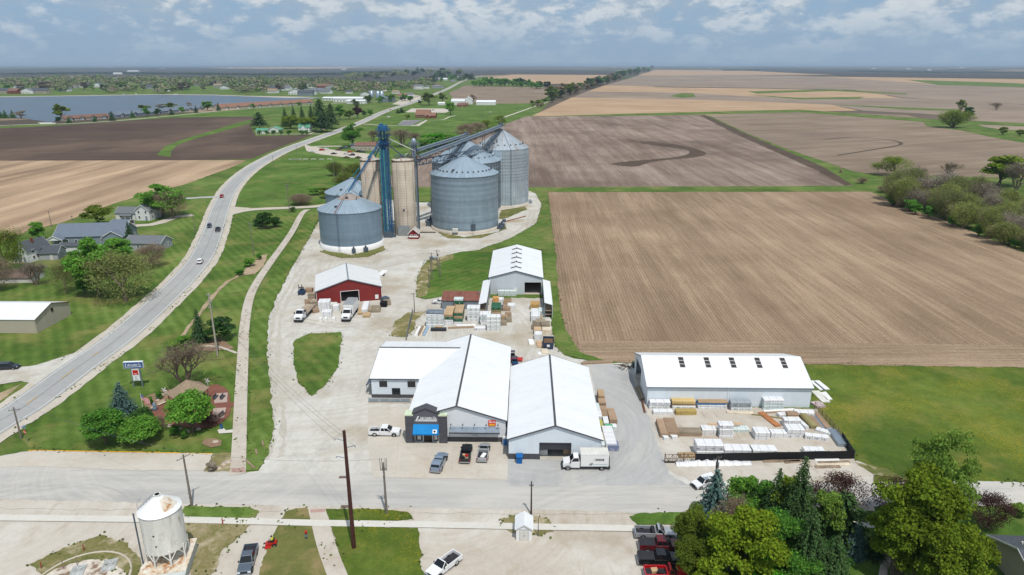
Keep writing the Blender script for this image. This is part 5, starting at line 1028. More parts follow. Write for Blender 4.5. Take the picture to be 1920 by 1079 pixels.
def details(t, yf, yr, hw, zl, zt, grill=True):
    for s in (-1, 1):
        MB().box(s*hw*.55-.02 if s > 0 else -hw*.97, hw*.97 if s > 0 else -hw*.55+.02, yf-.06, yf+.02, zl-.1, zl+.1).build('headlight', LAMPW, t)
        MB().box(hw*.8 if s > 0 else -hw*.99, hw*.99 if s > 0 else -hw*.8, yr-.02, yr+.08, zt-.2, zt+.15).build('tail_light', LAMPR, t)
    if grill: MB().box(-hw*.5, hw*.5, yf-.05, yf+.015, zl-.14, zl+.1).build('grille', GRILL, t)
    MB().box(-hw*.95, hw*.95, yf-.05, yf+.12, .42, .66).build('front_bumper', CHROME if grill == 2 else GRILL, t); MB().box(-hw*.95, hw*.95, yr-.12, yr+.05, .45, .68).build('rear_bumper', CHROME if grill == 2 else GRILL, t)
def pickup(label, loc, rz, col, cab='crew', bed='open', length=5.9, group='pickups parked along the street', load=None, chrome=2):
    t = thing('pickup_truck', label, 'pickup', loc, rz, group); pm = col; h = length/2; hw = .98
    cr = -.75 if cab == 'crew' else .15      # back of the cab
    MB().shell([(h,.45,.9),(h+.02,.72,.95),(h-.05,.98,.93),(h-.2,1.07,.9),(h-1.55,1.2,.95),(cr,1.2,.98),(cr,.42,.95),(h-.2,.36,.88)]).build('body', pm, t)
    greenhouse(t, [(h-1.5,1.18,.93),(h-2.35,1.88,.74),(cr+.22,1.89,.74),(cr+.02,1.2,.92)], pm, (h-2.75,) if cab == 'crew' else ())
    bd = MB(); bd.box(-.98,-.86,-h,cr-.04,.5,1.21).box(.86,.98,-h,cr-.04,.5,1.21).box(-.86,.86,-h,-h+.1,.5,1.19).box(-.86,.86,cr-.14,cr-.04,.5,1.21).box(-.86,.86,-h+.1,cr-.14,.6,.7); bd.build('bed', pm, t)
    MB().box(-.855,.855,-h+.105,cr-.145,.701,.72).build('bed_liner', BEDL, t)
    if bed == 'cover': MB().box(-.9,.9,-h+.02,cr-.05,1.215,1.27).build('bed_cover', BEDL, t)
    elif bed == 'cap':
        y0, y1 = cr-.06, -h+.03; greenhouse(t, [(y0,1.215,.95),(y0-.1,1.86,.8),(y1+.25,1.84,.8),(y1,1.215,.93)], pm, ((y0+y1)/2,))
    elif bed == 'tools': MB().box(-.86,.86,cr-.65,cr-.16,.9,1.32).build('tool_box', GRILL, t)
    for x in (-.93, .93):
        for y in (h-1.0, -h+1.15): wheel(t, x, y, .42, .28); 
        for y in (h-1.0, -h+1.15): MB().lathe([(.5,-.02),(.5,.02),(.44,.03)], 16, a0=R(-10), a1=R(190)).build('wheel_arch', GRILL, t, (x+(.055 if x > 0 else -.055), y, .44)).rotation_euler = (R(90), 0, R(90))
        MB().box(x*1.02-.13,x*1.02+.13,h-1.95,h-1.78,1.2,1.42).build('mirror', GRILL, t)
    details(t, h, -h, .96, .88, .98, chrome)
    if load:
        for i, (x, y, sx, sy, sz, mt) in enumerate(load):
            o = MB().box(-sx/2,sx/2,-sy/2,sy/2,0,sz).build('cargo_box', mt, t, (x,y,.72), random.uniform(-.3,.3))
    return t
def suv(label, loc, rz, col, kind='suv', group='cars on the highway', name='car', s=1.0):
    t = thing(name, label, 'car', loc, rz, group); pm = col; h = 2.35*s; hw = .92; zr = 1.7 if kind == 'suv' else 1.45; zb = 1.0 if kind == 'suv' else .92
    MB().shell([(h,.4,.8),(h+.02,.62,.86),(h-.12,.82,.86),(h-1.2,zb,.9),(-h+.12,zb+.03,.9),(-h,.75,.86),(-h+.02,.4,.82),(0,.32,.86)]).build('body', pm, t)
    if kind == 'suv': pr = [(h-1.1,zb-.02,.88),(h-1.85,zr,.7),(-h+.55,zr,.7),(-h+.12,zb,.86)]
    else: pr = [(h-1.2,zb-.02,.86),(h-2.0,zr,.66),(-h+1.4,zr-.02,.66),(-h+.7,zb+.02,.84)]
    greenhouse(t, pr, pm, (.1,-.75) if kind == 'suv' else (-.1,))
    for x in (-.85, .85):
        for y in (h-.9, -h+.95): wheel(t, x, y, .35, .22)
        MB().box(x*1.05-.1,x*1.05+.1,h-1.5,h-1.35,zb-.02,zb+.16).build('mirror', pm, t)
    details(t, h, -h, .86, .7, .85, 1); return t
PW = paint('white_car_paint', (.75,.76,.77)); PS = paint('silver_car_paint', (.42,.44,.46), .4); PG = paint('grey_car_paint', '#596470', .3); PB = paint('black_car_paint', '#101216'); PM = paint('maroon_car_paint', '#5d0f18'); PR_ = paint('red_car_paint', '#b5151a'); PBL = paint('blue_car_paint', '#1d2f4d', .2); PDG = paint('dark_grey_car_paint', '#3f4a4c', .3); PSB = paint('silver_blue_car_paint', '#8d9db0', .4)
LOTG = 'pickups parked before the store'; ROWG = 'pickups parked in a row by the trees'
def at(x, y): p = G(x, y); p.z = .075; return p
pickup('white crew cab pickup with open bed parked left of the store entrance', at(722,816), -R(92), PW, 'crew', 'open', 5.9, LOTG)
pickup('silver blue pickup with a bed cap parked askew in the lot', at(824,874), heading(816,890,834,852), PSB, 'crew', 'cap', 5.6, LOTG)
pickup('black pickup with red tools in its bed parked before the store', at(874,857), -R(2), PB, 'regular', 'open', 5.5, LOTG, [(.1,-1.0,.8,.45,.3,REDP),(.3,-1.8,.6,.5,.2,WOODO),(-.4,-1.7,.45,.6,.3,GRILL),(-.3,-1.0,.4,.5,.35,WOOD)])
pickup('silver pickup with a white sheet in its dark bed before the store', at(907,855), -R(4), PS, 'regular', 'open', 5.5, LOTG, [(.1,-1.3,.7,1.5,.2,WHITE)])
pickup('silver regular cab pickup, first in the row beside the trees', at(1227,1007), -R(93), PS, 'regular', 'tools', 6.0, ROWG)
pickup('dark red crew cab pickup with black bed cover beside the trees', at(1237,1030), -R(92), PM, 'crew', 'cover', 6.2, ROWG)
pickup('black crew cab pickup with flat bed cover beside the dark red one', at(1236,1056), -R(91), PB, 'crew', 'cover', 6.2, ROWG)
pickup('bright red pickup with junk in its open bed at the bottom edge', at(1248,1083), -R(91), PR_, 'regular', 'open', 6.0, ROWG, [(-.2,-1.6,.8,.9,.4,WOOD),(.3,-.8,.6,.9,.5,GRILL)])
pickup('white pickup with a dark mat in its bed on the sandy lot', at(833,1068), heading(856,1050,812,1084), PW, 'regular', 'open', 5.6, 'pickups on the sandy lot', [(0,-1.4,1.1,1.6,.1,BEDL)])
pickup('grey blue pickup facing the camera beside the dull grass', at(466,1058), heading(473,1030,459,1080), PG, 'crew', 'open', 5.8, 'pickups on the sandy lot')
suv('white sport utility car pulling out beside the blue spruce', at(1321,911), heading(1342,904,1300,917), PW, 'suv', 'cars on the street')
suv('red car coming down the highway, farthest of the four', at(416,371), heading(425,361,411,381), PR_)
suv('dark blue car driving toward the bend beside a grey pickup', at(393,427), heading(399,415,389,437), PBL); pickup('grey pickup driving away on the right lane of the highway', at(409,434), heading(404,446,414,420), PDG, 'crew', 'cover', 5.8, 'cars on the highway')
suv('white hatchback driving away alone on the highway', at(376,494), heading(366,510,386,478), PW); suv('black car parked on the gravel side road', at(16,693), -R(82), paint('night_blue_paint','#191d2a'), 'suv', 'cars parked on gravel')
suv('white sedan half hidden left of the low grey shed', at(826,570), R(86), PW, 'sedan', 'cars parked on gravel')
suv('red car far up the highway near the church', at(732,207), heading(728,208,745,202), PR_, 'suv', 'cars on the highway'); suv('dark car high on the far highway', at(826,171), heading(828,170,815,175), PDG, 'suv', 'cars on the highway')
SHOPG = 'cars parked around the repair shop'
for x, y, hd, c, kd, lb in ((585,286.5,-80,PW,'sedan','white car nearest the road at the repair shop'),(604,283,-60,PR_,'suv','red car on the repair shop forecourt'),(611,280.5,-85,PW,'sedan','white car just behind the red one'),(634,283,80,PM,'sedan','dark maroon car left of the shop row'),(641,280,-70,PDG,'suv','dark grey wreck in the shop row'),(648,279,60,PSB,'suv','silver blue wreck in the shop row'),(626,290,-90,PB,'sedan','black car standing apart on the grass'),(657,287,-80,paint('orange_car_paint','#c2552a'),'suv','orange wreck before the repair shop'),(650,291,-85,PW,'suv','white van like wreck in the front row'),(660,292.5,95,PBL,'suv','blue wreck in the front row'),(672,286,70,PB,'suv','black wreck by the shop wall'),(680,286.5,-80,PDG,'sedan','dark wreck right of the black one'),(650,297,-85,paint('brown_car_paint','#6a5040'),'sedan','brown wreck lowest in the shop yard'),(672,297,-85,paint('rust_car_paint','#5a4338'),'sedan','rusty wreck on the lower gravel strip'),(804,208,-80,PW,'suv','white car behind the church'),(812,207.5,-80,PDG,'sedan','dark car behind the church'),(664,217,-88,PW,'sedan','white car under the dark purple tree')):
    suv(lb, at(x, y), R(hd), c, kd, SHOPG if y > 250 else 'cars by the church', 'car')
# box trucks and flatbed
def truck_cab(t, y, pm, hw=1.05, hood=1.3, zb=.75, chrome=True):
    MB().shell([(y+hood+.9,zb,hw*.9),(y+hood+.95,zb+.5,hw*.92),(y+hood+.8,zb+.78,hw*.86),(y+.95,zb+1.0,hw*.95),(y-.7,zb+1.0,hw),(y-.7,zb-.1,hw),(y+hood,zb-.15,hw*.9)]).build('body', pm, t)
    greenhouse(t, [(y+1.0,zb+.97,hw*.94),(y+.35,zb+1.8,hw*.8),(y-.5,zb+1.82,hw*.8),(y-.7,zb+1.0,hw*.95)], pm, ())
    f = y+hood+.93
    for s in (-1, 1):
        MB().box(s*.75-.17,s*.75+.17,f-.05,f+.03,zb+.3,zb+.52).build('headlight', LAMPW, t); MB().box(s*(hw+.12)-.1,s*(hw+.12)+.1,y+.85,y+1.0,zb+.95,zb+1.5).build('mirror', GRILL, t)
        MB().lathe([(.6,-.1),(.6,.1),(.5,.12)], 16, a0=R(-5), a1=R(185)).build('fender', pm if not chrome else GRILL, t, (s*hw*.93, y+hood+.05, .5)).rotation_euler = (R(90), 0, R(90))
        wheel(t, s*hw*.92, y+hood+.05, .45, .3)
    MB().box(-.5,.5,f-.05,f+.025,zb+.25,zb+.6).build('grille', GRILL, t); MB().box(-hw,hw,f-.02,f+.18,.45,.75).build('front_bumper', GRILL, t)
def box_truck(label, loc, rz, roofm, sign=False, L=4.9, group='delivery trucks'):
    t = thing('box_truck', label, 'truck', loc, rz, group); y = 1.4; truck_cab(t, y, PW)
    b0, b1 = y-.85, y-.85-L
    MB().box(-1.18,1.18,b1,b0,1.0,3.3).build('cargo_box', WHITE, t); MB().box(-1.2,1.2,b1-.02,b0+.02,3.303,3.36).build('box_roof', roofm, t)
    fr = MB(); fr.box(-1.2,1.2,b1-.01,b1+.1,.85,1.0).box(-.5,.5,b1,b0+.3,.6,.98); fr.build('chassis', GRILL, t); MB().box(-1.1,1.1,b1-.35,b1-.05,.5,.62).build('rear_bumper', GRILL, t); MB().box(-1.05,1.05,b1-.03,b1-.003,1.05,3.2).build('rear_door', OFFW, t)
    for s in (-1, 1): wheel(t, s*1.0, b1+1.15, .45, .42); MB().box(s*1.0-.12,s*1.0+.12,b1-.04,b1-.003,.86,.99).build('tail_light', LAMPR, t)
    if sign:
        o = MB().box(1.183,1.19,-3.55,-1.75,2.2,2.62).build('side_sign', flat('sign_charcoal','#3b3d44',.5), t) if False else None
        pl = MB().box(-1.19,-1.183,-3.5,-1.7,2.1,2.52).build('side_sign', flat('sign_charcoal','#3b3d44',.5,0,.3,.03), t)
        MB().box(-1.196,-1.192,-2.03,-1.72,2.14,2.48).build('sign_emblem', WHITE, pl)
        text('berich', .4, 'sign_lettering', OFFW, pl, (-1.192,-2.75,2.31), (R(90),0,-R(90)), .004, 1.15, .008)
        TE = flat('teal_stripe','#8fb3bd',.5); o = MB()
        for z in (1.32, 1.44): o = MB().box(-1.19,-1.183,-4.15,-1.35,z,z+.055).build('side_stripe', TE, t)
        for dy in (0, .26): o = MB().prism([(-.95-dy,1.25),(-1.1-dy,1.25),(-1.32-dy,1.72),(-1.17-dy,1.72)], -1.19, -1.183, 'x').build('side_emblem', flat('navy','#22324e',.5), t)
        MB().prism([(-.9,1.25),(-1.4,1.25),(-1.36,1.33),(-.86,1.33)], -1.196, -1.1905, 'x').build('side_emblem', MATS['navy'], t)
        MB().box(-1.3,-.75,b1-.12,b1-.07,1.0,2.9).build('lift_gate', GRILL, t)
    return t
box_truck('white box truck with a dark name plate parked before the white warehouse', at(1093,878), R(90), OFFW, True)
box_truck('white box truck with grey roof backed into the red shed', at(655,596), R(179), flat('grey_roof','#8d8f92',.6), False, 5.6).scale = (1.18,1.1,1.22)
p = at(569,596); t = thing('flatbed_truck', 'white cab flatbed truck with a wooden deck left of the red shed', 'truck', p, R(178), 'delivery trucks'); t.scale = (1.15,1.1,1.2); truck_cab(t, 1.8, PW)
MB().box(-1.25,1.25,-6.8,.95,1.05,1.2).build('deck', flat('deck_planks','#9a8b79',.9,0,.1,.25,3), t); MB().box(-1.2,1.2,.96,1.06,1.0,2.3).build('headboard', CHAR, t); MB().box(-.5,.5,-6.7,1.2,.6,1.04).build('chassis', GRILL, t)
for s in (-1, 1):
    for y in (-4.6, -5.7): wheel(t, s*1.0, y, .48, .45)
    MB().box(s*1.27-.02,s*1.27+.02,-6.8,.95,1.06,1.2).build('side_rail', STEELD, t)
p = G(566,553); t = thing('forklift', 'blue forklift hung behind the flatbed truck', 'forklift', p, R(178)); MB().box(-1.0,1.0,-.9,.7,.5,1.3).build('body', BLUED, t); MB().box(-.6,.6,-1.2,-.6,1.3,1.7).build('counterweight', BLUED, t)
for s in (-.5, .5): MB().box(s-.08,s+.08,.7,.9,.3,3.6).build('mast', CHAR, t); MB().box(s-.07,s+.07,.9,2.0,.45,.53).build('fork', STEELD, t)
for s in (-1, 1): wheel(t, s*.85, .4, .42, .3)
wheel(t, .2, -1.0, .35, .3); MB().box(-.7,.7,-.6,.5,2.3,2.4).build('guard', CHAR, t)
for x, y in ((-.65,-.55),(.65,-.55),(-.65,.45),(.65,.45)): MB().box(x-.04,x+.04,y-.04,y+.04,1.3,2.3).build('guard_post', CHAR, t)
# utility carts between the buildings
for i, (x, y, lb, c) in enumerate(((960,672,'black utility cart, farther of the two beside the store wall',GRILL),(965,683,'dark blue utility cart between the two buildings',BLUED))):
    t = thing('utility_cart', lb, 'cart', G(x,y), R(8)); MB().shell([(1.4,.4,.6),(1.4,.8,.65),(.6,1.0,.7),(-1.3,.9,.7),(-1.3,.4,.65)]).build('body', c, t)
    for s in (-1, 1):
        for q in (.9, -.85): wheel(t, s*.62, q, .33, .25)
    MB().box(-.7,.7,-.7,.5,1.85,1.9).build('roof', CHAR, t); MB().box(-.55,.55,-.5,-.1,.85,1.2).build('seat', BLACK, t)
    for px_, py_ in ((-.62,.45),(.62,.45),(-.62,-.65),(.62,-.65)): MB().tube((px_,py_,.8),(px_,py_,1.86),.03,.03,5).build('roof_post', CHAR, t)
t = thing('trailer', 'small trailer with a red deck beside the black utility cart', 'trailer', G(969,677), R(85)); MB().box(-.9,.9,-1.4,1.4,.45,.6).build('deck', REDP, t); MB().box(-.06,.06,1.4,2.4,.45,.53).build('tongue', CHAR, t); [wheel(t, s*.9, 0, .3, .2) for s in (-1, 1)]
# riding mower with its driver
p = G(508,1024); rz = R(100); t = thing('riding_mower', 'red riding mower with side decks on the sandy drive', 'mower', p, rz); MB().shell([(.7,.3,.4),(.7,.6,.4),(.1,.75,.42),(-.8,.8,.42),(-.9,.4,.4)]).build('body', REDP, t); MB().box(-.85,.85,-.1,.75,.15,.32).build('cutting_deck', REDP, t)
for s in (-1, 1): wheel(t, s*.55, -.6, .32, .28); wheel(t, s*.5, .95, .18, .15); MB().path([(s*.35,.1,.7),(s*.35,.35,1.05),(s*.15,.3,1.1)],.025).build('lever', CHAR, t)
MB().box(-.28,.28,-.55,-.05,.75,.85).box(-.28,.28,-.6,-.5,.85,1.2).build('seat', BLACK, t)
def skinned(name, pts, edges, rad, mat, par, loc, rz=0, root=0):
    me = bpy.data.meshes.new(name); me.from_pydata(pts, edges, []); me.materials.append(mat); o = bpy.data.objects.new(name, me); COL.objects.link(o)
    if par: o.parent = par
    o.location = loc; o.rotation_euler[2] = rz; md = o.modifiers.new('skin', 'SKIN'); 
    for v, r in zip(me.skin_vertices[0].data, rad): v.radius = (r, r) if not hasattr(r, '__len__') else r
    me.skin_vertices[0].data[root].use_root = True; s = o.modifiers.new('sub', 'SUBSURF'); s.levels = 1; s.render_levels = 2; return o
SKIN = flat('skin', '#c99678', .6, 0, .3, .03); HIVIS = flat('yellow_green_shirt', '#c9d93a', .8, 0, .1, .08); JEANS = flat('dark_trousers', '#2b2f38', .9, 0, .1, .1)
P_ = [(0,-.3,.93),(0,-.32,1.15),(0,-.3,1.38),(0,-.28,1.5),(0,-.24,1.62),(.2,-.3,1.4),(.27,-.15,1.18),(.22,.1,1.08),(-.2,-.3,1.4),(-.27,-.15,1.18),(-.22,.1,1.08),(.11,-.25,.92),(.14,.2,.93),(.14,.3,.5),(.14,.45,.42),(-.11,-.25,.92),(-.14,.2,.93),(-.14,.3,.5),(-.14,.45,.42),(0,-.23,1.72)]
E_ = [(0,1),(1,2),(2,3),(3,4),(2,5),(5,6),(6,7),(2,8),(8,9),(9,10),(0,11),(11,12),(12,13),(13,14),(0,15),(15,16),(16,17),(17,18),(4,19)]
R_ = [.15,.14,.15,.06,.1,.07,.055,.04,.07,.055,.04,.1,.08,.055,.05,.1,.08,.055,.05,.07]
person = skinned('person', P_, E_, R_, SKIN, None, p, rz); tag(person, 'person in a yellow green shirt seated driving the red mower', 'person')
skinned('shirt', [(0,-.3,.95),(0,-.32,1.15),(0,-.3,1.36),(.2,-.3,1.4),(.27,-.15,1.19),(-.2,-.3,1.4),(-.27,-.15,1.19)], [(0,1),(1,2),(2,3),(3,4),(2,5),(5,6)], [.18,.175,.18,.1,.08,.1,.08], HIVIS, person, (0,0,0))
skinned('trousers', [(0,-.3,.9),(.11,-.25,.92),(.14,.2,.94),(.14,.3,.55),(-.11,-.25,.92),(-.14,.2,.94),(-.14,.3,.55)], [(0,1),(1,2),(2,3),(0,4),(4,5),(5,6)], [.17,.12,.1,.075,.12,.1,.075], JEANS, person, (0,0,0))
MB().lathe([(.125,1.66),(.12,1.76),(.07,1.83),(.01,1.85)], 12, (0,-.24)).box(-.09,.09,-.14,-.02,1.66,1.69).build('cap', flat('dark_cap','#2a2c30',.8), person)
# ================================================================ lumber yard
def wrap_mat(name, col, ink, amt=.8, lo=.52):
    m, k, b = newmat(name, col, .5, 0, .4); v = k.tex('Object'); s = k.sep(v)
    fx = k.math('ABSOLUTE', k.math('SUBTRACT', k.math('FRACT', k.math('MULTIPLY', k.math('ADD', s[0], s[1]), .75)), .5)); zz = k.math('ABSOLUTE', k.math('SUBTRACT', s[2], .42))
    blk = k.math('MULTIPLY', k.math('LESS_THAN', fx, .27), k.math('LESS_THAN', zz, .2)); n = k.math('GREATER_THAN', k.noise(v, 5.5, 2, .5), lo)
    up = k.math('LESS_THAN', k.math('ABSOLUTE', k.sep(k.geo('True Normal'))[2]), .5)
    mk = k.math('MULTIPLY', k.math('MULTIPLY', k.math('MULTIPLY', blk, n), up), amt)
    w_ = k.mr(k.noise(v, 2.5, 4, .7), .3, .7, .86, 1.06); c = k.mix(1, lin(col), k.comb(w_, w_, w_), 'MULTIPLY'); st = k.math('LESS_THAN', k.math('ABSOLUTE', k.math('SUBTRACT', k.math('FRACT', k.math('MULTIPLY', s[0], .62)), .5)), .022); c = k.mix(k.math('MULTIPLY', st, .6), c, lin('#3c4148')); k.put(b.inputs['Base Color'], k.mix(mk, c, lin(ink))); k.put(b.inputs['Normal'], k.bump(k.noise(v, 3, 4, .6), .35, .08)); MATS[name] = m; return m
WG = wrap_mat('white_wrap_green_print', (.70,.72,.72), '#2f6a50'); WB = wrap_mat('white_wrap_navy_print', (.72,.73,.75), '#2a3a5c'); WP = wrap_mat('plain_white_wrap', (.72,.73,.74), '#8f9aa5', .35); WT = wrap_mat('pale_teal_wrap', (.60,.68,.67), '#2e7a70', .5); GW = wrap_mat('dark_green_wrap', '#1e5a3c', '#e0e0d8', .9, .6)
TARPG = flat('grey_tarp', '#6f7883', .7, 0, .3, .2, 1.5); WOODS = metal_sheet('stacked_boards', lin('#b59c7c')[:3], .14, 'Z', .85, .2, .6, 0, .1); WOODSR = metal_sheet('stacked_cedar', lin('#a88f78')[:3], .14, 'Z', .85, .2, .6, 0, .1); WOODSG = metal_sheet('stacked_treated', lin('#938a62')[:3], .14, 'Z', .85, .2, .6, 0, .1); PALE = flat('pale_board', '#cfc2ae', .8, 0, .1, .15); WOODSO = metal_sheet('stacked_old_boards', lin('#a09380')[:3], .16, 'Z', .9, .25, .6, 0, .1)
def bundle(label, c, L, W, Hh, rz, mat, z=.05, group='lumber bundles in the yard', name='lumber_bundle', cat='lumber', r=.12):
    pr = [(-W/2+r,0),(W/2-r*.4,0),(W/2,r*.4),(W/2,Hh-r),(W/2-r*.4,Hh-r*.3),(W/2-r,Hh),(-W/2+r,Hh),(-W/2,Hh-r),(-W/2,r*.4),(-W/2+r*.4,0)]
    mb = MB().prism(pr, -L/2, L/2, 'x')
    o = mb.build(name, mat, None, (c[0], c[1], z), rz); return tag(o, label, cat, group)
ORD = ['bottom', 'second', 'third', 'fourth', 'fifth', 'sixth']
def stack(desc, x0, x1, y, depth, layers, rz=-HEAD, jit=.12, group='lumber bundles in the yard', zoff=0.0):
    """a pile standing with its front edge on picture row y between x0 and x1; one object for each bundle"""
    a, b_ = G(x0, y), G(x1, y); L = abs((b_-a).length); mid = (a+b_)/2; z = .06+zoff; n = len(layers)
    for i, (h, mt) in enumerate(layers):
        nm = {1: 'only'}.get(n) or ('top' if i == n-1 else ORD[i])
        lb = f'{desc}' if n == 1 else f'{nm} bundle of the {desc}'
        dx = random.uniform(-jit, jit); bundle(lb, (mid.x+dx, mid.y+depth/2+random.uniform(-jit, jit)*.6), L, depth, h, rz+random.uniform(-.012,.012), mt, z, group); z += h+.035
    return mid
def lay(desc, x0, y0, x1, y1, W, h, mat, z=.06, group='lumber bundles in the yard', name='lumber_bundle', cat='lumber', r=.06):
    """a long pack lying from one point to another"""
    a, b_ = G(x0, y0), G(x1, y1); m = (a+b_)/2; return bundle(desc, (m.x, m.y), (b_-a).length, W, h, math.atan2((b_-a).y, (b_-a).x), mat, z, group, name, cat, r)
# stacks before the low shed
stack('tall white stack under a grey tarp', 800, 832, 615, 2.5, [(.95,WG),(.95,WG),(.95,WG),(.95,WP),(.5,TARPG)])
lay('low black wrapped pack lying before the tarped stack', 808, 621, 837, 621, 1.2, .8, TARPG if False else flat('black_wrap','#2c3036',.6,0,.3,.15), r=.1); lay('pale board pack resting on the black wrapped pack', 816, 619, 829, 619, .8, .2, WOOD, .88)
stack('left green wrapped stack with tan tops', 834, 850, 611, 7.0, [(.8,WP),(.8,WP),(.75,GW),(.8,WOODS)]); stack('right green wrapped stack with tan tops', 852, 868, 609, 6.5, [(.8,WP),(.8,GW),(.8,WOODS),(.75,GW),(.25,WOODS)])
stack('pale green pack behind the right green stack', 852, 869, 584, 2.0, [(1.0,WP),(1.0,WOODS),(1.0,GW),(.6,WT)])
stack('white four layer stack beside the green ones', 876, 900, 604, 2.6, [(1.0,WP),(1.0,WG),(1.0,WP),(1.0,WG)]); stack('narrow plain white stack right of the four layer stack', 901, 921, 611, 2.6, [(.8,WP),(.8,WP),(.8,WT),(.85,WP)])
stack('green and tan stack in the back row', 922, 940, 597, 4.0, [(.9,WP),(.9,WOODS),(.5,WOODSG),(.9,GW)]); stack('front white stack with green print', 913, 938, 621.5, 2.2, [(1.0,WG),(1.0,WG),(1.0,WG),(1.0,WG)])
stack('single low white bundle left of the front printed stack', 890, 910, 621.5, 1.6, [(.95,WB)])
lay('long cedar pack on the ground before the green stacks', 840, 617, 888, 615, .9, .35, WOODSR); lay('white boxed siding lying in a row behind the cedar pack', 856, 613, 892, 612, 1.0, .45, WHITE)
for i, (x, y, c) in enumerate(((944,610,WOODSO),(946,600,WOODS),(953.5,604,WOODSO),(953,595,WOODSR))): bundle(['weathered pallet stack right of the printed stack','fresh board pile behind the weathered pallets','grey brown crate standing in the open yard','cedar crate behind the grey brown crate'][i], G(x,y), 1.7, 1.6, 1.3, R(5), c, name='pallet_stack', cat='pallets', group='pallets in the yard')
for x, y, W, D, h, c, lb in ((930,567,1.8,2,1.6,flat('orange_crate','#c4935a',.7),'orange crate before the left open shed'),(938,567,2,2,1.3,WP,'white wrapped crate beside the orange one'),(952,570,2.2,2.4,1.4,WOODS,'tan crate below the white warehouse door'),(950,582,2.2,2.4,1.2,WOODSR,'cedar pile before the tan crate'),(959,580,2.2,2.2,1.6,WP,'plain white crate standing alone in the back yard'),(932,580,3.2,2.4,.8,PALE,'pale board pile at the open shed mouth'),(941,581,1.2,2.4,1.1,STEELD,'dark crate at the open shed mouth'),(952,551,9,1.2,1.5,WP,'long pale pack against the back warehouse wall') if False else (951,555,9.5/1.0*.6,1.2,1.8,WT,'pale teal pack against the back warehouse wall')):
    bundle(lb, G(x,y), W, D, h, -HEAD, c, group='crates before the back warehouse')
for x, y, W, D, h, c, lb in ((1003,579,2.6,3,1.8,flat('tan_crate','#b08e58',.8),'tan crate under the right open shed'),(1003,592,2.2,4,1.5,WP,'long white bundle beside the right open shed'),(1004,601,2.4,3.2,1.9,WP,'taller white bundle before the right open shed'),(1011,601,2,2.6,1.2,WOODSO,'old board pile inside the right open shed'),(1015,590,1.8,3,1.6,WT,'pale teal pack on the shed shelf side'),(1005,616,2.0,3.4,1.6,WOODSO,'grey pallet pile at the yard edge'),(1013,612,2.6,2.6,1.7,WOODSO,'broken pallet pile beside the field'),(1023,615,2.2,3,1.5,WOODSO,'low pallet pile nearest the field'),(1025,624,2.4,2.2,1.2,PALE,'pale box pile above the dumpster'),(1008,626,1.9,2.6,1.5,flat('cardboard','#bda283',.9),'cardboard bale left of the dumpster'),(1009,636,2.0,2.2,1.8,WP,'white wrapped bale beside the dumpster'),(1013,648,1.8,3.5,.5,MATS['cardboard'],'flat cardboard heap before the dumpster'),(996,644,1.3,3.2,.5,WHITE,'white panel pack lying in the open yard'),(1021,662,1.6,2.6,.6,PALE,'pale scrap pile below the dumpster'),(1017,664,2.2,1.4,.3,WHITE,'white scrap sheets on the gravel')):
    bundle(lb, G(x,y), W, D, h, R(random.uniform(-6,4)), c, group='piles along the field edge')
t = thing('dumpster', 'dark blue open dumpster full of scrap wood at the yard edge', 'dumpster', G(1028,650), -R(3)); mb = MB(); mb.prism([(-1.1,.2),(1.1,.2),(1.35,1.9),(-1.35,1.9)],-2.2,-2.1,'y').prism([(-1.1,.2),(1.1,.2),(1.35,1.9),(-1.35,1.9)],2.1,2.2,'y')
for s in (-1,1): mb.prism([(s*1.1,.2),(s*1.2,.2),(s*1.4,1.9),(s*1.3,1.9)],-2.1,2.1,'y')
mb.box(-1.15,1.15,-2.1,2.1,.15,.22); mb.build('tub', flat('dumpster_blue','#2e3b50',.6,0,.3,.15), t); MB().box(-1.15,1.15,-2,2,1.0,1.35).build('scrap_wood', flat('scrap','#6d5644',.9,0,.1,.4,2), t); MB().box(-.35,.35,-2.22,-2.203,.8,1.4).build('label_plate', WHITE, t)
lay('long brown beam lying at the edge of the stubble field', 1090, 684, 1148, 681, .8, .45, WOODSR); lay('second brown beam behind the first at the stubble edge', 1094, 681, 1146, 679, .5, .4, WOODSO)
t = thing('scrap_pile', 'dark pile of scrap iron left of the long warehouse', 'scrap', G(1177,690)); mb = MB()
for i in range(40): a = Vector((random.uniform(-2,2), random.uniform(-1.5,1.5), random.uniform(.05,.9))); mb.tube(a, a+Vector((random.uniform(-1.6,1.6), random.uniform(-1,1), random.uniform(-.3,.6))), .06, .06, 4)
mb.build('bars', flat('rusty_iron','#4a3c35',.8,0,.2,.3), t)['kind'] = 'stuff'; MB().box(-.8,.8,-.7,.7,0,1.3).build('tank', flat('green_tank','#3e4a3c',.7), t, (1.9,.3,0))
for i, (x, y, d) in enumerate(((783,632,-12),(788,631,-10),(792,632,-9),(797,631,-8))): lay(['white trim boards leaning left of the lumber stacks','brown boards beside the white trim boards','white and brown boards in the slanted rack','blue grey sheet leaning right in the slanted rack'][i], x-3, y, x+5, y-17, .9, .4, [WHITE,WOODSR,PALE,flat('blue_sheet','#8fa6ba',.6)][i])
t = thing('mesh_fence', 'short dark mesh fence by the slanted rack of boards', 'fence', G(765,640), 0); a, b_ = G(762,640), G(774,592); mb = MB(); d = b_-a
for i in range(9): p = d*(i/8); mb.tube(p, p+Vector((0,0,2.2)), .05, .05, 5)
mb.build('rails', STEELD, t)['kind'] = 'stuff'; MB().slab([Vector((0,0,.1)), d+Vector((0,0,.1)), d+Vector((0,0,2.1)), Vector((0,0,2.1))], (1,0,0), .03).build('mesh_panel', flat('mesh_grey','#8a8f86',.9), t); t.location = a
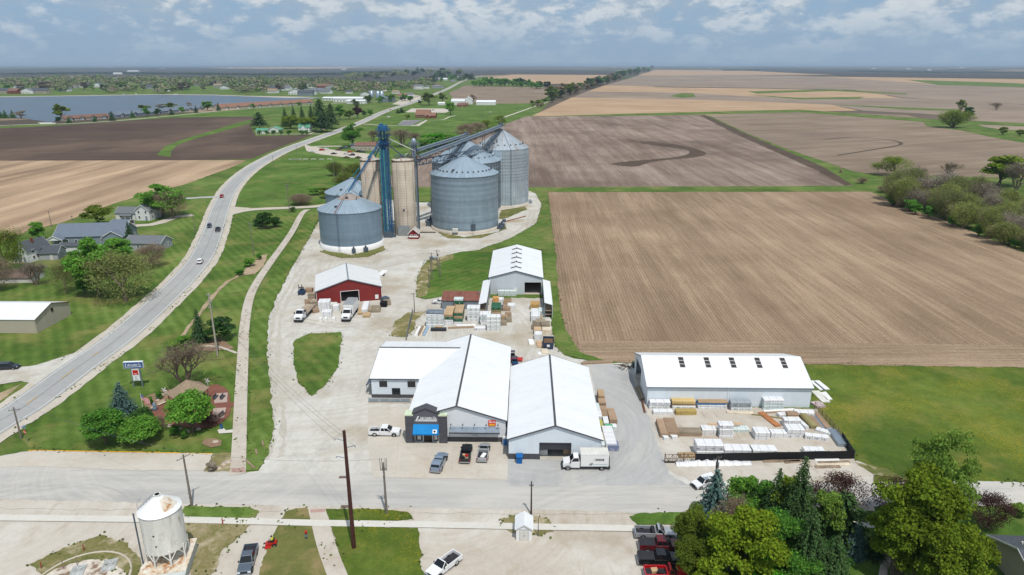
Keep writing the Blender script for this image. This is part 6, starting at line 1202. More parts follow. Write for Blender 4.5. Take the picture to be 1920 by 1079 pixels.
# along the right wall of the second warehouse
for x, y, W, D, h, c, lb in ((1126,752,1.3,3,2.0,WOODS,'tan crate with a white top beside the warehouse, farthest back'),(1128,765,1.5,2.2,1.7,WOODSR,'brown crate below the farthest tan crate'),(1130,777,1.5,1.8,1.5,WOODSR,'second brown crate in the side row'),(1119,776,.9,2.5,1.8,WT,'teal pack tight against the warehouse wall'),(1122,790,1.0,2.8,1.9,WB,'printed white pack tight against the warehouse wall'),(1125,806,.9,2.4,1.6,flat('yellow_green_bags','#a8a85a',.8,0,.2,.3,2),'yellow green bags against the warehouse wall'),(1130,828,1.2,3,1.2,PALE,'pale bags nearest the front corner'),(1133,838,1.2,1.8,1.0,WT,'pale blue pack at the front corner of the warehouse'),(1141,810,1.5,1.6,1.3,flat('green_boxes','#5aa07c',.7),'green box pile in the side row'),(1150,805,1.1,1.2,.9,WP,'small white box right of the green boxes'),(1135,800,1.0,2.4,1.6,WP,'white bundle behind the green boxes')):
    bundle(lb, G(x,y), W, D, h, -R(1), c, group='packs along the white warehouse')
lay('brown lumber pack pointing away beside the side row', 1134, 795, 1131, 774, 1.3, 1.3, WOODSR); lay('outermost brown lumber pack in the side row', 1150, 797, 1144, 775, 1.5, 1.1, WOODSR); lay('long white wrapped pack near the box truck', 1146, 846, 1137, 812, 2.0, 1.5, WB); lay('navy printed end pack beside the box truck', 1150, 848, 1148, 838, 2.0, 1.2, wrap_mat('navy_wrap', '#77809c', '#e8e8ee', .6))
bundle('white bag pallet inside the warehouse doorway', G(1019,858)+Vector((0,1.2,0)), 1.5, 1.4, 1.2, 0, WP, .08, 'pallets in the doorway', 'pallet_stack', 'pallets'); bundle('brown box pallet inside the warehouse doorway', G(1063,857)+Vector((0,1.2,0)), 1.2, 1.3, 1.2, 0, MATS['cardboard'], .08, 'pallets in the doorway', 'pallet_stack', 'pallets')
t = thing('trash_bin', 'blue wheeled bin standing before the white warehouse', 'bin', G(974,869)); MB().prism([(-.45,.1),(.45,.1),(.55,1.5),(-.55,1.5)],-.45,.5,'y').build('tub', flat('bin_blue','#0f5c9c',.6,0,.3,.1), t); MB().slab([(-.6,-.55,1.5),(.6,-.55,1.5),(.6,.6,1.75),(-.6,.6,1.75)],(0,-.2,1),.08).build('lid', MATS['bin_blue'], t)
t = thing('ice_box', 'tall blue and white ice box between store and warehouse', 'machine', G(947.5,836)); MB().box(-.5,.5,-.4,.4,0,1.9).build('cabinet', OFFW, t); MB().box(-.42,.42,-.43,-.403,.3,1.7).build('front_panel', flat('panel_blue','#3d6ea8',.5), t)
t = thing('motorcycle', 'black motorcycle against the store wall', 'motorcycle', G(925,828), R(-70)); MB().shell([(.7,.55,.1),(.4,.95,.16),(-.2,.85,.16),(-.8,.8,.12),(-.5,.45,.14),(.3,.4,.14)]).build('frame', PB, t)
for y in (.85,-.75):
    o = MB().lathe([(.2,-.07),(.33,-.07),(.33,.07),(.2,.07)],16).build('wheel', BLACK, t, (0,y,.33)); o.rotation_euler = (0,R(90),0)
MB().tube((-.4,.45,1.1),(.4,.45,1.1),.03,.03,5).build('handlebar', CHROME, t); MB().tube((0,.45,1.1),(0,.85,.35),.05,.05,5).build('fork', CHROME, t)
# storage yard before the long warehouse
Y3 = 'lumber bundles before the long warehouse'
stack('double white stack nearest the left corner', 1218, 1256, 769, 1.4, [(.9,WG),(.85,WB)], group=Y3); lay('torn white bundle lying before the double white stack', 1224, 777, 1260, 777, 1.3, .9, WP, group=Y3)
stack('yellow tan stack with a white pack between', 1260, 1303, 768.5, 1.5, [(.8,WG),(.4,WOODS),(.7,flat('yellow_wrap','#c6ad78',.7,0,.2,.1))], group=Y3); lay('olive yellow wrapped bundle before the tan stack', 1266, 777.5, 1304, 777, 1.3, 1.0, flat('olive_wrap','#a8935a',.7,0,.2,.12), group=Y3)
stack('long blue edged stack against the warehouse wall', 1308, 1362, 768.5, 1.4, [(.5,WB),(.5,WP),(.3,flat('blue_wrap','#27649b',.6)),(.3,WOODS)], group=Y3); stack('grey patterned stack against the warehouse wall', 1370, 1408, 772, 1.5, [(.85,WG),(1.2,wrap_mat('grey_print_wrap','#98a1a8','#4c5660',.8,.45))], group=Y3)
lay('long pale pack on the ground before the patterned stack', 1362, 775, 1412, 777, .9, .35, PALE, group=Y3); stack('pale teal stack against the warehouse wall', 1431, 1468, 770, 1.5, [(.6,WT),(.6,WT),(.6,WT),(.5,WP)], group=Y3)
lay('long tray of trim before the pale teal stack', 1432, 773, 1490, 770, .8, .25, WHITE, group=Y3); lay('thin brown pack before the trim tray', 1436, 776, 1500, 773, .5, .3, WOODSR, group=Y3); lay('long thin timber lying across the open yard', 1409, 779, 1468, 787, .35, .3, WOODSG, group=Y3)
lay('left tarped brown pack, leaning outward', 1246, 823, 1237, 795, 1.6, 1.1, WOODSR, group=Y3); lay('right tarped brown pack in the front row', 1262, 822, 1253, 794, 2.2, 1.2, WOODSR, group=Y3); lay('crumpled white wrap at the foot of the left brown pack', 1243, 825, 1252, 824, 1.0, .7, WP, group=Y3); lay('crumpled white wrap at the foot of the right brown pack', 1258, 824, 1268, 822, 1.0, .7, WP, group=Y3)
stack('long low brown pile in the middle row', 1271, 1315, 820, 1.8, [(.6,WOODSR),(.5,WOODSO)], group=Y3); stack('white bundle with orange print in the middle row', 1316, 1342, 818.5, 1.9, [(1.4,wrap_mat('white_wrap_orange_print',(.7,.7,.7),'#c77b4a',.7))], group=Y3); stack('tall white printed tower in the middle row', 1348, 1374, 823, 1.7, [(.65,WP),(.65,WP),(.65,WP),(.8,WB)], group=Y3); stack('long pale bundle right of the white tower', 1376, 1404, 813, 1.5, [(.9,WT)], group=Y3); lay('thin timbers laid over the white bundles', 1326, 809, 1388, 808, .6, .15, WOOD, 1.5, group=Y3)
stack('white two layer stack in the right middle row', 1416, 1443, 827, 2.3, [(.8,WP),(.85,WP)], group=Y3); stack('low white bundle between the two white stacks', 1445, 1474, 823, 1.6, [(1.2,WP)], group=Y3); stack('tallest white stack in the right middle row', 1475, 1506, 823, 2.2, [(1.0,WB),(.95,WP)], group=Y3); stack('small white stack standing behind the tallest one', 1469, 1500, 802, 1.5, [(.75,WP),(.75,WB)], group=Y3); lay('long white pack with navy print at the right', 1508, 822, 1552, 827, 1.2, .95, WB, group=Y3)
lay('reddish timber lying diagonally in the yard', 1426, 776, 1459, 802, 1.3, .4, flat('red_cedar','#a8714c',.8,0,.1,.15,4), group=Y3); lay('olive round logs lying diagonally', 1495, 772, 1527, 806, 1.5, .9, WOODSG, group=Y3, r=.3); stack('little stepped brown pile beside the logs', 1476, 1497, 788, 1.4, [(.4,WOODSR),(.4,WOODS),(.35,WOODSR)], group=Y3); stack('long white pack near the far right corner', 1491, 1526, 783, 1.4, [(1.1,WB)], group=Y3, rz=-R(10)); lay('white pack on the ground left of the white stack', 1458, 783, 1490, 780, 1.2, .8, WP, group=Y3); lay('white upright pack under the logs', 1500, 797, 1512, 808, .8, .9, WB, group=Y3)
lay('brown boards in a long pack beside the logs', 1517, 782, 1539, 811, 1.3, .5, WOODSR, group=Y3); lay('outer brown boards along the side fence', 1530, 777, 1552, 806, 1.2, .5, WOODSR, group=Y3); lay('grey metal tracks between the brown boards', 1524, 778, 1547, 812, .6, .4, STEELL, group=Y3); lay('silver metal sheets at the fence corner', 1560, 812, 1580, 840, 1.7, .8, STEELL, group=Y3); lay('torn white wrap draped by the metal sheets', 1530, 808, 1562, 818, 1.3, .6, WP, group=Y3); lay('grey roof panels along the side fence', 1552, 804, 1568, 820, 1.3, .4, flat('grey_panel','#a4a6a6',.5,.2), group=Y3)
stack('big printed white stack behind the gate', 1305, 1356, 858, 2.4, [(1.2,WP),(1.2,WB)], group=Y3); stack('long white pack behind the black fence screen', 1358, 1408, 858, 2.2, [(.7,WP),(.8,WP)], group=Y3); stack('second long white pack behind the screen', 1411, 1456, 857, 2.0, [(1.35,WP)], group=Y3); stack('low white pack farthest along the screen', 1508, 1545, 855, 1.4, [(1.1,WP)], group=Y3); lay('pale low pile behind the gate', 1272, 857, 1304, 856, 1.4, .5, WOODS, group=Y3)
for i, (x0, x1, y) in enumerate(((1314,1322,783),(1337,1345,783),(1380,1388,823),(1408,1415,822))): lay(['timber runner on the ground left of the grey stack','second timber runner beside the first','timber runner right of the white tower','timber runner nearest the two layer stack'][i], x0, y-9, x1, y+2, .12, .12, WOODO, group='timber runners on the ground', name='timber_runner', cat='timber')
# left of the long warehouse: pipes and a beam
for i in range(6): lay(['top brown pole of the pile by the warehouse wall','second brown pole of the wall pile','third brown pole of the wall pile','fourth brown pole of the wall pile','fifth brown pole of the wall pile','lowest brown pole of the wall pile'][i], 1190+i*2.4, 727+(i%2), 1200+i*2.2, 751, .3, .3, WOODSO, .06+(.28 if i in (2,3) else 0), 'brown poles by the warehouse wall', 'timber_pole', 'timber', .1)
lay('rusty steel beam lying by the warehouse corner', 1203, 752, 1209, 776, .4, .4, flat('rusty_beam','#6b4534',.8,0,.2,.2)); t = thing('hose_coil', 'dark coiled hose near the rusty beam', 'hose', G(1199,772)); MB().path([(1.2*math.cos(a*.5),1.5*math.sin(a*.5),.1) for a in range(20)],.07).build('hose', BLACK, t)
for i, (x0,y0,x1,y1) in enumerate(((1521,716,1541,733),(1527,718,1545,733),(1531,716,1551,732),(1528,735,1549,756),(1541,738,1553,752),(1546,737,1558,751))): lay(['white panel on the grass, farthest left','grey strip panel beside the farthest white one','upper right white panel on the grass','broad white panel lying nearest the corner','short white frame panel on the grass','narrow white panel at the outer edge'][i], x0, y0, x1, y1, [1.0,.6,1.2,1.8,.7,.6][i], .25, [WHITE,STEELL,WHITE,OFFW,WHITE,WHITE][i], group='panels on the grass behind the fence', name='wall_panel', cat='panel')
lay('faded pink rubble wrap by the warehouse corner', 1527, 757, 1540, 766, 2.0, .5, flat('pinkish_wrap','#b9a9a8',.8,0,.2,.25,2))
# screened fence and gate
SCR = newmat('black_screen', '#15171b', .6, 0, .3)[0]
def screen(label, pts, h=1.75, n=6, hs=None):
    t = thing('screen_fence', label, 'fence', G(*pts[0])); base = G(*pts[0]); P = [G(*p)-base for p in pts]
    for a, b_ in zip(P, P[1:]):
        d = (b_-a).normalized(); nn = Vector((d.y,-d.x,0)); k_ = 14; vs = []
        for i in range(k_+1):
            p = a.lerp(b_, i/k_)+nn*(.04*math.sin(i*1.7)); q = h-(.08*abs(math.sin(i*2.3))); vs += [p+Vector((0,0,.03)), p+Vector((0,0,q)), p+nn*.03+Vector((0,0,q)), p+nn*.03+Vector((0,0,.03))]
        MB().add(vs, [f for i in range(k_) for f in ((4*i,4*i+4,4*i+5,4*i+1),(4*i+1,4*i+5,4*i+6,4*i+2),(4*i+2,4*i+6,4*i+7,4*i+3))]).build('screen', hs or SCR, t)
        for i in range(n+1): p = a.lerp(b_, i/n)-nn*.08; MB().tube(p, p+Vector((0,0,h+.1)), .04, .04, 6).build('post', STEELD, t)
    return t
screen('black screened fence along the front of the storage yard', [(1303,868),(1601,862)], 1.9, 12); screen('black screened fence at the right corner of the storage yard', [(1601,862),(1578,826)], 1.7, 3)
t = thing('chain_link_fence', 'rusty chain link fence along the right side of the storage yard', 'fence', G(1578,826)); a = G(1578,826); b_ = G(1527,768); d = b_-a
for i in range(8): p = d*(i/7); MB().tube(p, p+Vector((0,0,1.7)), .05, .05, 5).build('post', flat('rust_post','#5d4a3e',.8), t)
mb = MB()
for z in (.1, .9, 1.65): mb.tube(Vector((0,0,z)), d+Vector((0,0,z)), .025, .025, 4)
for i in range(60): p = d*(i/60); q = d*((i+2)/60); mb.tube(p+Vector((0,0,.1)), q+Vector((0,0,1.65)), .012, .012, 3, caps=False); mb.tube(q+Vector((0,0,.1)), p+Vector((0,0,1.65)), .012, .012, 3, caps=False)
mb.build('wire_mesh', flat('rust_wire','#7a6a5e',.8), t)['kind'] = 'stuff'
t = thing('gate', 'rusty sliding frame gate at the yard entrance', 'gate', G(1246,869)); b_ = G(1303,868)-G(1246,869)
for f in (0, .62, 1): MB().tube(b_*f, b_*f+Vector((0,0,2.0)), .09, .09, 6).build('post', flat('gate_rust','#4a3a33',.8), t)
mb = MB()
for z in (.35, 1.0, 1.75): mb.tube(Vector((0,0,z)), b_+Vector((0,0,z)), .05, .05, 5)
for i in range(8): mb.tube(b_*(i/8)+Vector((0,0,.35 if i%2 else 1.75)), b_*((i+1)/8)+Vector((0,0,1.75 if i%2 else .35)), .04, .04, 4); mb.tube(b_*(i/8)+Vector((0,0,.35)), b_*(i/8)+Vector((0,0,1.75)), .03, .03, 4)
mb.build('frame', MATS['gate_rust'], t); MB().box(0, b_.x, -.15, .15, 0, .22).build('track', BLACK, t)
# the long white tarp over old lumber outside the fence
a, b_ = G(1267,872), G(1408,870); n = 26; vs = []
for i in range(n+1):
    p = a.lerp(b_, i/n); h = .35+.55*math.sin(math.pi*min(1, i/n*1.15))*(.8+.35*math.sin(i*1.9))+.1*random.random(); w = .75+.3*random.random(); 
    vs += [(p.x, p.y-w, .05), (p.x, p.y-w*.55, h*.75), (p.x, p.y-.05+.15*math.sin(i), h), (p.x, p.y+w*.6, h*.7), (p.x, p.y+w, .05)]
o = MB().add(vs, [(5*i+j, 5*i+5+j, 5*i+6+j, 5*i+1+j) for i in range(n) for j in range(4)], 0, True).build('tarp_pile', WP); tag(o, 'long crumpled white tarp lying outside the gate', 'tarp')
for i, (x0,y0,x1,y1) in enumerate(((1428,864,1500,861),(1430,867,1505,866),(1470,869,1500,867),(1527,864,1573,864),(1535,870,1592,868),(1530,874,1592,872),(1528,878,1575,877))): lay(['grey boards along the fence foot, farthest left','second grey board row along the fence foot','short grey boards before the screen','white boards right of the pine, upper row','grey boards right of the pine, second row','weathered planks right of the pine, third row','lowest weathered planks by the road verge'][i], x0, y0, x1, y1, .8, .25, [WOODO,WOODO,WOODO,WHITE,WOODO,PALE,WOODO][i], group='boards outside the fence', name='board_pile', cat='lumber')
# beside the red shed
RS = 'goods around the red shed'
for x, y, W, D, h, c, lb in ((610,583,3.2,3,3.2,WP,'tall white pallet stack before the red shed'),(614,595,2.6,2.2,2.0,WP,'white pallet stack in front of the tall one'),(626,581,2,2,2.0,OFFW,'off white crate between the two pallets'),(631,583,1.8,2,1.9,WP,'small white crate near the doorway'),(686,582,1.8,7,1.6,WP,'long white bundle right of the shed doorway'),(677,586,1.3,5,.8,WOODS,'tan boards left of the long white bundle'),(688,594,2.0,2.6,.9,WOODS,'tan boards before the long white bundle'),(696,583,1.4,4,1.0,WOODSO,'old boards right of the white bundle'),(705,584,2.6,3.2,1.3,WOODSO,'grey weathered boards at the shed corner')):
    bundle(lb, G(x,y), W, D, h, R(6), c, group=RS)
for i, x in enumerate((602,612,627)): bundle(['white barrier block at the left below the pallets','middle white barrier block','white barrier block at the right'][i], G(x,604), .7, .8, 1.3, 0, WHITE, group=RS, name='barrier_block', cat='barrier')
for i, (x, y) in enumerate(((580,548),(585,560),(579,570),(588,575),(592,586))): bundle(['old crate pile left of the red shed, farthest back','second old crate left of the shed','third old crate nearest the flatbed','fourth old crate by the shed corner','lowest old crate by the pallets'][i], G(x,y), 2.2, 2.0, 1.2+.5*(i%2), R(10*i), WOODSO if i % 2 else WOODSR, group=RS)
for i, (x, y) in enumerate(((720,575),(726,572),(722,566))): bundle(['dark machine pile right of the red shed','tan junk pile right of the red shed','grey junk pile behind the tan one'][i], G(x,y), 2, 2.2, 1.4, R(20*i), [BLACK,WOODSO,STEELD][i], group=RS)
lay('white and dark window frames lying behind the red shed', 711, 519, 722, 510, 2.0, .5, WHITE); lay('dark gutter lengths behind the red shed', 719, 519, 722, 510, .6, .4, CHAR)
# ================================================================ vegetation
def quads(name, C, N, S, mat, asp=1.0):
    """many small leaf faces: centres, normals, sizes"""
    n = len(C); N = N/np.maximum(np.linalg.norm(N, axis=1, keepdims=True), 1e-6)
    t = RNG.normal(size=(n,3)); U = np.cross(N, t); U /= np.maximum(np.linalg.norm(U, axis=1, keepdims=True), 1e-6); V = np.cross(N, U)
    s = S[:,None]*.5; a = U*s*asp; b_ = V*s
    co = np.stack([C-a-b_*.6, C+a*.4-b_, C+a+b_*.5, C-a*.3+b_], 1).reshape(-1,3).astype(np.float32)
    me = bpy.data.meshes.new(name); me.vertices.add(4*n); me.vertices.foreach_set('co', co.ravel()); me.loops.add(4*n); me.loops.foreach_set('vertex_index', np.arange(4*n, dtype=np.int32)); me.polygons.add(n); me.polygons.foreach_set('loop_start', np.arange(0,4*n,4,dtype=np.int32)); me.update(calc_edges=True); me.materials.append(mat); return me
def rdir(n): d = RNG.normal(size=(n,3)); return d/np.linalg.norm(d, axis=1, keepdims=True)
def limbs(h0, ends, r0):
    mb = MB(); top = Vector((random.uniform(-.02,.02), random.uniform(-.02,.02), h0)); mb.tube((0,0,0), top, r0, r0*.75, 7)
    for e in ends:
        e = Vector(e); m = top.lerp(e, .5)+Vector((0,0,-.03)); mb.tube(top, m, r0*.5, r0*.3, 5); mb.tube(m, e, r0*.3, r0*.08, 4)
    return mb
def decid(n, leaf, clumps=26, cz=.54, rz=.46, open_=.0, h0=.2, squash=1.0, r0=.03):
    """unit tree (height 1, width 1): clumps on an uneven ellipsoid, leaves on the clumps"""
    d = rdir(clumps); d[:,2] = np.where(d[:,2] < -.85, -d[:,2], d[:,2]); rr = RNG.uniform(.45,.9,clumps)[:,None]; cc = d*rr*np.array([.40,.40,rz*.85])*RNG.uniform(.85,1.1,(clumps,1))+np.array([0,0,cz]); cr = RNG.uniform(.11,.19,clumps)*(1-.35*open_)
    k = RNG.integers(0, clumps, n); dd = rdir(n); dd[:,2] = np.abs(dd[:,2])*.9+dd[:,2]*.1; dd /= np.linalg.norm(dd,axis=1,keepdims=True)
    C = cc[k]+dd*(cr[k]*RNG.uniform(.35,1.08,n))[:,None]*np.array([1,1,.85]); N = dd*.8+rdir(n)*.9+np.array([0,0,.35]); S = leaf*RNG.uniform(.6,1.35,n)
    return limbs(h0, [tuple(c) for c in cc[:9]], r0).mesh('trunk', BARK), quads('crown', C, N, S, LEAF)
def conifer(n_l, per, leaf, taper=.9, droop=.25, low=.04, full=.5):
    Cs, Ns, Ss = [], [], []
    for i in range(n_l):
        f = i/n_l; z = low+(1-low)*f*.98; L = full*((1-f)**taper)*random.uniform(.82,1.08)+.012
        nb = max(4, int(per*(1-f)+4)); a0 = random.random()*6
        for j in range(nb):
            a = a0+2*math.pi*j/nb+random.uniform(-.25,.25); l = L*random.uniform(.72,1.12); q = max(3, int(l/leaf*2.4))
            for s in range(q):
                t = (s+.6)/q; rad = l*t; Cs.append((rad*math.cos(a)+random.gauss(0,.012), rad*math.sin(a)+random.gauss(0,.012), z-droop*l*t*t+.05*l+random.gauss(0,.006))); Ns.append((math.cos(a)*.45+random.gauss(0,.35), math.sin(a)*.45+random.gauss(0,.35), .9)); Ss.append(leaf*random.uniform(.7,1.3)*(1.15-.3*t))
    return MB().tube((0,0,0),(0,0,.97),.022,.004,7).mesh('trunk', BARK), quads('crown', np.array(Cs), np.array(Ns), np.array(Ss), NEEDLE, 1.15)
def bare(n_leaf, leaf, depth=5, spread=.55, multi=1, mat=None, fill=0):
    mb = MB(); tips = []
    def grow(p, d, L, r, k):
        q = p+d*L; mb.tube(p, q, r, r*.65, 5 if k > 3 else 3, 0, False)
        if k == 0: tips.append(q); return
        for i in range(3 if k > 1 else 4):
            nd = (d+Vector((random.gauss(0,spread),random.gauss(0,spread),random.gauss(.22,spread*.6)))).normalized(); grow(p.lerp(q, random.uniform(.6,1)), nd, L*random.uniform(.68,.9), r*.6, k-1)
        tips.append(q)
    for i in range(multi): grow(Vector((0,0,0)), Vector((random.gauss(0,.25*(multi>1)),random.gauss(0,.25*(multi>1)),1)).normalized(), .2 if multi == 1 else .2, .02, depth)
    V = np.array(mb.v); V[:,2] -= V[:,2].min(); V[:,2] /= V[:,2].max(); w = np.percentile(np.abs(V[:,:2]), 98)*2; mx = V[:,:2]/w; zz = np.array([t.z for t in tips]); T = np.array([tuple(t) for t in tips]); hh = np.array(mb.v)[:,2].max(); T[:,2] /= hh; T[:,:2] /= w
    V[:,:2] = mx; mb.v = [tuple(p) for p in V]; k = RNG.integers(0,len(T),n_leaf); C = T[k]+RNG.normal(size=(n_leaf,3))*.045
    if fill: nf = int(n_leaf*fill); C[:nf] = rdir(nf)*(RNG.uniform(.3,1,(nf,1))**.5)*np.array([.47,.47,.42])+np.array([0,0,.54])+RNG.normal(size=(nf,3))*.02
    return mb.mesh('trunk', mat or TWIG, False), quads('crown', C, rdir(n_leaf)+np.array([0,0,.4]), leaf*RNG.uniform(.5,1.4,n_leaf), LEAF)
K = {'lush': decid(9000,.040,34), 'lush2': decid(8000,.042,26,.54,.46), 'round': decid(9000,.036,44,.56,.44,0,.16), 'loose': decid(4600,.036,30,.55,.45,.7), 'spruce': conifer(26,13,.036,.85,.3,.03,.5), 'blue': conifer(24,14,.042,.75,.25,.02,.5), 'pine': conifer(16,9,.06,.55,.2,.2,.5),
     'bare': bare(3200,.013,5,.5,3,None,.3), 'bud': bare(8000,.02,5,.62,1,None,.45), 'shrubb': bare(6500,.018,4,.6,6,None,.5), 'olive': bare(9500,.022,4,.62,5,None,.55), 'shrub': decid(2200,.07,18,.48,.5,0,.06), 'low': decid(2600,.06,24,.42,.5,.2,.05), 'fol': decid(1500,.085,18), 'fol2': decid(1100,.09,15,.52,.46,.3), 'fcon': conifer(12,7,.09,.8,.2,.05,.5), 'fbare': decid(900,.06,20,.53,.46,.6)}
GIANT = {'maple': decid(26000,.023,62,.55,.45,.75,.2), 'maple2': decid(20000,.026,46,.54,.46,.45,.2), 'tallsparse': decid(9000,.02,70,.55,.45,1.1,.2), 'spr': conifer(44,18,.022,.8,.32,.03,.5), 'spr2': conifer(38,18,.026,.75,.3,.03,.5)}
K.update(GIANT)
CL = {'bright': '#72a242', 'mid': '#61923c', 'dark': '#456835', 'yellow': '#849a2e', 'lime': '#5fa82c', 'olive': '#74882b', 'olived': '#6c7d30', 'brown': '#9a8a74', 'grey': '#a89c8f', 'spruce': '#3a5234', 'blue': '#4d6660', 'purple': '#543c37', 'maroon': '#4e2a33', 'pine': '#425a34', 'willow': '#7a902e', 'pale': '#7f9c46', 'tol': '#949f57', 'told': '#858d55', 'tbr': '#aa9f90', 'fwood': '#617544', 'fgrey': '#867c6c', 'fdark': '#425840'}
def col(c, j=.08):
    r = lin(CL[c]); f = 1+random.uniform(-j, j)
    return tuple(min(1, x*f*1.1) for x in r[:3])+(1,)
def tree(kind, loc, h, w, c, label, cat='tree', group=None, name=None, parts=True):
    tr, cr = K[kind]; nm = name or ('conifer' if kind in ('spruce','blue','pine','spr','spr2','fcon') else 'shrub' if cat == 'shrub' else 'tree'); cc = col(c); rz = random.uniform(0,6.28)
    if parts:
        t = thing(nm, label, cat, loc, rz, group); t.scale = (w,w,h)
        for q, me in (('trunk', tr), ('crown', cr)): o = bpy.data.objects.new(q, me); COL.objects.link(o); o.parent = t; o.color = cc
    else:
        t = bpy.data.objects.new(nm, FAR(kind)); COL.objects.link(t); t.location = loc; t.rotation_euler[2] = rz; t.scale = (w,w,h); t.color = cc; tag(t, label, cat, group)
    return t
_far = {}
def FAR(kind):   # one mesh with both materials, for trees too small to show their parts
    if kind not in _far:
        bm = bmesh.new(); tr, cr = K[kind]; bm.from_mesh(tr); n = len(bm.faces); bm.from_mesh(cr)
        for i, f in enumerate(bm.faces): f.material_index = 0 if i < n else 1
        me = bpy.data.meshes.new(kind+'_tree'); bm.to_mesh(me); bm.free(); me.materials.append(BARK); me.materials.append(cr.materials[0]); _far[kind] = me
    return _far[kind]
def hgt(px, py, ty):
    b_ = G(px, py); v = (ty-539.5)/F; return H-b_.y*(SP+v*CP)/(CP-v*SP)
def T(kind, x, yt, yb, wpx, c, label, cat='tree', group=None, fac=.9, parts=True, name=None):
    b_ = G(x, yb); zc = b_.y*CP+H*SP; return tree(kind, b_, max(.6, hgt(x,yb,yt)*fac), wpx*zc/F*1.08, c, label, cat, group, name, parts)
def TA(kind, x, y, h, w, c, label, cat='tree', group=None):   # from its top
    if kind in ('spr','spr2','spruce','pine','blue'): w *= 1.3
    p = G(x, y, h*.97); p.z = 0; return tree(kind, p, h, w, c, label, cat, group)
# park corner
T('round',200,757,833,88,'mid','round leafy tree nearest the yellow curb, left of the pair'); T('round',268,777,832,80,'bright','lighter round tree right of the darker one by the curb'); T('round',361,722,812,88,'bright','big round bright green tree before the gazebo'); T('blue',231,708,772,56,'blue','blue grey spruce beside the lettered pylon sign')
T('low',266,758,795,56,'dark','dark spreading juniper between spruce and round trees','shrub'); T('bare',350,628,726,92,'brown','broad bare brown tree north of the gazebo'); T('shrubb',395,768,800,40,'maroon','dark maroon shrub at the right of the plaza','shrub'); T('shrubb',302,775,805,26,'brown','bare shrub right of the light round tree','shrub')
T('spruce',376,570,642,44,'spruce','dark spruce beside the weathered pole on the bank'); T('low',414,576,640,62,'dark','wide dark juniper right of the bank spruce','shrub'); T('shrub',345,626,648,30,'bright','bright green shrub below the bank spruce','shrub'); T('shrub',325,640,655,32,'pale','pale yellow green shrub left of the bright one','shrub')
for i, (x,y,w) in enumerate(((346,815,20),(330,808,24),(300,742,16),(283,752,14))): T('shrub',x,y-12,y+8,w,'mid',['low green bush under the gazebo tree','second low bush left of the gazebo tree','little bush in the rock bed','little bush beside the flag'][i],'shrub')
T('shrub',398,862,884,26,'tbr','grey bush in the rock bed','shrub')
# houses along the highway
T('lush',305,338,408,92,'bright','big bright green tree behind the white farmhouse'); T('bud',326,352,410,56,'brown','brown budding tree right of the bright farmhouse tree'); T('loose',184,378,424,70,'olived','loose olive tree left of the white farmhouse'); T('lush2',75,412,452,38,'bright','small bright tree left of the blue roofed house'); T('bud',12,420,510,66,'olive','tall thin brown tree at the left edge'); T('spruce',246,408,462,30,'spruce','slim dark spruce before the grey garage'); T('loose',245,408,425,18,'maroon','tiny dark red tree behind the spruce')
T('lush',186,432,556,96,'bright','tall bright green tree before the blue roofed house'); T('lush2',222,440,500,70,'bright','bright green tree hiding the house gable'); T('bud',236,462,566,118,'told','wide budding grey tree beside the tall bright tree'); T('bud',125,486,552,50,'told','thin budding tree left of the tall bright tree'); T('bare',70,482,535,44,'grey','bare forked tree before the white cottage'); T('bud',285,452,500,56,'brown','bare brownish tree before the grey garage'); T('bud',0,470,545,60,'brown','brown budding tree before the lean to shed'); T('shrub',140,468,482,30,'mid','low green shrub by the outbuilding','shrub')
T('loose',160,520,552,40,'mid','leafy sapling under the tall bright tree')
for i, (x,yt,yb,w,k_,c) in enumerate(((497,384,430,40,'low','dark'),(517,398,426,30,'low','dark'),(486,396,424,26,'spruce','spruce'),(549,386,398,14,'shrub','dark'),(468,480,500,28,'shrub','bright'),(450,503,517,20,'shrub','mid'),(487,472,488,14,'shrub','mid'))): T(k_,x,yt,yb,w,c,['dark juniper clump by the bank path','second juniper right of the clump','small dark spruce left of the clump','round clipped bush by the gravel drive','bright bush at the bare scar','small bush left of the bright one','small bush above the bare scar'][i],'shrub')
# meadow and farm
T('lush',663,226,276,46,'mid','dark leafy tree left of the repair shop'); T('lush',671,195,222,20,'maroon','dark purple tree beside the highway')
for i, (x,yt,yb,w,k_,c) in enumerate(((487,205,242,36,'pine','pine'),(545,210,242,42,'loose','willow'),(582,213,246,56,'loose','willow'),(536,196,238,22,'spruce','pine'),(552,193,235,20,'spruce','pine'),(568,192,235,20,'spruce','pine'),(585,190,235,22,'spruce','pine'),(602,178,236,40,'pine','pine'),(622,186,242,32,'pine','pine'),(606,206,248,44,'pine','spruce'),(638,194,226,24,'lush2','mid'),(655,202,224,28,'fol','pale'),(684,204,220,12,'fol2','dark'),(694,203,218,16,'fol','mid'))):
    T(k_,x,yt,yb,w,c,['big lone pine left of the green roofed farm','pale willow behind the green farmhouse','wide willow right of the pale one','slim spruce, farthest left of the farm row','second slim spruce of the farm row','third slim spruce of the farm row','fourth slim spruce of the farm row','tall pine rising above the farm grove','dark pine right of the tall one','dark pine in front of the grove','bright tree right of the farm grove','pale tree beside the purple one','little dark tree right of the purple one','pale round tree by the highway lawn'][i])
for i, (x,w) in enumerate(((487,14),(500,12),(513,12),(527,12),(542,14),(566,14),(575,12))): T('fol',x,242,254,w,'mid','clipped round bush in the farm front row','shrub','bushes before the green farm')
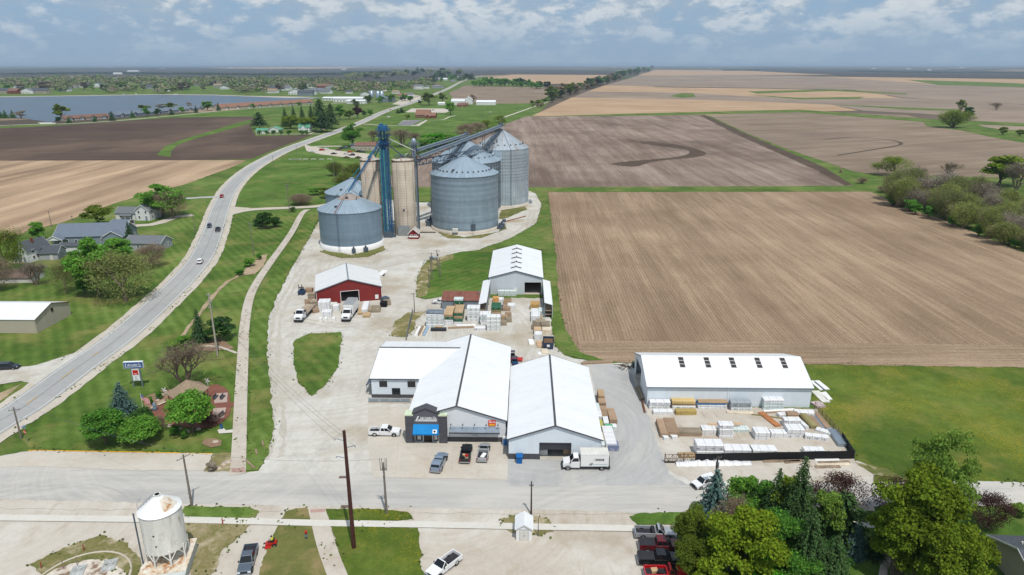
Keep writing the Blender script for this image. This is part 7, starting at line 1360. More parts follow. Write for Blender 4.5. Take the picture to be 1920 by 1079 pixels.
for i, (x,yt,yb,w,k_,c) in enumerate(((815,243,276,52,'shrub','lime'),(848,246,272,60,'shrub','bright'),(795,256,280,34,'shrub','mid'),(755,236,276,42,'bare','brown'),(778,244,272,30,'bare','brown'),(700,240,266,22,'bare','brown'),(872,228,262,40,'bud','brown'),(895,226,252,36,'bud','brown'),(915,222,246,30,'bud','olive'),(935,214,236,24,'bud','olive'),(860,250,270,36,'olive','olived'),(670,300,350,48,'olive','olived'),(652,318,362,40,'olive','olive'),(690,318,358,34,'olive','olived'),(640,336,366,36,'shrub','mid'),(612,346,372,34,'shrub','olived'),(590,348,366,30,'shrub','bright'),(566,362,384,40,'olive','brown'),(630,300,330,30,'olive','olived'))):
    T(k_,x,yt,yb,w,c,['lime green thicket behind the grey leg','wide green thicket below the conveyor','dark green bush behind the grey leg','bare brown tree behind the blue tower','second bare tree behind the blue tower','bare little tree left of the blue tower','brown budding tree beyond the conveyor','second brown tree beyond the conveyor','olive tree near the conveyor head','olive tree by the pale lane','olive shrub below the conveyor','tall olive brush left of the concrete silo','olive brush behind the hidden bin','olive brush beside the concrete silo','green bush behind the hidden bin','low bush in the meadow hollow','bright bush in the meadow hollow','brown brush by the meadow hollow','thin olive brush in the mown lawn'][i],'tree' if 'tree' in k_ else 'shrub')
for i, (x,yt,yb,w,k_,c) in enumerate(((753,200,212,16,'fcon','spruce'),(746,203,213,10,'fcon','spruce'),(763,212,224,16,'fol2','olive'),(845,186,216,24,'fol','bright'),(805,168,198,38,'fol2','olived'),(830,170,192,22,'fol2','olived'),(887,173,194,18,'fbare','brown'),(788,186,197,10,'fol2','dark'))): T(k_,x,yt,yb,w,c,['dark spruce left of the brick church','smaller spruce left of the church','olive shrub before the church','bright tree right of the church','large olive tree above the church','olive tree left of the grey barn','brown tree behind the white barn','dark bush by the highway above the church'][i])
# right thicket
TG = 'bushes in the right thicket'; TL = {'olive': 'olive yellow bush in the thicket beside the stubble field', 'brown': 'bare brown bush in the thicket beside the stubble field', 'mid': 'fresh green bush at the foot of the thicket', 'grey': 'grey bare bush in the thicket beside the stubble field'}
rs = random.Random(5)
for i in range(85):
    f = rs.random(); x0 = 1668+f*290; yb0 = 388+(x0-1668)*.34; off = rs.random()**1.2; yb = yb0-off*(34+f*40); x = x0+off*24; c = rs.choice(['olive','olive','olive','brown','grey','mid']) if off > .12 else rs.choice(['mid','olive','mid'])
    k_ = {'olive':'olive','brown':'shrubb','grey':'shrubb','mid':'shrub'}[c]; hh = rs.uniform(38,68)*(.5 if c == 'mid' else 1); T(k_,x,yb-hh,yb,rs.uniform(30,52)*(.7 if c == 'mid' else 1),{'olive':rs.choice(['tol','told']),'brown':'tbr'}.get(c,c),TL[c],'shrub',TG)
T('bud',1677,288,330,62,'olive','vase shaped budding tree at the left end of the thicket'); T('lush2',1872,285,350,92,'willow','big yellow green willow above the thicket'); T('bare',1850,335,395,64,'grey','pale dead tree in the middle of the thicket'); T('bare',1905,295,360,50,'grey','bare tree right of the big willow'); T('bare',1908,378,440,44,'grey','bare white trunked tree near the right edge'); T('bare',1776,300,332,36,'brown','thin budding tree behind the thicket'); T('shrubb',1730,312,330,16,'brown','small round bush behind the thicket','shrub')
T('olive',1786,202,240,52,'willow','olive willow in the far grass strip'); T('loose',1800,180,216,22,'olive','tall pale willow behind the olive one'); T('lush2',1812,198,226,26,'dark','dark round tree beside the far willows'); T('bare',1868,190,207,20,'brown','lone bare tree in the far field'); T('fcon',1576,312,324,8,'brown','tiny brown cedar beside the dark track'); T('shrub',1880,234,254,18,'olive','olive bush in the marsh strip','shrub'); T('shrub',1912,240,256,18,'olived','olive bush at the right edge of the marsh','shrub')
T('shrubb',1616,330,345,20,'brown','brown brush by the dark track end','shrub'); T('shrubb',1655,345,362,24,'brown','reddish brush at the thicket head','shrub')
# near trees at the lower right
FG = None
TA('blue',1347,880,9.5,6.0,'blue','blue spruce at the street, left end of the grove'); TA('lush',1408,896,8.5,8.5,'bright','leafy green tree behind the blue spruce'); TA('lush2',1440,905,8,6.5,'mid','leafy green tree right of the blue spruce')
TA('maple2',1302,955,9,7.0,'olived','dark olive round tree beside the parked pickups'); TA('maple2',1310,1015,8,6.5,'olived','dark olive round tree behind the black pickup'); TA('bud',1372,938,8.5,6,'brown','reddish brown budding tree between spruce and yellow tree')
TA('maple',1410,955,14,13.5,'yellow','largest yellow green tree of the lower grove'); TA('maple2',1470,962,12,9.5,'mid','mid green tree right of the yellow green one'); TA('lush',1440,1035,9,7.5,'lime','bright lime green tree at the bottom edge'); TA('maple2',1500,1040,9,8.5,'mid','mid green tree at the bottom behind the lime one'); TA('lush2',1330,1050,8,6,'yellow','yellow green tree at the bottom edge by the red pickup')
TA('spr',1512,856,17,7.2,'pine','tall dark spruce crossing the street line'); TA('spr2',1464,878,13,5.4,'pine','smaller dark spruce left of the tall one'); TA('loose',1490,885,12,8,'olive','brownish bare tree between two spruces'); TA('spr',1530,955,15,7.8,'pine','broad spruce in the middle of the grove'); TA('spr2',1572,1006,11,6.5,'pine','dark spruce at the bottom right of the grove'); TA('loose',1560,910,12,7,'pale','pale loose tree right of the tall spruce'); TA('pine',1592,922,9,7,'pine','grey green pine before the purple shrub'); TA('spruce',1610,982,5.5,4.0,'blue','small blue spruce on the lawn'); TA('spruce',1648,992,4.8,3.6,'spruce','small dark spruce under the giant tree')
TA('bud',1590,893,6.5,8.8,'purple','wide purple brown crabapple by the street'); TA('bud',1684,900,6.5,8,'purple','purple brown crabapple left of the giant tree'); TA('bud',1868,925,6.5,6.5,'purple','purple brown crabapple right of the giant tree'); TA('shrubb',1696,1040,3.2,5.0,'grey','bare spreading shrub by the brick walk','shrub')
TA('tallsparse',1785,798,21,13.5,'pale','tall thin crowned tree behind the giant tree'); TA('maple',1752,885,17,15.5,'olive','giant yellow green tree over the corner house'); TA('maple2',1700,950,12,9,'willow','lower leafy tree left of the giant one'); TA('maple',1800,985,13,11,'olive','lower right tree beside the corner house'); TA('lush2',1850,1010,8,6,'olive','loose green tree at the corner house roof'); TA('shrub',1915,945,2.4,3.4,'pale','pale bush at the right edge by the street','shrub')
for i, (x,y) in enumerate(((1375,1000),(1455,935),(1480,1000),(1540,1050),(1345,1000),(1425,925),(1400,1075),(1500,925),(1545,965),(1560,1020))): TA('lush2',x,y,6.5,6.5,'dark','dark green understorey tree in the lower grove','tree','understorey trees of the grove')
# railway hedge, far tree rows (too small to show their parts)
def row(pts, n, hpx, wpx, kinds, cols, label, group, jx=6, jy=3, cat='tree'):
    P = [Vector((p[0],p[1])) for p in pts]; Ls = [(b_-a).length for a, b_ in zip(P, P[1:])]; S = sum(Ls)
    for i in range(n):
        s = (i+rs.random())/n*S; j = 0
        while j < len(Ls)-1 and s > Ls[j]: s -= Ls[j]; j += 1
        p = P[j].lerp(P[j+1], s/Ls[j]); x = p.x+rs.uniform(-jx,jx); y = max(126.5, p.y+rs.uniform(-jy,jy)); f = rs.uniform(.75,1.25)
        hp = hpx(p) if callable(hpx) else hpx; wp = wpx(p) if callable(wpx) else wpx
        T(rs.choice(kinds), x, y-hp*f, y, wp*f, rs.choice(cols), label, cat, group, 1, False)
row([(1032,192),(1060,180),(1110,163),(1160,148),(1200,137),(1222,132)], 75, lambda p: 8+(p.y-130)*.26, lambda p: 10+(p.y-130)*.3, ['fol','fol2','fbare'], ['fwood','olived','fwood','brown','mid','fdark'], 'tree in the long hedge along the old railway', 'trees of the railway hedge', 5, 3)
row([(990,200),(1025,194),(1000,205)], 8, 9, 14, ['fol2','fbare'], ['olived','brown'], 'bush at the near end of the railway hedge', 'bushes at the hedge end')
row([(888,162),(940,161),(985,163),(1020,168)], 34, 14, 18, ['fol','fol2'], ['mid','fdark','mid','bright'], 'green tree in the row beyond the brown field', 'trees beyond the pinkish field', 6, 2)
FS = 'trees along the far lake shore'; LS = 'small tree in the woods on the far lake shore'
row([(0,171),(100,170),(190,171)], 7, 16, 24, ['fol','fol2','fbare'], ['fwood','fgrey','mid'], LS, FS, 8, 2)
row([(190,172),(300,170),(480,171),(600,174)], 13, 14, 22, ['fbare','fol2'], ['fgrey','fwood'], LS, FS, 8, 2)
MIXW = bpy.data.materials.new('mixed_woods'); MIXW.use_nodes = True; k = NT(MIXW.node_tree); b = k.n['Principled BSDF']; b.inputs['Roughness'].default_value = 1; b.inputs['Specular IOR Level'].default_value = .05
vr = k.mr(k.geo('Random Per Island'), 0, 1, .7, 1.3); c = k.ramp(k.noise(k.mapping(k.geo(), scale=(1,.4,1)), .022, 3, .7), [(.36,'#567038'),(.46,'#727d54'),(.53,'#857c6c'),(.62,'#628044'),(.7,'#46603e')]); k.put(b.inputs['Base Color'], k.mix(1, c, k.comb(vr, vr, vr), 'MULTIPLY'))
def woods(label, rows, per=110):
    Cs, Ns, Ss = [], [], []
    for pts, n, hpx, wpx, jx, jy in rows:
        P = [Vector(q) for q in pts]
        for i in range(n):
            f = rs.random()*(len(P)-1); q = P[int(f)].lerp(P[int(f)+1], f % 1); x = q.x+rs.uniform(-jx,jx); y = q.y+rs.uniform(-jy,jy); b_ = G(x,y); zc = b_.y*CP+H*SP; w = wpx*rs.uniform(.7,1.3)*zc/F*.5; h = max(4, hgt(x,y,y-hpx)*rs.uniform(.7,1.15)); d = rdir(per); d[:,2] = np.abs(d[:,2]); Cs.append(d*np.array([w,w,h*.62])*RNG.uniform(.6,1.05,(per,1))+np.array([b_.x,b_.y,h*.38])); Ns.append(d+rdir(per)*.7); Ss.append(np.full(per, max(w,h*.5)*.3))
    o = bpy.data.objects.new('far_woods', quads('far_woods', np.vstack(Cs), np.vstack(Ns), np.concatenate(Ss), MIXW)); COL.objects.link(o); o['kind'] = 'stuff'; o['label'] = label
woods('mixed woods of budding and green trees around the far lake houses', [([(0,161),(180,158.5),(330,159.5),(480,160),(640,160)],150,12,18,10,3.5), ([(60,172),(130,169)],10,12,22,8,3), ([(205,172),(240,169)],12,13,22,8,3), ([(300,173),(340,170)],12,13,22,6,3), ([(440,172),(490,174)],14,13,22,8,3), ([(0,157),(150,155),(330,157),(480,156),(640,158)],190,10,16,10,5), ([(620,172),(700,168),(760,166),(800,160)],60,12,18,8,5), ([(640,148),(690,146),(760,142),(860,140)],40,10,14,8,3), ([(480,164),(560,160),(640,166),(700,170)],70,12,16,8,6)])
row([(680,148),(720,145),(760,142),(860,140)], 16, 11, 15, ['fcon','fol','fol'], ['fdark','fdark','fwood'], 'dark tree in the grove on the far rise', 'trees on the far rise', 8, 3)
row([(780,158),(830,150),(880,148)], 26, 11, 16, ['fol','fcon','fol2'], ['fdark','fwood','mid'], 'small tree around the hilltop houses', 'trees at the hilltop houses', 8, 3)
row([(660,200),(700,192),(740,190),(780,192)], 14, 13, 16, ['fol','fol2'], ['mid','fwood'], 'small tree among the lakeside shops', 'trees among the shops', 8, 3)
for i, (x,yt,yb,w,k_,c) in enumerate(((118,192,226,36,'fol2','olive'),(10,206,222,16,'fcon','dark'),(24,206,221,14,'fcon','dark'),(40,207,222,34,'fbare','brown'),(110,218,231,14,'fol','dark'),(130,218,231,12,'fcon','dark'),(178,217,229,11,'fcon','dark'),(211,208,227,15,'fcon','spruce'),(249,207,221,12,'fcon','dark'),(275,200,219,18,'fol','mid'),(296,202,218,17,'fol','dark'),(322,203,216,11,'fcon','spruce'),(342,199,213,14,'fol','bright'),(368,197,212,10,'fcon','spruce'),(389,188,208,28,'fol','bright'),(410,192,208,11,'fcon','spruce'),(475,193,205,11,'fol','mid'),(272,196,206,30,'fol2','olive'),(320,191,206,34,'fol2','olive'),(356,191,204,16,'fbare','brown'),(300,194,206,26,'fbare','brown'),(560,191,199,12,'fol','mid'),(2,207,222,12,'fcon','dark'))): T(k_,x,yt,yb,w,c,['broad pale willow at the near lake shore','dark conifer at the left edge of the lake','second dark conifer by the lake edge','brown bush by the lake edge','dark bush left of the brown roofed row','small conifer before the brown roofed row','small conifer at the sandy apron','pointed spruce right of the brown roofed row','dark conifer before the blue grey terrace','green tree before the blue grey terrace','dark tree right of the green one','slim spruce before the terrace','bright little tree before the terrace','slim spruce near the terrace end','large bright tree at the terrace end','dark conifer left of the red terrace','small tree before the red terrace','olive tree behind the blue terrace','wide olive tree behind the blue terrace','brown tree behind the terrace end','brown tree by the lake behind the terrace','small tree at the end of the red terrace','dark conifer touching the left edge'][i],'tree',None,1,False)
# far woods that read as one mass: one object a belt
def belt(name, pts, hm, deep, n, c, label):
    P = [G(*p) for p in pts]; C, S = [], []
    for i in range(n):
        j = rs.randrange(len(P)-1); f = rs.random(); p = P[j].lerp(P[j+1], f); hh = hm*(.55+.45*mnoise.noise(p*.006)+.3*rs.random()); C.append((p.x+rs.uniform(-deep,deep)*.3, p.y+rs.uniform(0,deep), rs.uniform(.05,1)*hh)); S.append(hm*rs.uniform(.25,.5))
    C, S = np.array(C), np.array(S); me = quads(name, C, rdir(len(C))+np.array([0,-.3,.5]), S, LEAF); o = bpy.data.objects.new(name, me); COL.objects.link(o); o.color = col(c); o['kind'] = 'stuff'; o['label'] = label
belt('far_woods', [(0,141),(150,139),(330,140),(480,142),(640,141)], 14, 260, 9000, 'fdark', 'dark far woods beyond the lake'); belt('far_woods', [(0,150),(160,149),(300,151),(420,150),(640,152)], 13, 160, 7000, 'fwood', 'wooded band above the lake houses'); belt('far_woods', [(0,131),(200,130),(420,130.5),(560,131)], 16, 300, 4500, 'fdark', 'distant dark woods at the left'); belt('far_woods', [(0,126.5),(300,126),(560,125.4)], 18, 500, 3500, 'fdark', 'horizon woods at the left'); belt('far_woods', [(560,125.2),(760,124.8),(900,125),(1160,125)], 20, 700, 4200, 'fdark', 'horizon woods in the middle'); belt('far_woods', [(1180,126),(1300,126.2),(1420,126),(1440,126)], 17, 500, 3600, 'fdark', 'horizon woods behind the hedge'); belt('far_woods', [(1360,133),(1424,132.6)], 17, 120, 1500, 'fdark', 'small dark wood in the far fields'); belt('far_woods', [(1605,134.5),(1700,136.5),(1800,137),(2000,137)], 12, 150, 3600, 'fdark', 'long dark wood at the right'); belt('far_woods', [(1440,125.3),(1700,125.6),(2000,126)], 20, 700, 3600, 'fdark', 'horizon woods at the right'); belt('far_woods', [(1780,131),(2000,130)], 15, 200, 1500, 'fdark', 'far wood at the right edge'); belt('far_woods', [(640,138),(700,136.5),(760,137)], 16, 150, 1500, 'fdark', 'dark wood on the far rise')
C, S = [], []
for P in EDGES:
    for a, b_ in zip(P, P[1:]+P[:1]):
        m_ = (a+b_)/2
        if m_.length > 330 or m_.length < 60: continue
        for i in range(int((b_-a).length*1.6)):
            p = a.lerp(b_, rs.random()); g_ = mnoise.noise(p*.12)
            if g_ > -.1: q = rs.gauss(0,.55); C.append((p.x+rs.gauss(0,.55), p.y+q, .2+rs.uniform(0,.12))); S.append(rs.uniform(.18,.5))
o = bpy.data.objects.new('weed_tufts', quads('weed_tufts', np.array(C), rdir(len(C))*.5+np.array([0,0,1.0]), np.array(S), LEAF)); COL.objects.link(o); o.color = lin('#66743c'); o['kind'] = 'stuff'; o['label'] = 'weed tufts along the ragged edges of the grass'
# ---------------------------------------------------------------- far houses, farmsteads, shops
fh = {}
def far_house(x, y, W, D, he, hr, wm, rm, label, rz=0, ax='x', group=None, cat='house', name='house'):
    p = G(x, y); t = thing(name, label, cat, p, rz, group); t.scale = (1.4,1.4,1.35) if x < 640 and y > 150 else (1,1,1); gable(t, W, D, he, hr, ax, wm, rm, oh=.5, th=.2)
    for i in range(max(1,int(W/4.5))): MB().box(1.2+i*4.3,2.6+i*4.3,-.06,-.003,1.0,2.4).build('window', GLASS, t)
LH = 'houses on the far lake shore'
for i, (x,y,W,D,rm,wm,rz) in enumerate(((-4,176,20,12,SHD,SIDT,.1),(14,176.5,18,14,SHBR,BRICK,-.1),(38,176.2,22,12,SHG,SIDW,.05),(60,176,26,12,SHD,SIDT,0),(148,164,18,12,SHG,SIDW,.1),(172,164,24,13,SHBL,SIDW,0),(262,160,24,16,SHD,SIDB,.1),(288,172,30,16,SHTAN,SIDW,.1),(265,152.5,30,16,SHTAN,SIDW,0),(245,152,24,14,SHTAN,SIDT,.1),(205,151.5,24,14,SHG,SIDW,0),(365,161,24,13,SHTAN,SIDG,.1),(385,160.5,26,14,SHD,SIDB,-.1),(422,158.5,22,12,SHG,SIDW,0),(436,163,24,14,SHBL,SIDT,.1),(506,170,22,13,SHD,SIDB,.2),(523,170,22,14,SHG,SIDW,-.2),(541,178,22,14,SHD,SIDW,.2),(558,180,24,14,SHD,SIDB,0),(570,178,20,14,SHG,SIDW,.1),(565,165.5,26,14,SHBL,SIDW,0),(594,166.5,34,16,SHBR,BRICK,.1),(635,170,30,14,SHD,SIDG,0),(610,168,22,12,SHG,SIDG,0))):
    far_house(x, y, W, D, 5.2, 9.5, wm, rm, ['brown roofed house at the left end of the far shore','dark red lake house among trees','white lake house with grey roof left of the second house','tan lake house with dark roof','white house behind the lawn','white house with blue bay above the sloping lawn','tall dark blue lake house','wide tan roofed house at the water','tan roofed house on the ridge','second tan roofed house on the ridge','small white house high in the woods','grey house with tan roof above the green slope','dark blue house above the green slope','white house among trees','blue grey roofed house by the lane','dark roofed house left of the white gables','white gabled house near the beach','white house with steep dark roof at the beach','blue house at the beach','pale house right of the blue one','long pale house behind the beach houses','brown brick mansion on the lawn','long dark house right of the mansion','grey house near the mansion'][i], rz, 'y' if i % 3 == 2 else 'x', LH)
for i, (x,y) in enumerate(((25,168),(90,167),(110,172),(128,166),(160,157),(190,158),(228,168),(275,167),(310,160),(330,168),(345,159),(400,164),(412,168),(450,160),(470,166),(486,160),(500,175),(530,168),(548,172),(585,174),(600,176),(620,164),(648,176),(660,170),(676,180),(690,176),(735,176),(800,158),(812,162),(845,154))):
    far_house(x, y, 15+(i*7)%9, 10, 4.2, 8, [SIDW,SIDT,SIDW,SIDG][i%4], [SHG,SHTAN,SHD,SHBR,SHBL][i%5], 'small pale house half hidden in the woods beyond the lake', .2*((i%5)-2), 'x' if i%3 else 'y', 'small houses in the far woods')
for i, (x,y,W,D,he,hr,wm,rm,lb) in enumerate(((625,192,40,18,5,7,SIDW,WROOFX,'white flat roofed lakeside shop'),(650,195,34,16,5,7,SIDW,WROOFX,'second white shop with bright roof'),(605,189,60,14,3.5,5,SIDW,WROOFX,'long white dock roof at the lake end'),(712,191.5,26,16,6,10,SIDB,SHBL,'blue roofed hall among the shops'),(725,190,16,14,7,9,SIDT,SHBR,'brown building right of the blue hall'),(745,182,20,12,4,7,SIDT,SHRED,'red roofed shop on the gravel lot'),(760,181,18,12,4,7,SIDW,SHG,'small white shop on the gravel lot'),(775,168,26,22,9,13,SIDW,SHG,'tall white lodge above the shops'),(790,167,22,16,6,10,SIDW,SHG,'white wing right of the lodge'),(810,166,34,16,5,8,SIDG,SHG,'grey house below the hilltop'),(757,155,60,30,7,10,CHAR,SHD,'long dark shed on the hilltop'),(785,152,80,34,7,10,CHAR,SHD,'second long dark shed on the hilltop'),(822,151,40,20,6,10,SIDW,WROOFX,'white shed at the hilltop'),(852,146.5,44,20,6,9,SIDW,WROOFX,'white building at the far road'),(705,143.5,60,34,8,11,flat('cream','#d3bf9c',.7),WROOFX,'cream warehouse on the far rise'),(836,147,26,16,6,9,SIDW,SHG,'small white building at the far road'))): far_house(x,y,W,D,he,hr,wm,rm,lb,-.05,'x','buildings up the highway','building','shop_building')
for i, x in enumerate((697,709,716)): # silver tanks behind the shops
    p = G(x,184+i*.5); t = thing('storage_tank', ['left pale storage tank behind the shops','middle pale storage tank behind the shops','right slim storage tank behind the shops'][i], 'tank', p, 0, 'tanks behind the shops'); MB().lathe([(5,0),(5,14),(.01,15.5)],16).build('shell', STEELL, t)
FF = 'farmsteads on the horizon'
for i, (x,y,W,he) in enumerate(((77,126.3,90,9),(205,126.5,80,8),(212,140,60,8),(238,135,110,8),(523,126.6,60,8),(683,124.6,60,12),(765,124.3,170,14),(785,124.3,90,12),(897,126,50,9),(1062,126,70,9),(1075,126.3,40,8),(1150,126,60,9),(1495,126.2,70,8),(1635,129.5,60,8),(1700,130.5,60,8),(1800,127.5,110,10),(1740,132.5,40,7),(1330,127.5,40,8),(985,125.5,30,16),(640,131.5,60,8),(300,130,60,8),(430,128.5,60,8))): far_house(x,y,W,W*.4,he,he*1.5,SIDW,WROOFX,'tiny white farm shed near the horizon',0,'x',FF,'farm shed','farm_shed')
for i, (x,w,h) in enumerate(((1116,16,46),(1119.5,12,58),(1124.5,14,50),(1127,6,64),(1121.8,10,40))): p = G(x,125.9); t = thing('far_silo','pale grain silo on the horizon','silo',p,0,'silos on the horizon'); MB().lathe([(w,0),(w,h),(.1,h+5)],14).build('shell', STEELL, t)
for x, y, ht, lb in ((840,127,0,'thin radio mast on the horizon above the highway'),(1077,129,0,'thin radio mast on the horizon right of the fields')): p = G(x,y); h = hgt(x,y,102 if x < 900 else 112); t = thing('radio_mast', lb, 'mast', p); MB().tube((0,0,0),(0,0,h),1.6,1.0,5).build('lattice', STEELD, t)
# bottom right corner house
p = G(1880,985,5.5); t = thing('house', 'corner house with dark grey shingle roof at the lower right', 'house', (p.x-1.5, p.y-11.0, 0), -R(4)); gable(t, 18, 11.5, 3.2, 5.6, 'x', SIDT, SHD, oh=.5, trim=WHITE); gable(block(t, 1.2, -8, 'front_wing'), 9, 8, 3.2, 5.4, 'y', SIDT, SHG, oh=.5, trim=WHITE)
for x in (1.5, 3.0, 4.4): MB().tube((x,7.8,4.6),(x,7.8,5.3),.13,.13,8).build('roof_vent', OFFW, t)
# ================================================================ poles, signs, little park things
PG_ = 'utility poles'
def pole(label, xb, yb, xt, yt, mat=None, r=.16, arms=(), can=0, cap=None, fac=1.0):
    b_ = G(xb, yb); h = hgt(xb, yb, yt)*fac; t = thing('utility_pole', label, 'utility pole', b_, 0, PG_); MB().tube((0,0,0),(0,0,h),r*1.25,r*.8,8).build('shaft', mat or POLEW, t)
    for (dz, L, a) in arms:
        z = h-dz; c_, s_ = math.cos(R(a)), math.sin(R(a)); ar = MB().tube((-L*c_,-L*s_,z),(L*c_,L*s_,z),.07,.07,4).build('crossarm', mat or POLEW, t)
        for f in (-.9,-.35,.35,.9): MB().tube((L*f*c_,L*f*s_,z+.05),(L*f*c_,L*f*s_,z+.32),.06,.04,6).build('insulator', STEELL, ar)
    for i in range(can): a = R(60+i*120); MB().lathe([(.01,0),(.28,0),(.28,.95),(.2,1.05),(.01,1.05)],12).build('transformer', STEELL, t, (.42*math.cos(a), .42*math.sin(a), h-2.3))
    return t, h
t, h = pole('tall brown steel pole with three short arms south of the street', 664,1029, 647,808, POLEB, .27)
for z, s_ in ((h-1.6,-1),(h-2.7,1),(h-4.4,-1)): MB().path([(0,0,z),(s_*1.3,0,z+.35),(s_*1.45,0,z+.05)],.06).build('arm', STEELL, t)
t, h = pole('grey wooden pole with upright prongs beside the dandelions', 725,964, 722,868, None, .17, ((1.2,.5,0),(2.0,.45,90)))
mb = MB()
for x in (-.45,-.2,.25,.45): MB().tube((x,.1*x,h-1.4),(x*1.2,0,h+.8),.05,.04,5).build('prong', STEELD, t)
pole('wooden pole with a crossarm leaning over the street edge', 360,951, 342,853, None, .16, ((.5,1.2,60),))
t, h = pole('wooden corner pole with a lamp beside the stop sign', 40,823, 23,764, None, .16, ((.6,.9,20),)); MB().path([(0,0,h-.3),(.6,-.6,h+.1),(1.2,-1.2,h)],.05).build('lamp_arm', STEELL, t)
pole('pale weathered pole with three insulators on the grass bank', 408,668, 393,550, flat('pale_pole','#a79f94',.9,0,.1,.15), .2, ((.5,.6,0),(2.2,.6,0),(3.6,.6,0)))
pole('slim pole on the bank by the concrete path', 476,480, 472,418, None, .14, ((.4,.6,0),(1.5,.5,0)))
pole('slim pole at the mouth of the gravel drive', 543,400, 538,346, None, .14, ((.4,.8,0),(1.6,.7,0)))
pole('pale pole in the mown lawn left of the hidden bin', 628,345, 626,303, None, .14, ((.5,.8,0),))
for i, (xb,yb,xt,yt,c) in enumerate(((805,541,804,502,0),(810.5,525,809.5,474,2),(820,501,818,469,1),(825.5,520,824.5,484,0))): pole(['lowest pole of the transformer cluster','tall pole with two transformers in the cluster','farthest pole of the transformer cluster','right hand pole of the transformer cluster'][i], xb,yb,xt,yt, None, .15, ((.4,1.1,0),) if c else (), c)
bx = G(815,512); t = thing('transformer_platform', 'platform of grey transformers between the cluster poles', 'transformer', bx); MB().box(-1.6,1.6,-.5,.5,4.6,4.75).build('platform', WOODO, t)
for x in (-1.1,-.2,.8): MB().lathe([(.01,4.76),(.32,4.76),(.32,5.8),(.01,5.9)],12,(x,0)).build('transformer', STEELL, t)
for x in (-1.4,1.4): MB().tube((x,0,0),(x,0,4.6),.1,.1,6).build('post', POLEW, t)
pole('thin pole behind the slanted board rack', 777.5,588, 776,549, None, .12, ((.4,.9,0),)); pole('thin dark pole behind the little white shed', 996,966, 992,903, flat('dark_pole','#4d443c',.9), .13, ((.8,.35,0),)); pole('short pipe post right of the little white shed', 1009,1007, 1008,971, STEELD, .06)
pole('pole with a transformer rising from the grove by the white car', 1338,930, 1337,856, flat('dark_pole','#4d443c',.9), .16, ((.5,.9,30),), 1); pole('dark flag post before the broad centre bin', 887,443, 886.5,414, STEELD, .08)
for i, (xb,yb,xt,yt) in enumerate(((97,426,93,396),(136,415,134,405),(366,436,362,401),(606,243,606,228),(864,228,863,203),(905,225,905,197),(937,215,936,193),(814,254,814,232),(749,275,748,249),(513,311,512,293),(557,292,556.5,275),(20,240,17,218),(966,207,965,190),(993,199,992,184),(692,208,692,192),(743,199,743,184),(540,355,540,346))): pole(['slim pole at the stubble edge above the blue roofed house','second slim pole at the stubble edge','lamp pole beside the highway bend','pole at the green farm drive','pole right of the church','pole near the white barns','pole by the long white shed','pole in the lawn above the conveyors','pole behind the blue tower','small pole beside the highway in the bend','second small pole along the highway','pole at the left edge by the lake','pole along the pale lane','farther pole along the pale lane','pole in the lake road lawn','second pole in the lake road lawn','short post in the mown lawn'][i], xb,yb,xt,yt, None, .13, ((.3,.6,0),) if i not in (2,16) else ())
def wire(label, pts, sag=1.2, r=.018):
    mb = MB()
    for a, b_ in zip(pts, pts[1:]):
        P = [Vector(a).lerp(Vector(b_), i/14)-Vector((0,0,sag*4*(i/14)*(1-i/14))) for i in range(15)]; mb.path(P, r, 3)
    tag(mb.build('power_line', STEELD), label, 'power line', 'power lines')
A_ = G(664,1029); B_ = G(408,668); C_ = G(360,951); D_ = G(725,964); E_2 = G(40,823)
for i, (dz, dx) in enumerate(((.3,0),(1.3,-1.4),(2.4,1.4))): wire(['upper power line from the brown pole toward the weathered pole','left power line from the brown pole toward the weathered pole','right power line from the brown pole toward the weathered pole'][i], [(A_.x+dx,A_.y,19.6-dz),(B_.x,B_.y,15.5-dz)], 2.2)
wire('sagging cable from the wooden pole to the pronged pole', [(C_.x,C_.y,10.2),(D_.x,D_.y,10.0)], .9); wire('cable from the wooden pole to the corner pole', [(C_.x,C_.y,10.2),(E_2.x,E_2.y,8.2)], 1.0)
# pylon sign
b_ = G(258,727); t = thing('pylon_sign', 'tall two post sign with a blue name board, red panel and white panel', 'sign', b_, R(5)); t.scale = (.6,1,1)
for x in (-1.15,1.95): MB().box(x-.16,x+.16,-.16,.16,0,6.0).build('post', STEELL, t)
o = MB().box(-3.3,3.5,-.28,.28,4.75,6.3).build('name_board', flat('board_frame','#e4e8ea',.5,0,.3,.03), t); MB().box(-3.2,3.4,-.3,-.283,4.82,6.2).build('board_face', SIGNB, o)
text('Lake Lumber Co.', .82, 'sign_lettering', WHITE, o, (.45,-.3,5.65), ext=.012, sx=.86, bold=.015); MB().prism([(-2.85,5.05),(-2.6,5.05),(-2.35,6.0),(-2.6,6.0)],-.315,-.302,'y').build('board_emblem', WHITE, o); MB().box(-2.7,3.0,-.315,-.302,5.07,5.2).build('board_stripe', WHITE, o)
o = MB().box(-.85,1.6,-.2,.2,1.75,4.5).build('lower_panel', MATS['board_frame'], t); q = MB().box(-.6,1.35,-.22,-.203,3.15,4.3).build('red_panel', SIGNR, o); text('Do it', .55, 'sign_lettering', flat('dark_red','#7d1512',.6), q, (.38,-.222,3.95), ext=.008, bold=.02); text('Best', .42, 'sign_lettering', WHITE, q, (.38,-.222,3.42), ext=.008, bold=.02)
text('C', .8, 'sign_lettering', MATS['navy'], o, (.3,-.203,2.5), ext=.008); MB().box(-.3,1.0,-.215,-.203,1.88,1.97).build('panel_line', SIGNB, o)
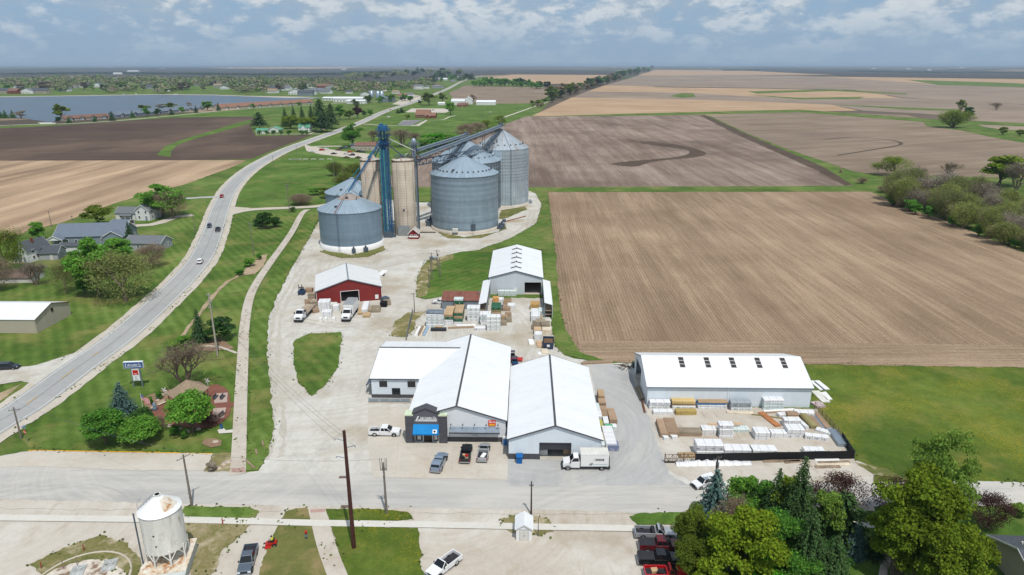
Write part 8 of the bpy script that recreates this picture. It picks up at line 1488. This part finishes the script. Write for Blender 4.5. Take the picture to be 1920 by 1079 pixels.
# stop sign with street name blades
b_ = G(52,831); t = thing('stop_sign', 'red stop sign under blue street name blades at the corner', 'stop sign', b_, R(-25)); MB().tube((0,0,0),(0,0,3.6),.045,.045,6).build('post', STEELL, t)
o = MB().prism([(.42*math.cos(R(22.5+45*i)), 2.35+.42*math.sin(R(22.5+45*i))) for i in range(8)], -.08,-.05,'y').build('sign_face', SIGNR, t); text('STOP', .3, 'sign_lettering', WHITE, o, (0,-.082,2.35), ext=.006, bold=.008)
for z, a in ((3.3,0),(3.55,90)): MB().box(-.5,.5,-.015,.015,z-.1,z+.1).build('street_blade', flat('blade_blue','#6f93b5',.5), t, None, R(a))
# flag
b_ = G(270,776); t = thing('flagpole', 'white flagpole with a striped flag in the rock bed', 'flagpole', b_, 0); hp = hgt(270,776,741)+.3; MB().tube((0,0,0),(0,0,hp),.05,.04,6).build('pole', WHITE, t)
fl = MB(); W_, H_ = 2.3, 1.35; n = 10
for r_ in range(13):
    for i in range(n):
        x0, x1 = W_*i/n, W_*(i+1)/n; zz = lambda x: hp-.1-x*.55; yy = lambda x: .16*math.sin(x*4); z0, z1 = H_*r_/13, H_*(r_+1)/13
        fl.quad((x0*.72,yy(x0),zz(x0)-z0),(x1*.72,yy(x1),zz(x1)-z0),(x1*.72,yy(x1),zz(x1)-z1),(x0*.72,yy(x0),zz(x0)-z1), 2 if (r_ < 7 and x1 <= W_*.41) else (r_ % 2))
fo = fl.build('flag', [SIGNR, WHITE, flat('flag_blue','#27407f',.7)], t); fo.modifiers.new('t','SOLIDIFY').thickness = .02
for i in range(4):
    for j in range(4): x = .1+i*.22; MB().box(-.035,.035,-.03,.03,-.035,.035).build('star', WHITE, fo, (x*.72, .16*math.sin(x*4), hp-.1-x*.55-.1-j*.17))
# little park things
def bench(label, x, y, rz, mt):
    t = thing('park_bench', label, 'bench', G(x,y), rz, 'benches in the little park'); MB().box(-.9,.9,-.25,.25,.42,.48).build('seat', mt, t); MB().box(-.9,.9,.2,.26,.5,.95).build('backrest', mt, t)
    for s in (-.75,.75): MB().box(s-.05,s+.05,-.22,.22,0,.42).build('leg', CHAR, t)
bench('pale bench on the brick plaza by the rock bed', 304,760, R(60), PALE); bench('dark bench on the grey pavers', 418,748, R(90), CHAR); bench('second dark bench on the grey pavers', 405,748, R(90), CHAR); bench('dark bench by the maroon shrub', 417,781, R(80), CHAR)
t = thing('statue', 'small blue grey statue at the plaza edge', 'statue', G(291,770)); MB().box(-.5,.5,-.5,.5,0,.5).build('plinth', STEELD, t); MB().lathe([(.35,.5),(.3,1.0),(.4,1.3),(.2,1.6),(.22,1.75),(.01,1.95)],10).build('figure', SIDB if False else flat('statue_blue','#7f95a8',.6), t)
for i, (x,y) in enumerate(((310,741),(390,723))): t = thing('ornament', ['white windmill ornament in the rock bed','white ornament at the top of the plaza'][i], 'ornament', G(x,y)); MB().tube((0,0,0),(0,0,1.3),.07,.05,6).build('post', WHITE, t); o = MB().box(-.6,.6,-.03,.03,-.09,.09).box(-.09,.09,-.035,.035,-.6,.6).build('blade', WHITE, t, (0,-.1,1.3)); o.rotation_euler = (0,R(30),0)
t = thing('blue_post', 'small blue water post on the white pad', 'post', G(416,806)); MB().box(-.22,.22,-.15,.15,0,1.1).build('body', BLUE, t); MB().box(-.3,.3,-.2,.2,1.1,1.2).build('top', BLUED, t)
for i, (x,y) in enumerate(((299,746),(304,742),(296,752),(312,738),(320,736),(286,766),(335,806),(350,812),(318,800),(372,806),(404,830),(272,770),(410,880),(420,872),(400,874),(428,868))): 
    s_ = random.uniform(.35,.75); bm = MB(); n_ = 9; bm.lathe([(.01,0),(s_*.9,.02),(s_,s_*.35),(s_*.6,s_*.8),(.01,s_*.9)], n_, smooth=False); o = bm.build('garden_rock', flat('pale_rock','#b3a597',.9,0,.1,.2), None, G(x,y)); o.scale = (random.uniform(.8,1.4),1,1); tag(o, 'pale rock edging the planted beds of the little park', 'rock', 'rocks of the little park')
t = thing('marker_post', 'little red and white marker post in the dull grass', 'marker', G(575,1012)); MB().box(-.12,.12,-.1,.1,0,1.1).build('post', STEELD, t); MB().box(-.22,.22,-.12,-.1,.55,1.05).build('plate', STEELL, t); MB().lathe([(.01,1.1),(.2,1.1),(.22,1.5),(.01,1.65)],8).build('head', REDP, t)
for i, (x,y) in enumerate(((418,985),(158,1035),(78,1068),(145,1062),(118,1068))): t = thing('marker_post', ['short red post beside the pale sidewalk','red post behind the round foundation','rusty post at the left of the foundation','thin rusty pipe on the foundation','leaning rusty pipe on the foundation'][i], 'post', G(x,y)); MB().tube((0,0,0),(.04*i,0,1.3+.3*(i>2)),.09 if i < 3 else .06,.08 if i < 3 else .05,6).build('shaft', [REDP,flat('faded_red','#9a4a40',.8),MATS['faded_red'] if 'faded_red' in MATS else REDP,WOODO,WOODO][i], t)
for i, (x0,y0,x1,y1) in enumerate(((462,866,478,880),(480,846,482,855),(492,830,494,838))): a = G(x0,y0); b_ = G(x1,y1); m_ = MB().tube((0,0,.25),(b_-a)+Vector((0,0,.2)),.22,.2,7).build('log', WOODO, None, a); tag(m_, ['weathered log lying at the end of the grass strip','short grey stump log by the gravel','little grey log above the short one'][i], 'log', 'logs by the path')
for i, (x,y) in enumerate(((644,897),(648,952))): tag(MB().box(-.75,.75,-.3,.3,.19,.24).build('drain_grate', flat('grate','#6d5a50',.8), None, G(x,y)), ['rusty drain grate in the street by the brown pole','rusty drain grate at the south kerb'][i], 'drain')
for i in range(8):
    x = [546,551,556,561,573,588,603,618][i]; t = thing('picnic_bench', 'small white bench in the row on the mown lawn', 'bench', G(x,300.5), 0, 'white benches on the lawn'); MB().box(-1.6,1.6,-.5,.5,.7,.85).build('seat', WHITE, t)
    for s in (-1.3,1.3): MB().box(s-.1,s+.1,-.4,.4,0,.7).build('leg', WHITE, t)
t = thing('grain_auger', 'rusty grain auger lying on the gravel right of the centre bin', 'auger', G(965,415)); MB().tube((-4,-2,.4),(5,3,1.6),.25,.25,6).build('auger_tube', flat('rust_auger','#8a5a45',.8), t); MB().tube((-4,-3,.3),(4,-.5,.3),.2,.2,6).build('wood_beam', WOOD, t); MB().box(-5.6,-4,-3.2,-1.6,0,1.4).build('motor_box', STEELD, t)
t = thing('drive_pit_grate', 'dark grate frame on the gravel beside the red hut', 'grate', G(800,437)); MB().box(-4,4,-1,1,.02,.25).build('frame', flat('pit_frame','#8f867a',.9), t); MB().box(-3.7,3.7,-.75,.75,.25,.28).build('grate', GRILL, t)
t = thing('satellite_dish', 'round white dish standing on the church lawn', 'dish', G(919,214)); MB().lathe([(.01,1.2),(1.8,1.9),(2.2,2.6)],16).build('dish', WHITE, t); MB().tube((0,0,0),(0,0,1.3),.15,.15,6).build('mount', STEELL, t)
for i, (x,y,lb) in enumerate(((729,222,'white cross shaped ornament on the church lawn'),)): t = thing('lawn_ornament', lb, 'ornament', G(x,y)); MB().box(-.4,.4,-.2,.2,0,3).build('post', WHITE, t); MB().box(-2.2,2.2,-.2,.2,2.0,2.8).build('arm', WHITE, t)
for i, (x,y) in enumerate(((85,231.5),(90,232.5),(566,188),(574,187),(583,186),(330,177.5),(232,177.5),(255,177))): tag(MB().box(-8,8,-1.6,1.6,.1,.9).build('boat_dock', WHITE if i % 2 else OFFW, None, G(x,y), .3*i), ['white dock at the near shore of the lake','second white dock at the near shore','pale dock at the lake end','second pale dock at the lake end','third pale dock at the lake end','small dock below the green slope','small dock under the lake houses','white boat dock below the white house'][i], 'dock', 'docks on the lake')
# ================================================================ light, sky, air, camera
SUN_DIR = Vector((.36, -.93, 0)).normalized(); EL = R(62.5)
to_sun = Vector((SUN_DIR.x*math.cos(EL), SUN_DIR.y*math.cos(EL), math.sin(EL)))
sl = bpy.data.lights.new('sun', 'SUN'); sl.energy = 3.35; sl.angle = R(.55); sl.color = (1, .955, .89)
so = bpy.data.objects.new('sun', sl); COL.objects.link(so); so.rotation_euler = to_sun.to_track_quat('Z', 'Y').to_euler()
w = bpy.data.worlds.new('World'); SC.world = w; w.use_nodes = True; k = NT(w.node_tree); k.n.clear()
sky = k.new('ShaderNodeTexSky', sky_type='NISHITA'); sky.sun_disc = False; sky.sun_elevation = EL; sky.sun_rotation = math.atan2(to_sun.x, to_sun.y)
sky.air_density = 1.0; sky.dust_density = 1.2; sky.ozone_density = 2.0
d = k.tex('Generated'); s = k.sep(d)
v = k.mapping(d, loc=(2.3,.7,.0), scale=(1,1,1.7))
el = s[2]
def clouds(dz):
    q = k.vmath('ADD', v, (0, 0, dz)); a = k.noise(q, 11, 7, .58, .2); b_ = k.noise(k.mapping(q, scale=(1,1,1.5)), 26, 5, .62)
    return k.math('MULTIPLY_ADD', b_, .45, k.math('MULTIPLY', a, .75))
c0 = clouds(0); c1 = clouds(.03)
mask = k.mr(c0, .485, .63, 0, 1)
lit = k.mr(k.math('SUBTRACT', c0, c1), -.05, .07, 0, 1)
thick = k.mr(c0, .66, .82, 0, 1)
base = k.mix(lit, (3.6, 4.6, 5.7), (6.4, 6.9, 7.3)); base = k.mix(k.math('MULTIPLY', thick, .55), base, (3.7, 4.6, 5.6))
low = k.mr(el, .015, .09, 0, 1)
mask = k.math('MULTIPLY', mask, k.mr(el, .015, .07, .12, .95))
blue = k.mix(k.mr(el, .0, .16, 0, 1), (3.0, 4.1, 5.4), (2.9, 4.7, 6.7))
skyc = k.mix(k.mr(el, .12, .45, 0, .75), blue, sky.outputs[0])
bg = k.new('ShaderNodeBackground'); bg.inputs[1].default_value = .1; k.put(bg.inputs[0], k.mix(mask, skyc, base))
o = k.new('ShaderNodeOutputWorld'); k.l.new(bg.outputs[0], o.inputs[0])
# air
HAZE = True
if HAZE:
    m = bpy.data.materials.new('air'); m.use_nodes = True; k = NT(m.node_tree); k.n.clear()
    pv = k.new('ShaderNodeVolumePrincipled'); pv.inputs['Color'].default_value = (.62, .8, 1, 1); pv.inputs['Density'].default_value = 5.5e-5; pv.inputs['Anisotropy'].default_value = .1
    o = k.new('ShaderNodeOutputMaterial'); k.l.new(pv.outputs[0], o.inputs['Volume'])
    h = MB().box(-44000, 44000, -1500, 44000, -1, 90).build('haze', m); h['kind'] = 'stuff'; h['label'] = 'thin blue haze over the land'
cam = bpy.data.cameras.new('camera'); cam.sensor_width = 36; cam.lens = 24; cam.clip_start = 1; cam.clip_end = 120000
co = bpy.data.objects.new('camera', cam); COL.objects.link(co); co.location = (0, 0, H); co.rotation_euler = (math.pi/2-PITCH, 0, 0); SC.camera = co
SC.render.engine = 'CYCLES'; SC.cycles.max_bounces = 5; SC.cycles.diffuse_bounces = 2; SC.cycles.glossy_bounces = 2; SC.cycles.transmission_bounces = 2; SC.cycles.volume_bounces = 0; SC.cycles.transparent_max_bounces = 4
SC.cycles.use_denoising = True; SC.cycles.denoiser = 'OPENIMAGEDENOISE'; SC.cycles.denoising_input_passes = 'RGB_ALBEDO_NORMAL'; SC.cycles.denoising_prefilter = 'ACCURATE'
SC.view_settings.view_transform = 'Standard'; SC.view_settings.look = 'None'; SC.view_settings.exposure = 0; SC.view_settings.gamma = 1
